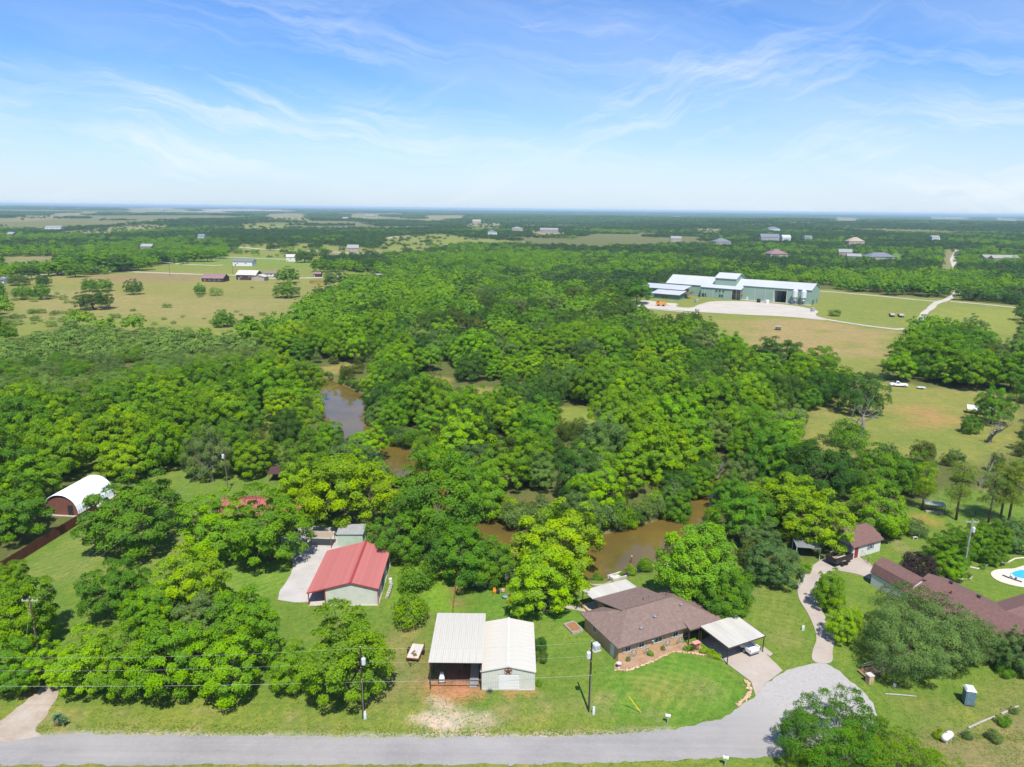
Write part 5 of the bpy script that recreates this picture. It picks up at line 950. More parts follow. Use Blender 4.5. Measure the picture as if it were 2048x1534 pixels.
# ---------------------------------------------------------------- red roofed barn and its neighbours
def red_barn():
    t = thing('red_barn', 'pale steel barn with large red metal roof and open bay', 'barn', (-31.15, 99.35, 0), R(1.5)); w0, w, L, h, rise = 2.65, 10.75, 13.6, 3.0, 1.05; rx = (w0 + w) / 2; hl = h + rise * (1 - (rx) / (rx - w0)) * 0 + .0
    zl = lambda x: h + rise - abs(x - rx) * rise / (w - rx)             # roof height, left slope runs on over the open bay
    mb = MB(); zt = lambda s: zl(w0 + s) - .06; ribwall(mb, (w0, .1), (w, .1), .05, zt); ribwall(mb, (w, .1), (w, L), .05, lambda s: zl(w) - .06); ribwall(mb, (w, L), (w0, L), .05, lambda s: zl(w - s) - .06); ribwall(mb, (w0, L), (w0, .1), .05, lambda s: zl(w0) - .06); mb.build('wall', M_PWALL, t)
    MB().box(0, w + .1, -.1, L + .1, -.1, .05).build('slab', M_CONCR, t)
    r = MB().slab([(-.1, -.2, zl(-.1) - .02), (rx, -.2, zl(rx) - .02), (rx, -.12, zl(rx) - .02), (-.1, -.12, zl(-.1) - .02)], .2).slab([(rx, -.2, zl(rx) - .02), (w + .15, -.2, zl(w + .15) - .02), (w + .15, -.12, zl(w + .15) - .02), (rx, -.12, zl(rx) - .02)], .2).box(rx - .2, rx + .2, -.22, L + .22, zl(rx) + .03, zl(rx) + .06).build('roof', M_RED, t)
    z0 = zl(-.15); lay_panels(r, (-.15, L + .2, z0), (0, -1, 0), (rx + .15, 0, zl(rx) - z0), L + .4, .92, M_REDROOF, math.hypot(rx + .15, zl(rx) - z0), 3); z1 = zl(w + .2); lay_panels(r, (w + .2, -.2, z1), (0, 1, 0), (rx - w - .2, 0, zl(rx) - z1), L + .4, .92, M_REDROOF, math.hypot(w + .2 - rx, zl(rx) - z1), 3)
    for y in (0, L / 3, 2 * L / 3, L - .1): MB().box(.02, .16, y, y + .14, 0, zl(0) - .1).build('post', M_RED, t)
    MB().box(w - .05, w + .07, -.02, .12, 0, zl(w) - .1).build('corner_post', M_RED, t); MB().box(w0 - .07, w0 + .05, -.02, .12, 0, zl(w0) - .1).build('corner_post', M_RED, t)
    for y in (3.2, 8.5): win(t, w + .0, y, 1.5, 1.1, 1.0, R(90))
    for k, y in enumerate((5.2, 10.6)): MB().box(w - .02, w + .05, y - 1.3, y + 1.3, .05, 2.4).build('side_door', mat('slate_door', (.10, .115, .135), .6, .2, 2), t)
    t2 = thing('firewood_pile', 'pile of cut logs along the side wall of the red roofed barn', 'wood pile', (-19.4, 101.6, 0)); lg = MB().tube([(-.22, 0, 0), (.22, 0, 0)], .11, 7).mesh('log', M_SILV)
    for k in range(16):
        for j in range(3 - (k % 3 == 2)): link('log', lg, t2, (random.uniform(-.05, .05) + .1 * j, k * .24, .11 + .2 * j), random.uniform(-.15, .15))
    t3 = thing('rain_barrel', 'white drum beside the side door of the red roofed barn', 'drum', (-19.6, 106.4, 0)); MB().lathe([(.28, 0), (.3, .3), (.28, .6), (.3, .85), (.02, .86)], n=14).build('drum', M_WHITE, t3)
red_barn()
def green_shed():
    p = at(676, 1094); t = thing('green_shed', 'small pale green steel shed with flat grey roof', 'shed', (-31.4, 119.2, 0), R(2))
    mb = MB(); ribwall(mb, (0, 0), (4.6, 0), .05, lambda s: 2.5); ribwall(mb, (4.6, 0), (4.6, 3.4), .05, lambda s: 2.5 + s * .06); ribwall(mb, (4.6, 3.4), (0, 3.4), .05, lambda s: 2.7); ribwall(mb, (0, 3.4), (0, 0), .05, lambda s: 2.7 - s * .06); mb.build('wall', M_SAGE, t)
    MB().slab([(-.15, -.2, 2.52), (4.75, -.2, 2.52), (4.75, 3.6, 2.78), (-.15, 3.6, 2.78)], .08).build('roof', M_GREY, t); MB().box(.1, 4.5, .1, 3.3, -.1, .05).build('floor', M_CONCR, t)
    t = thing('plank_canopy', 'low weathered board canopy beside the pale green shed', 'canopy', (-37.0, 118.6, 0), R(-3)); bd = MB().box(0, .34, 0, 2.6, 0, .05).mesh('board', M_TANROOF)
    for k in range(13): link('board', bd, t, (k * .37, 0, 2.1 + .01 * (k % 2)))
    for x in (.1, 4.6):
        for y in (.1, 2.4): MB().box(x, x + .1, y, y + .1, 0, 2.1).build('post', M_WOOD, t)
    t = thing('red_house', 'house with faded red metal roof hidden among the pecans', 'house', (-56, 126.5, 0), R(3)); gwall(MB(), 0, 15, 0, 9, 0, 2.6, 1.5, 'x').build('wall', M_CREAM, t); r = MB().box(-.3, 15.3, 4.35, 4.65, 4.16, 4.24).build('roof', M_RED, t)
    for s in (1, -1): lay_panels(r, (15.4, 9.5, 2.55) if s < 0 else (-.4, -.5, 2.55), (-1, 0, 0) if s < 0 else (1, 0, 0), (0, -5 if s < 0 else 5, 1.6), 15.8, .95, mat('faded_red_roof', (.36, .12, .095), .5, .2, .6), math.hypot(5, 1.6), 2)
    for x in (2.5, 6, 12): win(t, x, 0, 1.5, 1.1, 1.0)
    door(t, 9, 0, 0, .95, 2.05, M_WOOD)
    t = thing('brown_lean_to', 'low lean-to with dark brown sheet roof beyond the red roofed house', 'lean-to', tuple(at(538, 965)[:2]) + (0,), R(4)); MB().slab([(-.2, 0, 2.0), (6, 0, 2.0), (6, 3.4, 2.6), (-.2, 3.4, 2.6)], .08).build('roof', mat('maroon_sheet', (.085, .04, .04), .6, .2, 1), t)
    for x in (0, 5.7):
        for y in (.1, 3.2): MB().box(x, x + .12, y, y + .12, 0, 1.9 + y * .17).build('post', M_WOOD, t)
    MB().box(0, 5.8, 3.2, 3.28, 0, 2.5).build('back_wall', M_WOOD, t)
    t = thing('grey_car', 'grey car parked under the lawn pecans', 'car', (-53.5, 98.0, 0), R(8)); b = MB().box(-2.2, 2.2, -.88, .88, .3, .85).build('body', mat('grey_car_paint', (.22, .23, .25), .25, .1, 1, spec=.6), t); MB().add([(-1.7, -.82, .85), (1.1, -.82, .85), (1.1, .82, .85), (-1.7, .82, .85), (-1.2, -.66, 1.42), (.4, -.66, 1.42), (.4, .66, 1.42), (-1.2, .66, 1.42)], [(0, 1, 5, 4), (1, 2, 6, 5), (2, 3, 7, 6), (3, 0, 4, 7), (4, 5, 6, 7)]).build('cabin', M_GLASS, t)
    for x in (-1.35, 1.35):
        for s in (-1, 1): MB().tube([(x, s * .7, .32), (x, s * .9, .32)], .32, 12).build('wheel', M_TYRE, t)
green_shed()
def quonset():
    t = thing('arched_hut', 'white arched steel hut with brick red end wall', 'hut', (-88.9, 131.0, 0), R(-5)); w, hh, L, n = 3.7, 4.4, 11.5, 14
    prof = [(w * math.cos(math.pi * k / n) * (1.0), hh * math.sin(math.pi * k / n) ** .8) for k in range(n + 1)]
    r = MB(); rib = .0
    for k in range(int(L / .62)):
        y0 = k * .62; y1 = y0 + .56
        for i in range(n):
            (xa, za), (xb, zb) = prof[i], prof[i + 1]; r.add([(xa, y0, za), (xb, y0, zb), (xb * 1.022, y0 + .12, zb * 1.022), (xa * 1.022, y0 + .12, za * 1.022), (xa * 1.022, y1 - .12, za * 1.022), (xb * 1.022, y1 - .12, zb * 1.022), (xb, y1, zb), (xa, y1, za), (xa, y1 + .06, za), (xb, y1 + .06, zb)], [(0, 1, 2, 3), (3, 2, 5, 4), (4, 5, 6, 7), (7, 6, 9, 8)])
    r.build('arched_shell', mat('bright_steel', (.80, .81, .82), .35, .05, 1), t, smooth=False)
    e = MB(); pr = [(x * .985, z * .985) for x, z in prof]; e.prism(pr, .35, .45); e.build('end_wall', mat('brick_red_wall', (.17, .07, .052), .8, .15, 2), t); MB().prism(pr, L - .5, L - .4).build('end_wall', M_WHITE, t)
    door(t, 1.9, .35, 0, 1.1, 2.2, M_DARK); MB().box(-4.3, 4.3, -.1, L, -.1, .1).build('footing', M_CONCR, t)
quonset()
def picket_fence():
    a, b = np.array((-86.6, 92.0)), np.array((-82.6, 134.5)); L = np.hypot(*(b - a)); d = (b - a) / L; n = int(L / 2.4); t = thing('picket_fence', 'dark brown wooden privacy fence running beside the lawn', 'fence', (a[0], a[1], 0), math.atan2(d[1], d[0]))
    for v in range(3):
        mb = MB(); k = 0; rr = random.Random(v)
        while k * .155 < 2.36: hgt = 1.9 + rr.uniform(-.05, .05); mb.box(k * .155, k * .155 + .145, -.02 + rr.uniform(-.008, .008), .0, .03, hgt); k += 1
        mb.box(0, 2.4, 0, .05, .4, .5).box(0, 2.4, 0, .05, 1.45, 1.55)
        for i in range(v, n, 3): o = link('fence_panel', mb.mesh('fence_panel', M_FENCE) if i == v else me_, t, (i * 2.4, 0, 0)); me_ = o.data
    pm = MB().box(-.05, .05, .05, .15, 0, 2.0).mesh('post', M_FENCE)
    for i in range(n + 1): link('post', pm, t, (i * 2.4, 0, 0))
picket_fence()

# ---------------------------------------------------------------- poles, wires and roadside furniture
def pole(name, label, x, y, h, r0=.15, m=None, arm=False, can=1, group='utility poles'):
    t = thing(name, label, 'utility pole', (x, y, 0), 0, group); MB().tube([(0, 0, -.5), (0, 0, h * .5), (0, 0, h)], [r0, r0 * .85, r0 * .66], 10).build('shaft', m or M_POLE, t)
    if can: c = MB().lathe([(.02, 0), (.24, .02), (.26, .1), (.26, .78), (.22, .86), (.05, .9)], (.34 if can > 0 else -.34, -.12, h - 2.2), 14).build('transformer', M_LTEAL, t); MB().tube([(.34 * can, -.12, h - 1.3), (.34 * can, -.12, h - 1.05)], [.06, .03], 6).build('bushing', M_WSTONE, c)
    if arm: a = MB().box(-1.1, 1.1, -.06, .06, h - .5, h - .36).build('crossarm', M_SILV, t); [MB().lathe([(.04, 0), (.07, .08), (.05, .16), (.02, .2)], (q, 0, h - .36), 8).build('insulator', M_WSTONE, a) for q in (-1, -.35, .35, 1)]
    MB().lathe([(.03, 0), (.07, .06), (.06, .14), (.02, .2)], (0, 0, h), 8).build('insulator', M_WSTONE, t); MB().box(-.03, .09, -.2, -.12, h - 4.6, h - 4.4).box(-.05, .05, -.2, -.14, h - 2.6, h - 2.5).build('bracket', M_GALV, t)
    MB().tube([(.06, -.16, 0), (.06, -.13, h - 4.5)], .035, 5).build('riser', M_GALV, t); return t
P1 = (-17.5, 74.3); P2 = (9.93, 76.0); P0 = (-88, 73.0)
pole('utility_pole', 'dark utility pole with grey transformer beside the big roadside pecan', P1[0], P1[1], 9.7); pole('utility_pole', 'dark utility pole with transformer between workshop and tan house', P2[0], P2[1], 9.7, can=-1); pole('utility_pole', 'utility pole past the dirt driveway carrying the roadside wires', P0[0], P0[1], 9.9)
q = at(70, 1330); pole('utility_pole', 'brown pole rising out of the pecans near the dirt driveway', q[0], q[1] + 1, 9.4, m=M_BROWNP, arm=True, can=0); q = at(456, 985); pole('utility_pole', 'slim brown pole in the grove behind the red roofed house', q[0], q[1], 10.0, .13, M_BROWNP, can=-1); q = at(1926, 1150); pole('utility_pole', 'pale pole with crossarm and transformer in the pool garden', q[0], q[1], 10.2, .15, M_SILV, arm=True, can=1)
def wire(label, a, b, sag, r_=.008, m=None, cat='wire', name='power_line'):
    a, b = Vector(a), Vector(b); pts = [tuple(a.lerp(b, k / 24) + Vector((0, 0, -4 * sag * (k / 24) * (1 - k / 24)))) for k in range(25)]
    return tag(MB().tube(pts, r_, 5).build(name, m or M_WIRE), label, cat)
for z, s, r_, nm in ((9.75, 1.1, .008, 'top'), (7.9, 1.0, .007, 'middle'), (5.2, .5, .013, 'lowest')):
    wire(nm + ' wire from the roadside pole past the dirt driveway', (P0[0], P0[1] - .15, z), (P1[0], P1[1] - .2, z), s * 1.2, r_); wire(nm + ' wire between the two dark roadside poles', (P1[0], P1[1] - .2, z), (P2[0], P2[1] - .2, z), s * .35, r_)
g_ = at(1281, 1425); wire('guy wire from the pole by the workshop to the yellow marker', (P2[0], P2[1], 9.0), (g_[0], g_[1], .05), .0, .008, name='guy_wire'); g2 = at(1217, 1343); wire('thin guy wire running down to the lawn before the tan house', (P2[0], P2[1], 9.3), (g2[0], g2[1], .05), .0, .008, name='guy_wire')
def marker(label, foot, top, frac, name='guy_marker'):
    a, b = Vector(foot), Vector(top); tag(MB().tube([tuple(a), tuple(a.lerp(b, frac))], .055, 8).build(name, M_YEL), label, 'guy marker')
marker('yellow guy marker leaning in the lawn below the tan house', (g_[0], g_[1], .05), (P2[0], P2[1], 9.0), .24); g3 = at(41, 1388); q = at(70, 1330); marker('yellow guy marker beside the dirt driveway', (g3[0], g3[1], .05), (q[0], q[1] + 1, 8.8), .26); wire('guy wire of the brown pole near the dirt driveway', (g3[0], g3[1], .05), (q[0], q[1] + 1, 8.8), 0, .008, name='guy_wire')
q4 = at(456, 985); wire('upper service wire from the roadside into the grove', (q[0], q[1] + 1, 9.1), (q4[0], q4[1], 9.6), .8); wire('lower service wire from the roadside into the grove', (q[0], q[1] + 1, 8.2), (q4[0], q4[1], 8.4), .8)
def pedestal(label, px_, py_, h=1.05, w=.3, m=None, name='utility_box'):
    p = at(px_, py_); t = thing(name, label, 'utility box', (p[0], p[1], 0), random.uniform(-.5, .5)); MB().box(-w / 2, w / 2, -w / 2, w / 2, 0, h * .55).build('base', m or M_LTEAL, t); MB().add([(-w * .55, -w * .55, h * .55), (w * .55, -w * .55, h * .55), (w * .55, w * .55, h * .55), (-w * .55, w * .55, h * .55), (-w * .4, -w * .4, h), (w * .4, -w * .4, h), (w * .4, w * .4, h), (-w * .4, w * .4, h)], [(0, 3, 2, 1), (0, 1, 5, 4), (1, 2, 6, 5), (2, 3, 7, 6), (3, 0, 4, 7), (4, 5, 6, 7)]).build('cap', m or M_LTEAL, t)
pedestal('small grey box at the foot of the pole by the roadside pecan', 730, 1437, 1.0); pedestal('small grey box at the foot of the pole by the workshop', 1187, 1428, 1.0); pedestal('white box in the lawn beside the winding drive', 1606, 1260, .7, .35)
def mailbox(label, px_, py_):
    p = at(px_, py_); t = thing('mailbox', label, 'mailbox', (p[0], p[1], 0), R(75)); MB().box(-.06, .06, -.06, .06, 0, 1.0).build('post', M_GREY, t); prof = [(-.13, 1.0), (.13, 1.0), (.13, 1.18)] + [(.13 * math.cos(a), 1.18 + .13 * math.sin(a)) for a in np.linspace(.3, math.pi - .3, 5)] + [(-.13, 1.18)]; MB().prism(prof, -.3, .3).build('box', M_WHITE, t); MB().box(-.12, .12, -.31, -.3, 1.02, 1.2).build('door', M_LTEAL, t); MB().box(.135, .15, -.05, .08, 1.15, 1.32).build('flag', M_RED, t)
mailbox('white mailbox on the lawn side of the road', 1335, 1447); mailbox('white mailbox on the near side of the road', 1450, 1532)
def yucca(label, x, y, r_, n=70, m=None, z=0.0, up=.7, col=(.12, .22, .10)):
    mb = MB(); rr = random.Random(int(x * 10))
    for k in range(n): a = rr.uniform(0, 6.28); e = rr.uniform(.1, 1.4); L = r_ * rr.uniform(.7, 1.1); d = Vector((math.cos(a) * math.cos(e), math.sin(a) * math.cos(e), math.sin(e) * up)); s_ = Vector((-math.sin(a), math.cos(a), 0)) * .035; b = Vector((0, 0, z)); mb.add([b - s_, b + s_, b + d * L * .6 + s_ * 1.2, b + d * L + Vector((0, 0, -.15 * L)), b + d * L * .6 - s_ * 1.2], [(0, 1, 2, 3, 4)])
    return mb.mesh('leaves', mat('yucca_leaf_' + str(int(col[0] * 1000)), col, .6, .2, 3))
q = at(117, 1450); t = thing('potted_yucca', 'spiky yucca in a rusty pot beside the dirt driveway', 'potted plant', (q[0], q[1], 0)); MB().lathe([(.28, 0), (.36, .35), (.42, .75), (.44, .8), (.36, .8), (.34, .72), (.02, .7)], n=14).build('pot', M_RUST, t); link('leaves', yucca('', 1.0, 2.0, 1.15, 110, z=.95), t); MB().tube([(0, 0, .6), (0, 0, 1.05)], .12, 6).build('stem', M_WOOD, t); link('leaves', yucca('', 3.0, 2.0, .8, 70, z=.55), t, (.75, -.15, 0))
q = at(980, 1385); t = thing('yucca', 'blue grey yucca clump in front of the workshop corner', 'plant', (q[0], q[1], 0)); link('leaves', yucca('', 5.0, 2.0, .6, 80, z=.1, up=1.0, col=(.17, .24, .17)), t)
def trailer():
    q = at(831, 1310); t = thing('utility_trailer', 'small flatbed trailer parked on the grass beside the open shed', 'trailer', (q[0], q[1], 0), R(-7)); bd = MB().box(-.8, .8, 0, .22, .62, .67)
    fr = MB().box(-.9, -.82, -1.7, 1.7, .5, .68).box(.82, .9, -1.7, 1.7, .5, .68).box(-.82, .82, -1.7, -1.62, .5, .66).box(-.82, .82, 1.62, 1.7, .5, .66).build('frame', M_RUST, t); me = bd.mesh('deck_plank', M_WSTONE)
    for k in range(14): link('deck_plank', me, t, (0, -1.62 + k * .23, 0))
    for s in (-1, 1): MB().tube([(s * .95, .3, .34), (s * 1.17, .3, .34)], .34, 14).build('wheel', M_TYRE, t); MB().box(min(s * .92, s * 1.2), max(s * .92, s * 1.2), -.1, .7, .69, .73).build('mudguard', M_DARK, t); MB().tube([(s * .8, -1.68, .55), (0, -2.7, .5)], .05, 6).build('drawbar', M_DARK, t); MB().box(s * .86 - .03, s * .86 + .03, 1.6, 1.66, .68, 1.0).build('stake', M_DARK, t)
    MB().tube([(0, -2.7, 0), (0, -2.7, .62)], .05, 6).build('jack', M_DARK, t); MB().obox((.15, -.9, .69), (.5, .7, .03), .5).obox((-.2, -.4, .69), (.3, .9, .03), -.3).build('loose_boards', M_WOOD, t)
trailer()

# ---------------------------------------------------------------- back garden by the creek
def garden():
    p = at(1066, 1203); t = thing('garden_shed', 'small dark grey open garden shed under the bright pecan', 'shed', (p[0] - 1.0, p[1], 0), R(-12)); MB().box(0, .08, 0, 2.4, 0, 2.0).box(2.1, 2.18, 0, 2.4, 0, 2.0).box(.08, 2.1, 2.32, 2.4, 0, 2.1).build('wall', M_TEAL, t); MB().slab([(-.2, -.3, 2.1), (2.4, -.3, 2.1), (2.4, 2.6, 2.35), (-.2, 2.6, 2.35)], .07).build('roof', mat('slate_felt', (.14, .19, .18), .8, .2, 2), t)
    for k in range(3): MB().box(.1, 2.08, 1.2, 2.25, .35 + .45 * k, .4 + .45 * k).build('shelf', M_WOOD, t)
    p = at(1107, 1212); t = thing('picnic_table', 'weathered grey picnic table on the stone path', 'picnic table', (p[0], p[1], 0), R(-6)); pm = MB().box(-.95, .95, 0, .13, 0, .04).mesh('plank', M_SILV)
    for k in range(5): link('plank', pm, t, (0, -.36 + k * .145, .73))
    for y in (-.85, .72): [link('plank', pm, t, (0, y + .145 * j - .05, .42)) for j in range(2)]
    for x in (-.65, .65): MB().tube([(x, -.65, 0), (x, -.2, .73)], .05, 4).tube([(x, .65, 0), (x, .2, .73)], .05, 4).tube([(x, -.85, .4), (x, .9, .4)], .045, 4).build('leg_frame', M_SILV, t)
    for x, y, m, l, sh in [(989, 1186, M_ORANGE, 'orange pot figure in the garden corner', 0), (996, 1187, M_DARK, 'dark round pot beside the orange figure', 1), (1006, 1185, M_PINK, 'pink pot at the end of the garden row', 1), (1017, 1206, M_ORANGE, 'small orange pot on the lawn edge below the garden shed', 1), (1012, 1197, M_TEAL, 'grey blue covered heap beside the garden shed', 2), (1026, 1194, M_RED, 'dark red barrow shape in the shade by the garden shed', 2)]:
        p = at(x, y); t = thing('garden_ornament' if sh < 2 else 'covered_heap', l, 'garden ornament', (p[0], p[1], 0)); (MB().lathe([(.25, 0), (.34, .3), (.3, .6), (.2, .75), (.24, .9)]) if sh == 0 else MB().lathe([(.2, 0), (.32, .25), (.28, .5), (.3, .54), (.2, .5)]) if sh == 1 else MB().blob((0, 0, .25), (.7, .4, .35), x, .2)).build('body', m, t)
    ms = [MB().blob((0, 0, 0), (.35, .25, .2), 20 + k, .35, 2).mesh('rock', M_WSTONE) for k in range(4)]
    t = thing('rock_garden', 'pale stones heaped along the edge of the back garden', 'rockery', tuple(at(960, 1165))); o = np.array(t.location)
    for k in range(26): p = at(random.uniform(945, 985), random.uniform(1150, 1175)); s = link('rock', random.choice(ms), t, tuple(p - o + (0, 0, .12)), random.uniform(0, 6)); s.scale = [random.uniform(.6, 1.6)] * 3
    for x, y, l in [(949, 1160, 'white garden chair among the stones, near the dark bush'), (975, 1166, 'white garden chair among the stones, near the orange figure')]:
        p = at(x, y); t = thing('garden_chair', l, 'chair', (p[0], p[1], 0), random.uniform(0, 6)); MB().box(-.25, .25, -.25, .25, .4, .45).build('seat', M_WHITE, t); MB().box(-.25, .25, .22, .27, .45, .95).build('backrest', M_WHITE, t); [MB().box(a * .22 - .02, a * .22 + .02, b * .22 - .02, b * .22 + .02, 0, .4).build('leg', M_WHITE, t) for a in (-1, 1) for b in (-1, 1)]
    p = at(1018, 1160); t = thing('white_trellis', 'white wooden trellis arch beside the garden shed', 'trellis', (p[0], p[1], 0), .3)
    for x in (-.7, .7): MB().box(x - .05, x + .05, -.05, .05, 0, 2.3).build('post', M_WHITE, t)
    for k in range(6): MB().box(-.7, .7, -.02, .02, .4 + .35 * k, .45 + .35 * k).build('slat', M_WHITE, t)
    sheet('stone_patio', smooth([tuple(p) for p in W((1165, 1162), (1180, 1152), (1215, 1148), (1252, 1140), (1262, 1146), (1232, 1160), (1205, 1172), (1188, 1172))], 1), M_CONC, .03, .04, label='pale paved patio between the patio cover and the creek', cat='patio')
    t = thing('patio_steps', 'low white walled steps leading down to the creek', 'steps', tuple(at(1232, 1157)), R(30))
    for k in range(4): MB().box(-1.0 + .5 * k, -.5 + .5 * k, -.6, .6, 0, .5 - .1 * k).build('step', M_WSTONE, t)
    MB().box(-1.2, 1.6, -.85, -.65, 0, .55).box(-1.2, 1.6, .65, .85, 0, .55).build('side_wall', M_WSTONE, t)
    t = thing('bank_stones', 'line of pale rocks along the creek bank behind the tan house', 'rocks', tuple(at(1270, 1147))); o = np.array(t.location)
    for k in range(44): x = random.uniform(1170, 1345); p = at(x, np.interp(x, [1170, 1215, 1260, 1300, 1345], [1152, 1146, 1141, 1137, 1130]) + random.uniform(-2, 3)); s = link('rock', random.choice(ms), t, tuple(p - o + (0, 0, .1)), random.uniform(0, 6)); s.scale = [random.uniform(.6, 1.7)] * 3
    for x, y, h_, r_, m, l in [(1262, 1141, 2.9, .13, M_RUST, 'tall rusty post standing at the creek edge'), (1251, 1141, .9, .12, M_WSTONE, 'short pale post left of the rusty post'), (1287, 1139, .9, .09, M_WSTONE, 'short pale post right of the rusty post'), (1304, 1137, 1.0, .09, M_WSTONE, 'pale post at the creek edge, second from the rusty post'), (1320, 1133, 1.0, .09, M_WSTONE, 'pale post at the creek edge nearest the round shade tree')]:
        p = at(x, y); t = thing('bank_post', l, 'post', (p[0], p[1], gz1(p[0], p[1])), 0, 'posts at the creek edge'); MB().tube([(0, 0, -.6), (0, 0, h_)], r_, 9).build('shaft', m, t); MB().lathe([(r_ * 1.15, 0), (r_ * 1.15, .08), (.01, .12)], (0, 0, h_), 9).build('cap', M_WSTONE, t)
    a, b = at(906, 1226), at(914, 1150); t = thing('wire_fence', 'old wire fence with thin posts running to the creek trees', 'fence', (a[0], a[1], 0)); n = 9; pm = MB().tube([(0, 0, 0), (0, 0, 1.25)], .05, 6).mesh('post', M_WOOD)
    for k in range(n): link('post', pm, t, tuple((b - a) * k / (n - 1)))
    for z in (.4, .8, 1.15): MB().tube([(0, 0, z), tuple((b - a) * 1.0 + np.array([0, 0, z]))], .02, 4).build('strand', M_RUST, t)
    p = at(455, 1137); t = thing('flag_pole', 'thin flag pole with drooping flag in the lawn', 'flag pole', (p[0], p[1], 0)); MB().tube([(0, 0, 0), (0, 0, 6.5)], [.05, .03], 6).build('shaft', M_DARK, t)
    f = MB(); [f.add([(.03 + .05 * math.sin(k), -.25, 6.3 - k * .28), (.03 - .05 * math.sin(k), .25, 6.3 - k * .28), (.03 - .05 * math.sin(k + 1), .22, 6.02 - k * .28), (.03 + .05 * math.sin(k + 1), -.22, 6.02 - k * .28)], [(0, 1, 2, 3)]) for k in range(5)]; f.build('flag', mat('flag_cloth', (.55, .35, .33), .8, .3, 3), t)
garden()

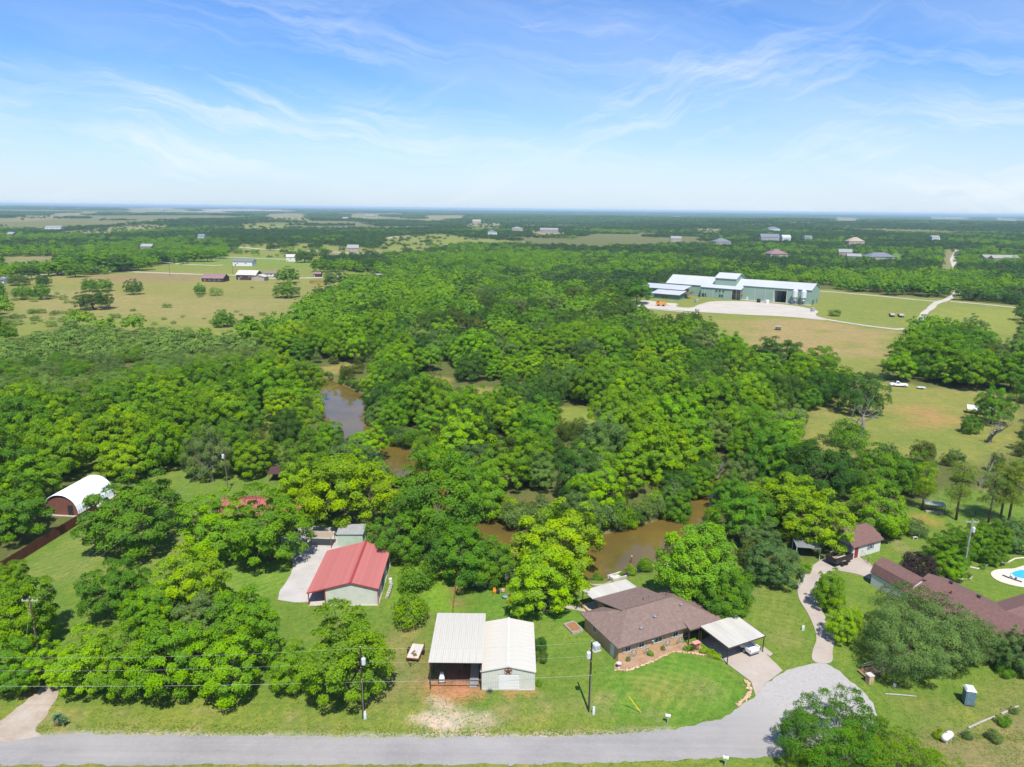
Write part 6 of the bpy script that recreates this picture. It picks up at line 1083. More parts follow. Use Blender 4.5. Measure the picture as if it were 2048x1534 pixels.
# ---------------------------------------------------------------- right hand properties
def right_side():
    t = thing('guest_house', 'small white guest house with plum shingled roof and red door', 'house', (60.8 + .3, 116.1 + .3, 0), R(26.5)); gwall(MB(), 0, 7.3, .25, 6.4, 0, 2.5, 1.7, 'x').build('wall', M_WHITE, t); gable(MB(), 0, 7.3, .25, 6.4, 2.42, 1.95, 'x', .35, .14).build('roof', M_PLUM, t); door(t, .9, .25, .05, .9, 2.05, mat('red_door', (.22, .035, .03), .5, .1, 2)); win(t, 4.6, .25, 1.45, .9, .9, 0, M_WHITE, M_TEAL); MB().box(-.08, .0, .6, 5.8, .05, 2.3).build('garage_door', M_GREY, t)
    a = math.atan2(-6.1, 2.4); t = thing('gambrel_shed', 'white shed with plum coloured gambrel roof', 'shed', (61.9, 108.6, 0), a); hw = 2.25; prof = [(-hw, 2.1), (-hw + .55, 3.55), (0, 4.35), (hw - .55, 3.55), (hw, 2.1)]
    MB().prismx([(-hw + .1, 0), (hw - .1, 0), (hw - .1, 2.2), (hw - .6, 3.5), (0, 4.25), (-hw + .6, 3.5), (-hw + .1, 2.2)], .1, 7.2).build('wall', M_WHITE, t); r = MB()
    for (ya, za), (yb, zb) in zip(prof[:-1], prof[1:]): r.add([(-.15, ya, za), (7.45, ya, za), (7.45, yb, zb), (-.15, yb, zb), (-.15, ya, za + .14), (7.45, ya, za + .14), (7.45, yb, zb + .14), (-.15, yb, zb + .14)], [(0, 3, 2, 1), (4, 5, 6, 7), (0, 1, 5, 4), (2, 3, 7, 6), (0, 4, 7, 3), (1, 2, 6, 5)])
    r.build('roof', M_PLUM, t); door(t, .1, 0, 0, 1.6, 2.1, M_GREY, R(-90))
    a = math.atan2(-9.2, 4.0); t = thing('plum_house', 'large house with long plum shingled roofs beside the pool', 'house', (66.6, 103.2, 0), a); gwall(MB(), .3, 20, -4.6, 4.6, 0, 2.5, 1.8, 'x').build('wall', M_BRICK, t); r = gable(MB(), .3, 20, -4.6, 4.6, 2.45, 2.05, 'x', .5, .15).build('roof', M_PLUM, t)
    w = MB(); w.prism([(8, 0), (15, 0), (15, 2.5), (11.5, 4.0), (8, 2.5)], 4.6, 16).build('wing_wall', M_BRICK, t); gable(MB(), 8, 15, 1.0, 16, 2.47, 1.75, 'y', .5, .15).build('wing_roof', M_PLUM, r); MB().slab([(-1.2, -3.2, 2.3), (1.2, -3.2, 2.7), (1.2, 2.2, 2.7), (-1.2, 2.2, 2.3)], .12).build('porch_roof', M_PLUM, r)
    for x, y in ((3.2, .5), (7.6, .5)): MB().lathe([(.22, 0), (.22, .25), (.32, .28), (.3, .42), (.02, .5)], (x, y, 4.3)).build('roof_vent', M_DARK, r)
    for x, y, z in ((4.8, -1.5, 3.8), (11.0, 9.0, 4.0)): MB().tube([(x, y, z), (x, y, z + .6)], .08, 8).lathe([(.16, 0), (.16, .12), (.02, .16)], (x, y, z + .6)).build('vent_pipe', M_RUST, r)
    for x in (4, 8, 12, 16): win(t, x, -4.6, 1.4, 1.2, 1.1)
    pd = smooth([tuple(p) for p in W((1980, 1146), (1990, 1140), (2010, 1138), (2030, 1138), (2050, 1130), (2110, 1125), (2110, 1178), (2050, 1176), (2020, 1170), (2000, 1164), (1985, 1156))], 2); sheet('pool_deck', pd, M_DECK, .03, .06, label='pale rounded deck around the swimming pool', cat='pool deck')
    c = at(2070, 1152); pp = [(c[0] + 3.6 * math.cos(a_) * (1 + .12 * math.cos(2 * a_)), c[1] + 2.1 * math.sin(a_), .0) for a_ in np.linspace(0, 2 * math.pi, 28)[:-1]]; t = thing('swimming_pool', 'blue swimming pool at the right edge', 'pool', (0, 0, 0)); MB().slab([(x, y, .115) for x, y, z in pp], .02).build('water', M_POOL, t)
    rim = MB(); rim.tube([(x, y, .12) for x, y, z in pp] + [(pp[0][0], pp[0][1], .12)], .1, 6); rim.build('coping', M_WSTONE, t)
    for k, (x, y) in enumerate(((2022, 1158), (2034, 1162))): p = at(x, y); t = thing('lounge_chair', ['metal lounge chair on the pool deck, nearer the gambrel shed', 'metal lounge chair on the pool deck, nearer the edge'][k], 'chair', (p[0], p[1], .09), R(40)); MB().box(-.3, .3, -.8, .4, .28, .33).build('seat', M_LTEAL, t); MB().obox((0, .7, .5), (.6, .75, .04), 0, R(40)).build('backrest', M_LTEAL, t); [MB().tube([(sx * .27, y_, 0), (sx * .27, y_, .28)], .02, 5).build('leg', M_DARK, t) for sx in (-1, 1) for y_ in (-.7, .35)]
    ep = W((1940, 1135), (1955, 1138), (1965, 1137), (1975, 1130), (1995, 1127), (2015, 1126), (2030, 1118), (2060, 1115)); t = thing('curved_edging', 'pale curved edging of the shrub bed above the pool', 'edging', (0, 0, 0)); MB().tube([(p[0], p[1], .1) for p in ep], .13, 6).build('kerb', M_DECK, t)
    ep = W((1880, 1140), (1886, 1150), (1900, 1157), (1920, 1160), (1940, 1158), (1944, 1153)); t = thing('curved_edging', 'pale curved edging of the round bed at the light pole', 'edging', (0, 0, 0)); MB().tube([(p[0], p[1], .1) for p in ep], .13, 6).build('kerb', M_DECK, t)
    # dump trailer and canopy
    t = thing('dump_trailer', 'black dump trailer loaded with debris at the end of the winding drive', 'trailer', (57.9, 115.0, 0), R(28)); MB().box(-2.2, 2.2, -1.05, -.95, .75, 1.75).box(-2.2, 2.2, .95, 1.05, .75, 1.75).box(-2.2, -2.1, -.95, .95, .75, 1.75).box(2.1, 2.2, -.95, .95, .75, 1.75).box(-2.1, 2.1, -.95, .95, .65, .75).build('tub', M_DARK, t); MB().box(-2.3, 2.3, -1.12, -.92, 1.75, 1.83).box(-2.3, 2.3, .92, 1.12, 1.75, 1.83).build('rail', M_DARK, t)
    for x in (-.5, .5):
        for s in (-1, 1): MB().tube([(x, s * 1.06, .38), (x, s * 1.26, .38)], .38, 12).build('wheel', M_TYRE, t)
    MB().tube([(2.2, -.7, .6), (3.5, 0, .55)], .06, 5).tube([(2.2, .7, .6), (3.5, 0, .55)], .06, 5).build('drawbar', M_DARK, t)
    d_ = thing('debris_load', 'heap of boards and rubble in the black dump trailer', 'debris', (57.9, 115.0, .75), R(28)); MB().blob((0, 0, .3), (1.8, .85, .5), 3, .25, 3).build('rubble', mat('rubble_heap', (.45, .33, .20), .9, .4, 6), d_)
    for k in range(10): MB().obox((random.uniform(-1.3, 1.3), random.uniform(-.5, .5), .75), (random.uniform(.5, 1.1), .16, .05), random.uniform(0, 3), random.uniform(-.4, .4)).build('board', M_STONE if k % 2 else M_WSTONE, d_)
    p = at(1612, 1122); t = thing('metal_canopy', 'small pale metal canopy beside the black dump trailer', 'canopy', (p[0] - 1.5, p[1] + 1.0, 0), R(-8)); MB().slab([(0, 0, 2.2), (4.2, 0, 2.2), (4.2, 3.2, 2.5), (0, 3.2, 2.5)], .06).build('roof', M_GALV, t); [MB().box(x, x + .08, y, y + .08, 0, 2.2 + y * .09).build('post', M_WHITE, t) for x in (.05, 4.05) for y in (.05, 3.0)]
    # chain link fences and kennel
    def link_fence(label, pts, h_=1.3, step=2.4):
        t = thing('chain_fence', label, 'fence', (pts[0][0], pts[0][1], 0)); o = np.array(pts[0]); pm = MB().tube([(0, 0, 0), (0, 0, h_)], .035, 5).mesh('post', M_DARK)
        for a_, b_ in zip(pts[:-1], pts[1:]):
            a_, b_ = np.array(a_) - o, np.array(b_) - o; n = max(1, int(np.hypot(*(b_ - a_)) / step))
            for k in range(n + 1): q = a_ + (b_ - a_) * k / n; link('post', pm, t, (q[0], q[1], 0))
            MB().tube([(a_[0], a_[1], h_), (b_[0], b_[1], h_)], .025, 4).build('top_rail', M_DARK, t); mesh_ = MB(); L = np.hypot(*(b_ - a_))
            for k in range(int(L / .4)):
                q0 = a_ + (b_ - a_) * min(1, k * .4 / L); q1 = a_ + (b_ - a_) * min(1, (k * .4 + h_) / L); mesh_.tube([(q0[0], q0[1], 0), (q1[0], q1[1], h_)], .006, 3, False); mesh_.tube([(q1[0], q1[1], 0), (q0[0], q0[1], h_)], .006, 3, False)
            mesh_.build('wire_mesh', M_GREY, t)['kind'] = 'stuff'
    link_fence('dark chain link fence behind the pines', [tuple(p) for p in W((1815, 990), (1850, 1000), (1900, 1015), (1950, 1030), (1990, 1045), (2060, 1065))]); link_fence('short chain link fence between guest house and gambrel shed', [tuple(p) for p in W((1722, 1112), (1735, 1128), (1756, 1141))], 1.2, 1.6)
    p = at(1865, 1025); t = thing('dog_kennel', 'wire dog kennel with dark flat roof under the pines', 'kennel', (p[0] - 1.6, p[1], 0), R(-20)); MB().slab([(-.1, -.1, 1.9), (3.6, -.1, 1.9), (3.6, 2.1, 1.95), (-.1, 2.1, 1.95)], .05).build('roof', M_GREY, t); [MB().tube([(x, y, 0), (x, y, 1.86)], .04, 5).build('post', M_DARK, t) for x in (0, 1.75, 3.5) for y in (0, 2.0)]; MB().box(.2, 3.2, .1, 1.2, 0, .3).build('bed', M_TANROOF, t)
    t = thing('white_bench', 'low white bench on the lawn beyond the gambrel shed', 'bench', tuple(at(1830, 1078)), R(5)); MB().box(-.55, .55, -.18, .18, .38, .45).build('seat', M_WHITE, t); [MB().box(x - .06, x + .06, -.15, .15, 0, .38).build('leg', M_WHITE, t) for x in (-.4, .4)]
    # footbridge, pillar, sign, toilet, tank, logs
    a_, b_ = at(1722, 1350), at(1850, 1322); L = float(np.hypot(*(b_ - a_)[:2])); t = thing('wooden_footbridge', 'wooden footbridge with low rails under the wide grey green tree', 'footbridge', (a_[0], a_[1], 0), math.atan2(*(b_ - a_)[[1, 0]])); pm = MB().box(0, .27, -.75, .75, .22, .28).mesh('plank', mat('deck_board', (.33, .20, .11), .9, .3, 3, .2, 15))
    for k in range(int(L / .3)): link('plank', pm, t, (k * .3, 0, 0))
    for s in (-1, 1):
        MB().box(0, L, s * .72 - .05, s * .72 + .05, .05, .2).build('beam', M_WOOD, t); MB().box(.8, L, s * .78 - .04, s * .78 + .04, .95, 1.05).box(.8, L, s * .78 - .03, s * .78 + .03, .6, .68).build('rail', M_SILV, t)
        for k in range(int(L / 1.6)): MB().box(.8 + k * 1.6, .9 + k * 1.6, s * .78 - .05, s * .78 + .05, .2, 1.05).build('post', M_SILV, t)
    p = at(1738, 1366); t = thing('brick_pillar', 'short brick pillar at the start of the footbridge', 'pillar', (p[0], p[1], 0), R(15))
    for k in range(8):
        for j in range(2): MB().box(-.36 + .37 * j, -.01 + .37 * j, -.36, .36, .15 * k, .15 * k + .135).build('brick_course', M_STONE, t)
    MB().box(-.42, .42, -.42, .42, 1.2, 1.3).build('cap', M_WSTONE, t)
    p = at(1788, 1379); t = thing('yard_sign', 'dark yard sign with white writing near the footbridge', 'sign', (p[0], p[1], 0), R(-55)); MB().box(-.3, .3, -.02, .02, .35, .95).build('board', mat('navy_board', (.02, .025, .045), .5, .1, 2), t)
    [MB().box(x - .012, x + .012, -.012, .012, 0, .35).build('stake', M_GALV, t) for x in (-.2, .2)]
    for k, (w_, z) in enumerate(((.42, .82), (.36, .68), (.44, .54), (.3, .44))): MB().box(-w_ / 2, w_ / 2, -.026, -.021, z, z + .07).build('lettering', M_WHITE, t)
    p = at(1935, 1406); t = thing('portable_toilet', 'slate blue portable toilet with pale roof standing on the grass', 'portable toilet', (p[0], p[1], 0), R(-14)); MB().box(-.55, .55, -.6, .6, .05, 2.05).build('cabin', M_TEAL, t); MB().box(-.6, .6, -.65, .65, 0, .08).build('skid', M_DARK, t); rf = MB().add([(-.62, -.67, 2.05), (.62, -.67, 2.05), (.62, .67, 2.05), (-.62, .67, 2.05), (-.45, -.5, 2.3), (.45, -.5, 2.3), (.45, .5, 2.3), (-.45, .5, 2.3)], [(0, 3, 2, 1), (0, 1, 5, 4), (1, 2, 6, 5), (2, 3, 7, 6), (3, 0, 4, 7), (4, 5, 6, 7)]).build('roof', M_LTEAL, t)
    d_ = MB().box(-.42, .42, -.63, -.6, .15, 1.95).build('door', M_TEAL, t); [MB().box(-.36 + .24 * k, -.22 + .24 * k, -.645, -.63, .25, 1.7).build('door_rib', M_TEAL, d_) for k in range(4)]; [MB().box(-.57, -.55, -.5 + .25 * k, -.36 + .25 * k, .25, 1.6).build('side_rib', M_TEAL, t) for k in range(4)]; MB().box(-.565, -.55, -.25, .25, 1.7, 1.9).build('vent', M_LTEAL, t)
    p = at(1893, 1481); t = thing('gas_tank', 'white horizontal gas tank beside the log line', 'gas tank', (p[0], p[1], 0), R(32)); MB().tube([(-.95, 0, .62), (-.85, 0, .62), (-.65, 0, .62), (.65, 0, .62), (.85, 0, .62), (.95, 0, .62)], [.08, .3, .42, .42, .3, .08], 16).build('vessel', M_WHITE, t, smooth=True); [MB().box(x - .1, x + .1, -.3, .3, 0, .3).build('foot', M_CONCR, t) for x in (-.5, .5)]; MB().lathe([(.14, 0), (.14, .16), (.02, .2)], (0, 0, 1.02)).build('valve_dome', M_WHITE, t)
    def log(label, a, b, r_=.13, m=None, name='log'): a, b = at(*a), at(*b); tag(MB().tube([(a[0], a[1], r_), ((a[0] + b[0]) / 2, (a[1] + b[1]) / 2 + .05, r_), (b[0], b[1], r_)], [r_, r_ * .95, r_ * .8], 8).build(name, m or M_SILV), label, 'log')
    log('pale log lying in the grass below the footbridge', (1770, 1389), (1832, 1394), .1); log('long pale log in the diagonal line, nearest the gas tank', (1936, 1458), (1988, 1435), .14); log('long pale log in the diagonal line, farther from the gas tank', (2002, 1430), (2036, 1414), .14); log('timber edging strip beside the low bush at the right edge', (2005, 1345), (2035, 1342), .09)
right_side()

# ---------------------------------------------------------------- dead trees in the pasture
def bare(name, label, px_, py_, h_, spread, seed, lean=0.0):
    p = at(px_, py_); t = thing(name, label, 'tree', (p[0], p[1], 0)); rr = random.Random(seed); mb = MB()
    def grow(a, d, L, r_, lev):
        pts = [a]; rad = [r_]
        for k in range(4): d = (d + Vector((rr.uniform(-.35, .35), rr.uniform(-.35, .35), rr.uniform(-.22, .25)))).normalized(); a = a + d * L / 4; pts.append(a); rad.append(r_ * (1 - .16 * (k + 1)))
        mb.tube([tuple(q) for q in pts], rad, 6 if lev < 2 else 4, False)
        if lev < 4:
            for k in range(3 if lev else 5): q = pts[rr.randint(2, 4)]; an = rr.uniform(0, 6.28); nd = Vector((math.cos(an) * spread, math.sin(an) * spread * .6, rr.uniform(-.1, .9))).normalized(); grow(q, (d * .5 + nd).normalized(), L * rr.uniform(.5, .72), rad[pts.index(q)] * rr.uniform(.62, .85), lev + 1)
    grow(Vector((0, 0, -.2)), Vector((lean, 0, 1)), h_, h_ * .12, 0); mb.build('branches', mat('bleached_wood', (.25, .225, .20), .95, .35, 4, .4, 10), t)
bare('dead_tree', 'bare dead tree with twisted grey limbs in the pasture', 1722, 874, 6.2, 1.35, 5); bare('dead_branches', 'tangle of grey bare limbs inside the half dead pasture tree', 1978, 884, 5.5, .8, 9); 
bare('fallen_snag', 'grey bare snag leaning over the creek at its upper bend', 1432, 975, 3.0, 1.2, 12, .6)
p = at(1942, 826); t = thing('white_lean_to', 'low white sheet roof in the pasture beside the half dead tree', 'shelter', (p[0] - 2, p[1] - 1, 0), R(-28)); MB().slab([(0, 0, 1.6), (8, 0, 1.6), (8, 3.2, 2.3), (0, 3.2, 2.3)], .06).build('roof', M_WHITE, t); [MB().box(x, x + .12, y, y + .12, 0, 1.55 + y * .2).build('post', M_WOOD, t) for x in (.05, 7.8) for y in (.05, 3.0)]
p = at(1842, 778); t = thing('parked_trailer', 'small pale trailer in the shade right of the pasture pickup', 'trailer', (p[0], p[1], 0), R(170)); MB().box(-1.3, 1.3, -.7, .7, .5, .75).build('bed', M_LTEAL, t); [MB().tube([(0, s * .72, .3), (0, s * .9, .3)], .3, 10).build('wheel', M_TYRE, t) for s in (-1, 1)]

# ---------------------------------------------------------------- factory
def factory():
    t = thing('green_factory', 'long pale green steel factory with light metal roofs and raised middle', 'factory', (160.9, 500.6, 0), R(-36))
    w = MB(); w.prismx([(0, 0), (22, 0), (22, 10), (11, 13.5), (0, 10)], 20.9 + 8.6, 45); w.prismx([(0, 8.2), (22, 8.2), (22, 10), (11, 13.5), (0, 10)], 20.9, 29.5); w.prismx([(0, 0), (22, 0), (22, 10), (11, 13.5), (0, 10)], 0, 20.9); w.build('main_wall', M_GREEN, t)
    MB().prismx([(-1, 0), (23, 0), (23, 8), (11, 13.4), (-1, 8)], -57, -.02).build('west_wall', M_GREEN, t); MB().box(-29, -6.5, -5, -1, 0, 7.3).build('front_block', M_GREEN, t); MB().box(-21, -6, .2, 18, 8, 14).prismx([(.2, 14), (18, 14), (9.1, 17.2)], -21, -6).build('tower_wall', M_GREEN, t)
    r = gable(MB(), 0, 45, 0, 22, 10.0, 3.6, 'x', .5, .15).build('main_roof', M_FROOF, t); gable(MB(), -57.4, -.6, -1, 23, 8.0, 5.55, 'x', .5, .15).build('west_roof', M_FROOF, t); gable(MB(), -21, -6, .2, 18, 14, 3.3, 'x', .6, .15).build('tower_roof', M_FROOF, t); MB().slab([(-29.4, -5.6, 7.5), (.2, -5.6, 7.5), (.2, 1.5, 9.4), (-29.4, 1.5, 9.4)], .15).build('front_roof', M_FROOF, t)
    for x in (8, 15, 20.9, 29.5, 34): MB().box(x - .12, x + .12, -.07, -.01, 0, 9.9).build('wall_trim', M_FROOF, t)
    for x in (-26, -20, -14, -6.6): MB().box(x - .12, x + .12, -5.07, -5.01, 0, 7.2).build('wall_trim', M_FROOF, t)
    for s in (0, 1): MB().box(20.7 + s * 8.6, 20.95 + s * 8.6, -.08, 21.9, 0, 8.2).build('bay_jamb', M_WHITE, t)
    MB().box(21, 29.4, .1, 21.9, 8.0, 8.15).build('bay_ceiling', M_GREY, t); MB().box(21, 24.5, 21.7, 21.9, 0, 8).build('bay_rear_panel', M_GREY, t)
    for x in (22, 24, 26): MB().box(x, x + .9, 15, 16, 0, 3.4).build('bay_machine', M_DARK, t)
    MB().box(27, 29, 8, 12, .4, 2.6).build('bay_machine', M_DARK, t)
    # open two storey porch
    MB().box(-6.5, 0, -5, -.4, 3.6, 3.8).build('balcony_floor', M_RUST, t); MB().box(-6.5, 0, -5.05, -5.0, 4.5, 4.6).box(-6.5, 0, -5.05, -5.0, 4.1, 4.15).build('balcony_rail', M_RUST, t)
    for x in (-6.3, -3.2, -.2): MB().box(x - .12, x + .12, -5, -4.8, 0, 7.4).build('porch_post', M_GALV, t)
    for x, z, w_, h_ in ((-26.5, 1.6, 3.2, 3.0), (-14, 1.9, 3.0, 2.4)): win(t, x, -5.0, z + .2, w_, h_ * .8, 0, M_DARK)
    for x in (-17.5, -15, -12.5): MB().box(x - .5, x + .5, -5.4, -5.0, 5.2, 5.9).build('wall_fan', M_DARK, t)
    for x in (3, 33.2): door(t, x, 0, 0, 1.1, 2.4, M_WHITE)
    for y in (5, 8.5, 17): door(t, 45, y, 0, 1.6 if y != 17 else 1.1, 3.0, M_DARK, R(90))
    for x in (-14.5, -10): win(t, -6, 12 if x < -12 else 6, 12.6, 1.0, 1.0, R(90), M_WHITE)
    MB().box(-1, 46, -2.2, -.1, 0, .35).build('apron', M_CHALK, t)
    # annex
    a = thing('factory_annex', 'low green annex with two stepped metal roofs beside the factory', 'annex', (160.9, 500.6, 0), R(-36)); MB().box(-66, -36, -22, -10, 0, 6.0).box(-52, -34, -33, -22, 0, 3.6).build('wall', mat('annex_green', (.12, .22, .165), .6, .1, .3), a); MB().slab([(-68, -22.8, 6.1), (-34.5, -22.8, 6.1), (-34.5, -9, 8.0), (-68, -9, 8.0)], .15).build('upper_roof', M_FROOF, a); MB().slab([(-54, -34.2, 3.7), (-32.6, -34.2, 3.7), (-32.6, -22, 5.5), (-54, -22, 5.5)], .15).build('lower_roof', M_FROOF, a)
    for x in (-36.2, -34.0): MB().box(x - .1, x + .1, -22.5, -22.3, 0, 6).build('post', M_GALV, a)
    MB().box(-36, -31, -21, -14, 3.4, 3.6).box(-31.1, -31, -21, -14, 3.6, 4.6).build('deck', M_RUST, a); door(a, -45, -33, 0, 1.2, 2.2, M_RUST); door(a, -42.5, -33, 0, 1.2, 2.2, M_RUST); [win(a, x, -33, 1.8, 1.2, 1.2) for x in (-49, -37.5)]; [win(a, x, -22, 5.0, 1.2, .8) for x in (-60, -57)]
    c, s = math.cos(R(-36)), math.sin(R(-36))
    def FL(x, y, z=0.0): return (160.9 + x * c - y * s, 500.6 + x * s + y * c, z)
    for x, l in ((35.5, 'white silo on steel legs at the factory, nearer the bay door'), (41, 'white silo on steel legs at the factory, nearer the corner')):
        t = thing('silo', l, 'silo', FL(x, -2.6)); MB().lathe([(.35, 2.6), (1.75, 5.0), (1.75, 9.2), (.4, 10.2), (.02, 10.3)], n=16).build('bin', M_LTEAL, t); [MB().tube([(a_ * 1.3, b_ * 1.3, 0), (a_ * 1.3, b_ * 1.3, 5.2)], .12, 6).build('leg', M_GALV, t) for a_ in (-1, 1) for b_ in (-1, 1)]; MB().torus((0, 0, 3.2), 1.7, .08, (0, 0, 1), 16, 5).build('ring', M_GALV, t)
    q = at(1322, 612); t = thing('orange_machine', 'orange farm machine parked before the factory annex', 'machine', (q[0], q[1], 0), R(-20)); MB().box(-3.2, 3.2, -1.1, 1.1, .9, 2.2).build('hopper', M_ORANGE, t); MB().tube([(3.2, 0, 1.0), (5.0, 0, .8)], .15, 6).build('drawbar', M_RUST, t); [MB().tube([(x, s * 1.15, .6), (x, s * 1.5, .6)], .6, 12).build('wheel', M_TYRE, t) for x in (-1.6, 1.6) for s in (-1, 1)]; MB().box(-2.8, -1.2, -1.0, 1.0, 2.2, 3.0).build('cab', M_RED, t)
    for x, y, l in ((1785, 634, 'long reddish hay trailer in the field, left of a pair'), (1803, 635, 'long reddish hay trailer in the field, right of a pair')):
        q = at(x, y); t = thing('hay_trailer', l, 'trailer', (q[0], q[1], 0), R(66)); MB().box(-.5, 12, -1.2, 1.2, .9, 1.2).build('bed', mat('hay_trailer_red', (.42, .16, .11), .7, .2, 1), t); [MB().tube([(x_, s * 1.0, .5), (x_, s * 1.3, .5)], .5, 10).build('wheel', M_TYRE, t) for x_ in (1.5, 9.5) for s in (-1, 1)]; MB().box(-.6, -.4, -1.2, 1.2, 1.2, 2.2).build('headboard', M_LTEAL, t); MB().tube([(-.5, 0, .9), (-2.5, 0, .6)], .1, 5).build('drawbar', M_DARK, t)
    q = at(1556, 660); t = thing('hay_feeder', 'dark cattle feeder alone in the brown field', 'feeder', (q[0], q[1], 0)); MB().torus((0, 0, .5), 1.3, .1, (0, 0, 1), 16, 5).torus((0, 0, 1.3), 1.3, .1, (0, 0, 1), 16, 5).build('ring', M_DARK, t); [MB().tube([(1.3 * math.cos(k), 1.3 * math.sin(k), 0), (1.3 * math.cos(k), 1.3 * math.sin(k), 1.4)], .08, 5).build('bar', M_DARK, t) for k in np.arange(0, 6.28, .63)]; MB().slab([(-1.6, -1.4, 1.9), (1.6, -1.4, 1.9), (1.6, 1.4, 2.1), (-1.6, 1.4, 2.1)], .08).build('roof', M_GREY, t)
    for x, y, l, m in ((1393, 605, 'grey round tank standing left on the factory yard', M_GREY), (1517, 605, 'dark bin against the factory wall, left of the bay', M_DARK), (1534, 607, 'white tank against the factory wall, left of the bay', M_WHITE), (1625, 623, 'grey tank at the right end of the factory yard', M_GREY), (1588, 607, 'white tank beside the silos', M_WHITE)):
        q = at(x, y); t = thing('yard_tank', l, 'tank', (q[0], q[1], 0)); MB().lathe([(1.2, 0), (1.25, .1), (1.25, 2.2), (1.0, 2.5), (.02, 2.6)], n=14).build('tank', m, t); MB().lathe([(.3, 2.5), (.3, 2.75), (.02, 2.8)], n=8).build('lid', M_DARK, t)
factory()

# ---------------------------------------------------------------- farms and far houses
def house(label, px_, py_, wpx, d, h, rise, rz, wm, rm, cat='house', name='farmhouse', roof='gable', nwin=3, axis='x', group=None, dr=True):
    p = at(px_, py_); w = wpx / pxm(p); HOUSES.append((p[0], p[1], w / 2)); h += .8 if 440 < py_ < 530 else 0; t = thing(name, label, cat, tuple(p), R(rz), group); x0, x1 = -w / 2, w / 2
    if roof == 'hip': MB().box(x0, x1, 0, d, -.5, h).build('wall', wm, t); hip(MB(), x0 - .6, x1 + .6, -.6, d + .6, h, rise, .2).build('roof', rm, t)
    elif roof == 'shed': MB().box(x0, x1, 0, d, -.5, h).build('wall', wm, t); MB().slab([(x0 - .4, -.5, h + .05), (x1 + .4, -.5, h + .05), (x1 + .4, d + .4, h + rise), (x0 - .4, d + .4, h + rise)], .15).build('roof', rm, t)
    else: gwall(MB(), x0, x1, 0, d, -.5, h, rise * .93, axis).build('wall', wm, t); gable(MB(), x0, x1, 0, d, h + .03, rise * 1.06, axis, .5, .2).build('roof', rm, t)
    for k in range(nwin): win(t, x0 + w * (k + .6) / (nwin + .4), 0, h * .58, min(1.4, w / 8 + .5), 1.1)
    if dr: door(t, x0 + w * .14, 0, 0, 1.1, 2.1, M_WOOD if cat == 'house' else M_GREY)
    return t
house('farmhouse with mauve brown metal roof in the green field', 425, 564, 44, 11, 3.0, 3.0, -4, M_BROWNST, M_BROWNROOF, nwin=4); house('white roofed farm barn beside the mauve roofed farmhouse', 492, 560, 40, 14, 4.2, 3.2, -4, M_BROWNST, M_WROOF, 'barn', 'barn', nwin=2); house('cream metal workshop at the end of the white roofed barn', 516, 562, 26, 9, 3.4, 1.6, -4, M_CREAM, M_WROOF, 'barn', 'barn', nwin=0, axis='y')
house('dark roofed mobile home beyond the farm barns', 543, 553, 24, 7, 2.8, 1.5, 20, M_LTEAL, M_BROWNROOF, 'mobile home', 'mobile_home', nwin=3); house('long white house with dark roof in the green field', 485, 532, 40, 11, 4.6, 1.8, -3, M_WHITE, M_BLUEROOF, nwin=2); house('small white barn beside the dark spreading tree', 582, 523, 17, 12, 4.2, 2.6, 15, M_WHITE, M_WROOF, 'barn', 'barn', nwin=1); house('small reddish pavilion beside the corral track', 634, 554, 14, 6, 2.8, 1.4, 0, M_BROWNST, M_BROWNROOF, 'pavilion', 'pavilion', nwin=0); house('dark red stable box at the end of the corral yard', 757, 559, 16, 6, 4.0, .5, 3, mat('stable_red', (.075, .03, .025), .8, .2, 1), M_GREY, 'stable', 'stable', 'shed', 0)
p = at(640, 566); t = thing('round_corral', 'round red panel corral on the pale farm yard', 'corral', tuple(p)); pm = MB().box(-.05, .05, -.05, .05, 0, 1.9).mesh('post', M_RUST); n = 30
for k in range(n): a = 2 * math.pi * k / n; link('post', pm, t, (8 * math.cos(a), 8 * math.sin(a), 0), a); q = MB(); [q.obox((8 * math.cos(a + math.pi / n), 8 * math.sin(a + math.pi / n), z), (.06, 1.7, .14), a + math.pi / n) for z in (.5, .95, 1.4, 1.8)]; q.build('rail_panel', M_RUST, t)
M_FARR = mat('far_metal_roof', (.27, .27, .26), .5, .1, .2); M_FARW = mat('far_wall', (.27, .26, .24), .8, .1, .2)
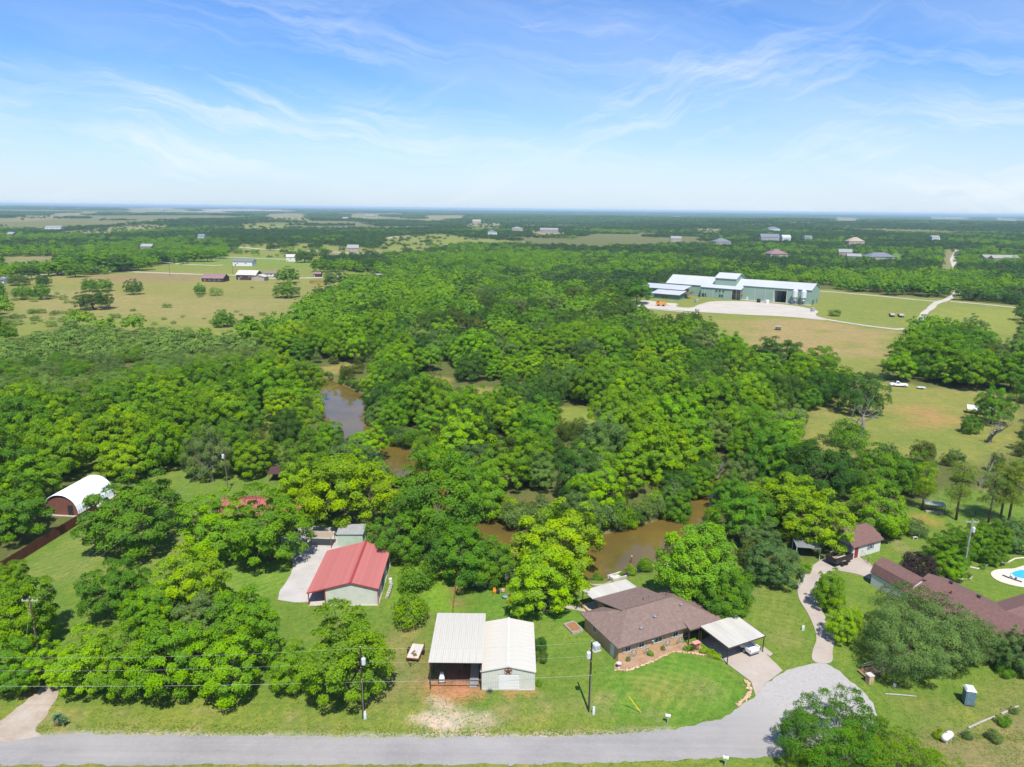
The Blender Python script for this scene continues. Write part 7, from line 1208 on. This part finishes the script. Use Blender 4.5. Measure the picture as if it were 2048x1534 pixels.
for lab, x, y, w, d, h, rise, rz, wm, rm, rf in [('pale metal barn at the left edge beyond the row of trees', 292, 500, 22, 12, 4, 3, 0, M_FARW, M_GREY, 'gable'), ('white roofed ranch house in the upper pasture grove', 706, 503, 22, 14, 4, 4, 10, M_CREAM, M_FARR, 'gable'), ('long pale building in the upper left woods', 106, 459, 32, 18, 5, 3, 2, M_LTEAL, M_FARR, 'gable'), ('white speck of a house at the far left', 20, 474, 12, 14, 5, 3, 0, M_FARW, M_FARR, 'gable'), ('small blue roofed shed at the left edge of the field', 3, 567, 10, 6, 3, 1, 0, M_LTEAL, M_BLUEROOF, 'shed'),
        ('blue roofed house deep in the left woods', 402, 480, 12, 14, 5, 4, 5, M_LTEAL, M_BLUEROOF, 'gable'), ('far house on the bright rise in the middle', 953, 448, 16, 22, 10, 7, -5, M_CREAM, M_TANROOF, 'gable'), ('long white roofed barn in the middle distance', 1098, 466, 36, 26, 7, 4, -3, M_FARW, M_FARR, 'gable'), ('pale house left of the long white roofed barn', 1035, 463, 22, 22, 7, 4, 4, M_CREAM, M_FARR, 'hip'), ('grey roofed house left of the far pale house', 985, 470, 18, 20, 6, 4, 6, M_LTEAL, M_BLUEROOF, 'hip'),
        ('white roofed small house in the woods right of centre', 1352, 484, 20, 16, 6, 4, -8, M_CREAM, M_FARR, 'gable'), ('house with dark slate hip roof among the oaks', 1447, 490, 32, 22, 5, 6, 10, M_CREAM, M_BLUEROOF, 'hip'), ('large grey blue house with long porch on the right rise', 1540, 482, 36, 18, 7, 6, -4, M_GREY, M_BLUEROOF, 'gable'), ('grey blue garage wing beside the large porch house', 1573, 482, 16, 16, 6, 5, -4, M_LTEAL, M_FROOF, 'gable'), ('pale far house above the porch house', 1548, 462, 24, 22, 6, 5, 3, M_LTEAL, M_BLUEROOF, 'hip'),
        ('teal roofed house right of the porch house', 1617, 481, 14, 14, 6, 3, 0, M_LTEAL, M_BLUEROOF, 'gable'), ('house with tan hip roof on the right rise', 1713, 490, 30, 22, 6, 7, -6, M_CREAM, M_TANROOF, 'hip'), ('house with mauve hip roof behind the factory', 1558, 515, 36, 22, 4, 6, 5, M_CREAM, M_BROWNROOF, 'hip'), ('white gabled house behind the factory, right part', 1690, 513, 24, 16, 5, 4, -20, M_CREAM, M_FARR, 'gable'), ('small white gable below the white gabled house', 1708, 520, 26, 12, 4, 3, -15, M_GREY, M_FARR, 'gable'), ('wide dark grey roof beside the green lawn on the right', 1765, 521, 52, 20, 4, 5, 4, M_CREAM, M_BLUEROOF, 'hip'), ('long white roofed house near the right edge', 2003, 523, 66, 14, 4, 3, -3, M_CREAM, M_FARW, 'gable'), ('front gable of the long white roofed house', 1996, 526, 20, 10, 5, 3, -3, M_CREAM, M_FARW, 'gable'), ('small pale barn in the right far woods', 1872, 480, 18, 14, 5, 3, 12, M_LTEAL, M_FARR, 'gable'),
        ('white shed beside the far industrial yard', 610, 421, 14, 40, 9, 4, 0, M_FARW, M_FARW, 'gable'), ('grey plant building in the far industrial yard', 505, 420, 40, 50, 9, 4, 0, M_GREY, M_FROOF, 'gable'), ('long pale store in the far industrial yard', 560, 421, 30, 50, 8, 4, 0, M_CREAM, M_TANROOF, 'gable'), ('far pale house on the left plain', 24, 415, 10, 50, 10, 5, 0, M_FARW, M_FARR, 'gable'), ('far white house left of the middle', 690, 440, 12, 30, 8, 5, 0, M_FARW, M_FARR, 'gable'), ('far white barn above the bright rise', 740, 434, 18, 30, 8, 5, 0, M_FARW, M_FARR, 'gable'), ('far cream house in the right plain', 1780, 430, 14, 50, 14, 6, 0, M_FARW, M_FARW, 'gable'), ('far white works on the right plain', 1680, 428, 12, 60, 14, 6, 0, M_FARW, M_FARW, 'gable'), ('far white farm at the right plain edge', 1950, 434, 14, 50, 12, 6, 0, M_FARW, M_FARR, 'gable'), ('far pale roof in the woods right of the white plant', 1355, 436, 12, 40, 9, 5, 0, M_CREAM, M_TANROOF, 'gable'), ('far white house in the centre plain', 1160, 412.5, 12, 90, 25, 10, 0, M_FARW, M_FARW, 'gable')]:
    house(lab, x, y, w, d, h, rise, rz, wm, rm, 'house' if 'house' in lab else 'building', 'far_house' if 'house' in lab else 'far_building', rf, 3 if y > 440 else 2)
for k, x in enumerate((523, 529, 535)): p = at(x, 421); t = thing('grain_silo', ['pale far silo, leftmost of three', 'pale far silo, middle of three', 'pale far silo, rightmost of three'][k], 'silo', tuple(p)); MB().lathe([(9, 0), (9, 32), (5, 37), (.1, 38)], n=12).build('bin', M_FARW, t); MB().lathe([(1.5, 37), (1.5, 41), (.1, 42)], n=8).build('cap', M_GREY, t)
rr = random.Random(5); SEEN = []
for k in range(26):                                                     # pale specks of buildings near the horizon
    x, y = rr.uniform(40, 2040), rr.uniform(0, 1); yy = 409 + 23 * x / 2048 + 2.6 + 7 * y * y
    house('tiny pale far building on the horizon plain ' + where(*at(x, yy)[:2]), x, yy, rr.uniform(4, 9), rr.uniform(40, 90), rr.uniform(6, 12), 4, 0, rr.choice([M_FARW, M_CREAM, M_LTEAL]), rr.choice([M_FARW, M_FARR, M_FROOF, M_TANROOF]), 'building', 'far_building', 'gable', 0, group='far buildings on the horizon', dr=False)
for px_, py_, h_, l in ((340, 552, 10, 'thin pole beside the white farm road'), (466, 548, 10, 'thin pole before the long white house'), (408, 529, 9, 'thin pole at the end of the white spur'), (215, 540, 10, 'thin pole against the lane trees')):
    p = at(px_, py_); t = thing('power_pole', l, 'utility pole', tuple(p), 0, 'far power poles'); MB().tube([(0, 0, 0), (0, 0, h_)], [.2, .14], 6).build('shaft', M_BROWNP, t); MB().box(-1, 1, -.08, .08, h_ - .9, h_ - .7).build('crossarm', M_BROWNP, t)

# ---------------------------------------------------------------- grass tufts
def grass_tufts():
    rng = np.random.default_rng(31); n = 48000; x = rng.uniform(-75, 78, n); y = 63 + rng.random(n) ** 1.3 * 60; e_ = rng.random(n) < .10                    # some hug the road edge
    y = np.where(e_, 72.2 + rng.normal(0, .5, n), y); ok = inpoly(x, y, LAWN_W) | (y < 75)
    for p in AVOID: ok &= ~inpoly(x, y, p) | ((rng.random(n) < .12) & (seg_dist(x, y, [(q[0], q[1], 0) for q in p])[0] < .35))
    for x0, x1, y0, y1 in ((-10.5, 3.8, 79.4, 91.2), (-31.5, -20, 99, 113.5), (-32, -26, 119, 123)): ok &= ~((x > x0) & (x < x1) & (y > y0) & (y < y1))
    c_, s_ = math.cos(HR), math.sin(HR); lx = (x - 14.73) * c_ + (y - 85.28) * s_; ly = -(x - 14.73) * s_ + (y - 85.28) * c_; ok &= ~((lx > 0) & (lx < 20.5) & (ly > -6.6) & (ly < 15.2)) & in_view(x, y)
    ok &= fbm(x, y, 2.2, 9) + .25 * rng.random(n) > .52; x, y = x[ok], y[ok]; n = len(x); k = 4; X = np.repeat(x, k) + rng.normal(0, .05, n * k); Y = np.repeat(y, k) + rng.normal(0, .05, n * k); Z = gz(X, Y)
    a_ = rng.uniform(0, 6.28, n * k); h_ = rng.uniform(.04, .12, n * k); w_ = rng.uniform(.03, .06, n * k); lean = rng.uniform(.05, .16, n * k); ca_, sa_ = np.cos(a_), np.sin(a_)
    V = np.stack([np.stack([X - sa_ * w_, Y + ca_ * w_, Z], -1), np.stack([X + sa_ * w_, Y - ca_ * w_, Z], -1), np.stack([X + ca_ * lean, Y + sa_ * lean, Z + h_], -1)], 1).reshape(-1, 3)
    me = fast_mesh('grass_tufts', V, np.arange(3 * n * k).reshape(-1, 3), leaf_mat('grass_blade', trans=.4, hue=.06)); at_ = me.attributes.new('tint', 'FLOAT', 'POINT'); at_.data.foreach_set('value', np.repeat(rng.random(n * k).astype(np.float32), 3))
    o = link('grass_tufts', me); o.color = (.19, .27, .045, 1); tag(o, 'tufts of longer grass in the lawns and along the road', 'grass', kind='stuff'); print('tufts', n)
grass_tufts()

# ================================================================== far woodland (one mass) and haze
def far_woods():
    def stops(*cs): return [(i / (len(cs) - 1), c) for i, c in enumerate(cs)]
    LM = [leaf_mat('far_leaf_pecan', stops((0.116, 0.246, 0.021), (0.140, 0.287, 0.021), (0.181, 0.329, 0.018), (0.099, 0.222, 0.028)), .22), leaf_mat('far_leaf_elm', stops((0.059, 0.143, 0.025), (0.080, 0.175, 0.025), (0.106, 0.175, 0.048), (0.069, 0.149, 0.029)), .22), leaf_mat('far_leaf_oak', stops((0.036, 0.086, 0.023), (0.050, 0.115, 0.025), (0.074, 0.143, 0.038), (0.043, 0.104, 0.029), (0.090, 0.132, 0.053)), .22), leaf_mat('far_leaf_mesquite', stops((.16, .265, .06), (.20, .315, .066), (.13, .23, .05), (.18, .28, .06)), .28)]
    pc = bpy.data.collections.new('far_tree_shapes')
    def proto(name, seed, Rr, H, z0, n, cr, per, size, m, flat=.75):
        rng = np.random.default_rng(seed); C = dome(rng, n, Rr - cr[0] * .7, z0 + cr[0] * .5, H - cr[0] * .5, .5, cr[0] * 1.35, 1.0, .3); me = leaf_cloud(name, rng, C, rng.uniform(cr[0], cr[1], len(C)), per, size, m, flat)
        o = bpy.data.objects.new(name, me); pc.objects.link(o)
    P = 0
    for k in range(3): proto('a%02d' % P, 50 + k, 5.2, 10.5, 1.2, 44, (.85, 1.3), 40, .75, LM[0]); P += 1
    for k in range(3): proto('a%02d' % P, 60 + k, 5.0, 9.5, .8, 44, (.85, 1.25), 40, .7, LM[1]); P += 1
    for k in range(3): proto('a%02d' % P, 70 + k, 5.0, 8.2, .6, 44, (.8, 1.2), 40, .65, LM[2]); P += 1
    for k in range(3): proto('a%02d' % P, 80 + k, 3.6, 5.4, .4, 24, (.8, 1.3), 36, .6, LM[3], .62); P += 1
    rng = np.random.default_rng(77)
    def grove(seed, span, ntree, m):                                   # for beyond 2.5 km: a patch of crowns
        r2 = np.random.default_rng(seed); C = np.stack([r2.uniform(-span, span, ntree), r2.uniform(-span, span, ntree), r2.uniform(3.0, 5.5, ntree)], -1)
        me = leaf_cloud('a%02d' % P, r2, C, r2.uniform(4.5, 7.5, ntree), 46, 3.4, m, .75, .6, cc=np.array([0, 0, -60.0])); o = bpy.data.objects.new('a%02d' % P, me); pc.objects.link(o)
    for k in range(4): grove(90 + k, 34, 40, LM[2 if k % 2 else 1]); P += 1
    PT = [(x, y, s, 3 * k + int(rng.integers(3))) for x, y, s, k in STUFF]
    def open_front(x, y):
        ok = np.ones(len(x), bool)
        for hx, hy, hw in HOUSES:
            D = math.hypot(hx, hy); ux, uy = hx / D, hy / D; al = (x - hx) * ux + (y - hy) * uy; ac = np.abs((x - hx) * -uy + (y - hy) * ux)
            ok &= ~((ac < hw + 3) & (al < 28) & (al > -np.clip(D * .04, 25, 110)))
        return ok
    def band(x0, x1, y0, y1, sp, seed, smin, smax, cover, kinds):
        x, y = scatter(x0, x1, y0, y1, sp, seed); m = (free(x, y) | ((rng.random(len(x)) < .10) & (y > 850))) & open_front(x, y); x, y = x[m], y[m]
        n1 = fbm(x * .8, y * .55, 260, 21); m = (n1 > .5 - cover) & far_enough(x, y, .6); x, y = x[m], y[m]
        kn = fbm(x, y, 160, 31) + .3 * (rng.random(len(x)) - .5)
        for i in range(len(x)):
            k = kinds[int(np.clip((kn[i] - .25) / .5 * len(kinds), 0, len(kinds) - 1))]; PT.append((x[i], y[i], rng.uniform(smin, smax), 3 * k + int(rng.integers(3))))
    band(-560, -330, 108, 560, 7.5, 101, .7, 1.15, .9, [2, 1, 0, 0]); band(330, 560, 108, 560, 7.5, 102, .7, 1.15, .9, [2, 1, 1, 0])
    band(-900, 900, 560, 1000, 8.2, 103, .5, 1.1, .18, [2, 2, 1, 0, 0]); band(-1900, 1900, 1000, 2100, 11, 104, .55, 1.15, .095, [2, 2, 2, 1, 2, 0]); 
    band(-3000, 3000, 2100, 3300, 17, 105, .7, 1.6, .075, [2, 2, 2, 1])
    for y0, y1, sp, sc, cov in ((3300, 5500, 62, 1.0, .08), (5500, 9000, 95, 1.5, .09), (9000, 15000, 150, 2.2, .16), (15000, 26000, 260, 3.6, .2)):
        x, y = scatter(-y1 * .78, y1 * .78, y0, y1, sp, int(y0)); m = free(x, y) & open_front(x, y) & (fbm(x * .7, y * .4, y0 * .22, 41) > .5 - cov); x, y = x[m], y[m]
        for i in range(len(x)): PT.append((x[i], y[i], sc * rng.uniform(.85, 1.15), 12 + int(rng.integers(4))))
    A = np.array(PT); me = bpy.data.meshes.new('far_woodland'); me.vertices.add(len(A))
    co = np.stack([A[:, 0], A[:, 1], gz(A[:, 0], A[:, 1])], -1).astype(np.float32); me.vertices.foreach_set('co', co.ravel())
    big = A[:, 3] >= 12
    for nm, tp, v in (('idx', 'INT', A[:, 3].astype(np.int32)), ('rot', 'FLOAT', (rng.random(len(A)) * 6.28).astype(np.float32)), ('scl', 'FLOAT', A[:, 2].astype(np.float32)), ('tall', 'FLOAT', np.where(big, np.minimum(A[:, 2] ** .35, 1.5), A[:, 2] * rng.uniform(.7, 1.1, len(A)) * np.where(A[:, 1] > 900, .8, 1)).astype(np.float32))):
        a = me.attributes.new(nm, tp, 'POINT'); a.data.foreach_set('value', v)
    o = link('far_woodland', me); tag(o, 'countless trees covering the plain out to the horizon', 'woodland', kind='stuff')
    ng = bpy.data.node_groups.new('far_woodland', 'GeometryNodeTree'); ng.interface.new_socket('Geometry', in_out='INPUT', socket_type='NodeSocketGeometry'); ng.interface.new_socket('Geometry', in_out='OUTPUT', socket_type='NodeSocketGeometry')
    N, Lk = ng.nodes, ng.links; gi, go = N.new('NodeGroupInput'), N.new('NodeGroupOutput'); ip = N.new('GeometryNodeInstanceOnPoints'); ci = N.new('GeometryNodeCollectionInfo'); ci.inputs[0].default_value = pc; ci.inputs[1].default_value = True; ci.inputs[2].default_value = True
    def na(n_, t_): q = N.new('GeometryNodeInputNamedAttribute'); q.data_type = t_; q.inputs[0].default_value = n_; return [s_ for s_ in q.outputs if s_.enabled][0]
    def comb(x, y, z):
        q = N.new('ShaderNodeCombineXYZ')
        for s_, v in zip(q.inputs, (x, y, z)):
            if v is not None: Lk.new(v, s_)
        return q.outputs[0]
    sc_ = na('scl', 'FLOAT'); Lk.new(gi.outputs[0], ip.inputs['Points']); Lk.new(ci.outputs[0], ip.inputs['Instance']); ip.inputs['Pick Instance'].default_value = True; Lk.new(na('idx', 'INT'), ip.inputs['Instance Index'])
    Lk.new(comb(None, None, na('rot', 'FLOAT')), ip.inputs['Rotation']); Lk.new(comb(sc_, sc_, na('tall', 'FLOAT')), ip.inputs['Scale']); Lk.new(ip.outputs[0], go.inputs[0])
    md = o.modifiers.new('scatter', 'NODES'); md.node_group = ng
    print('far points', len(A), 'trees', N_TREE[0])
far_woods()
def haze():
    m = bpy.data.materials.new('haze'); m.use_nodes = True; g = G(m.node_tree); g.n.clear()
    v = g.add('ShaderNodeVolumePrincipled', {'Color': (.60, .84, 1.0, 1), 'Density': HAZE, 'Anisotropy': 0.0}); o = g.add('ShaderNodeOutputMaterial'); g.l.new(v.outputs[0], o.inputs['Volume'])
    b = MB().box(-46000, 46000, -1000, 46500, -60, 70).build('haze', m); tag(b, 'thin bluish summer haze over the plain', 'haze', kind='stuff')
HAZE = 7.5e-5
haze()
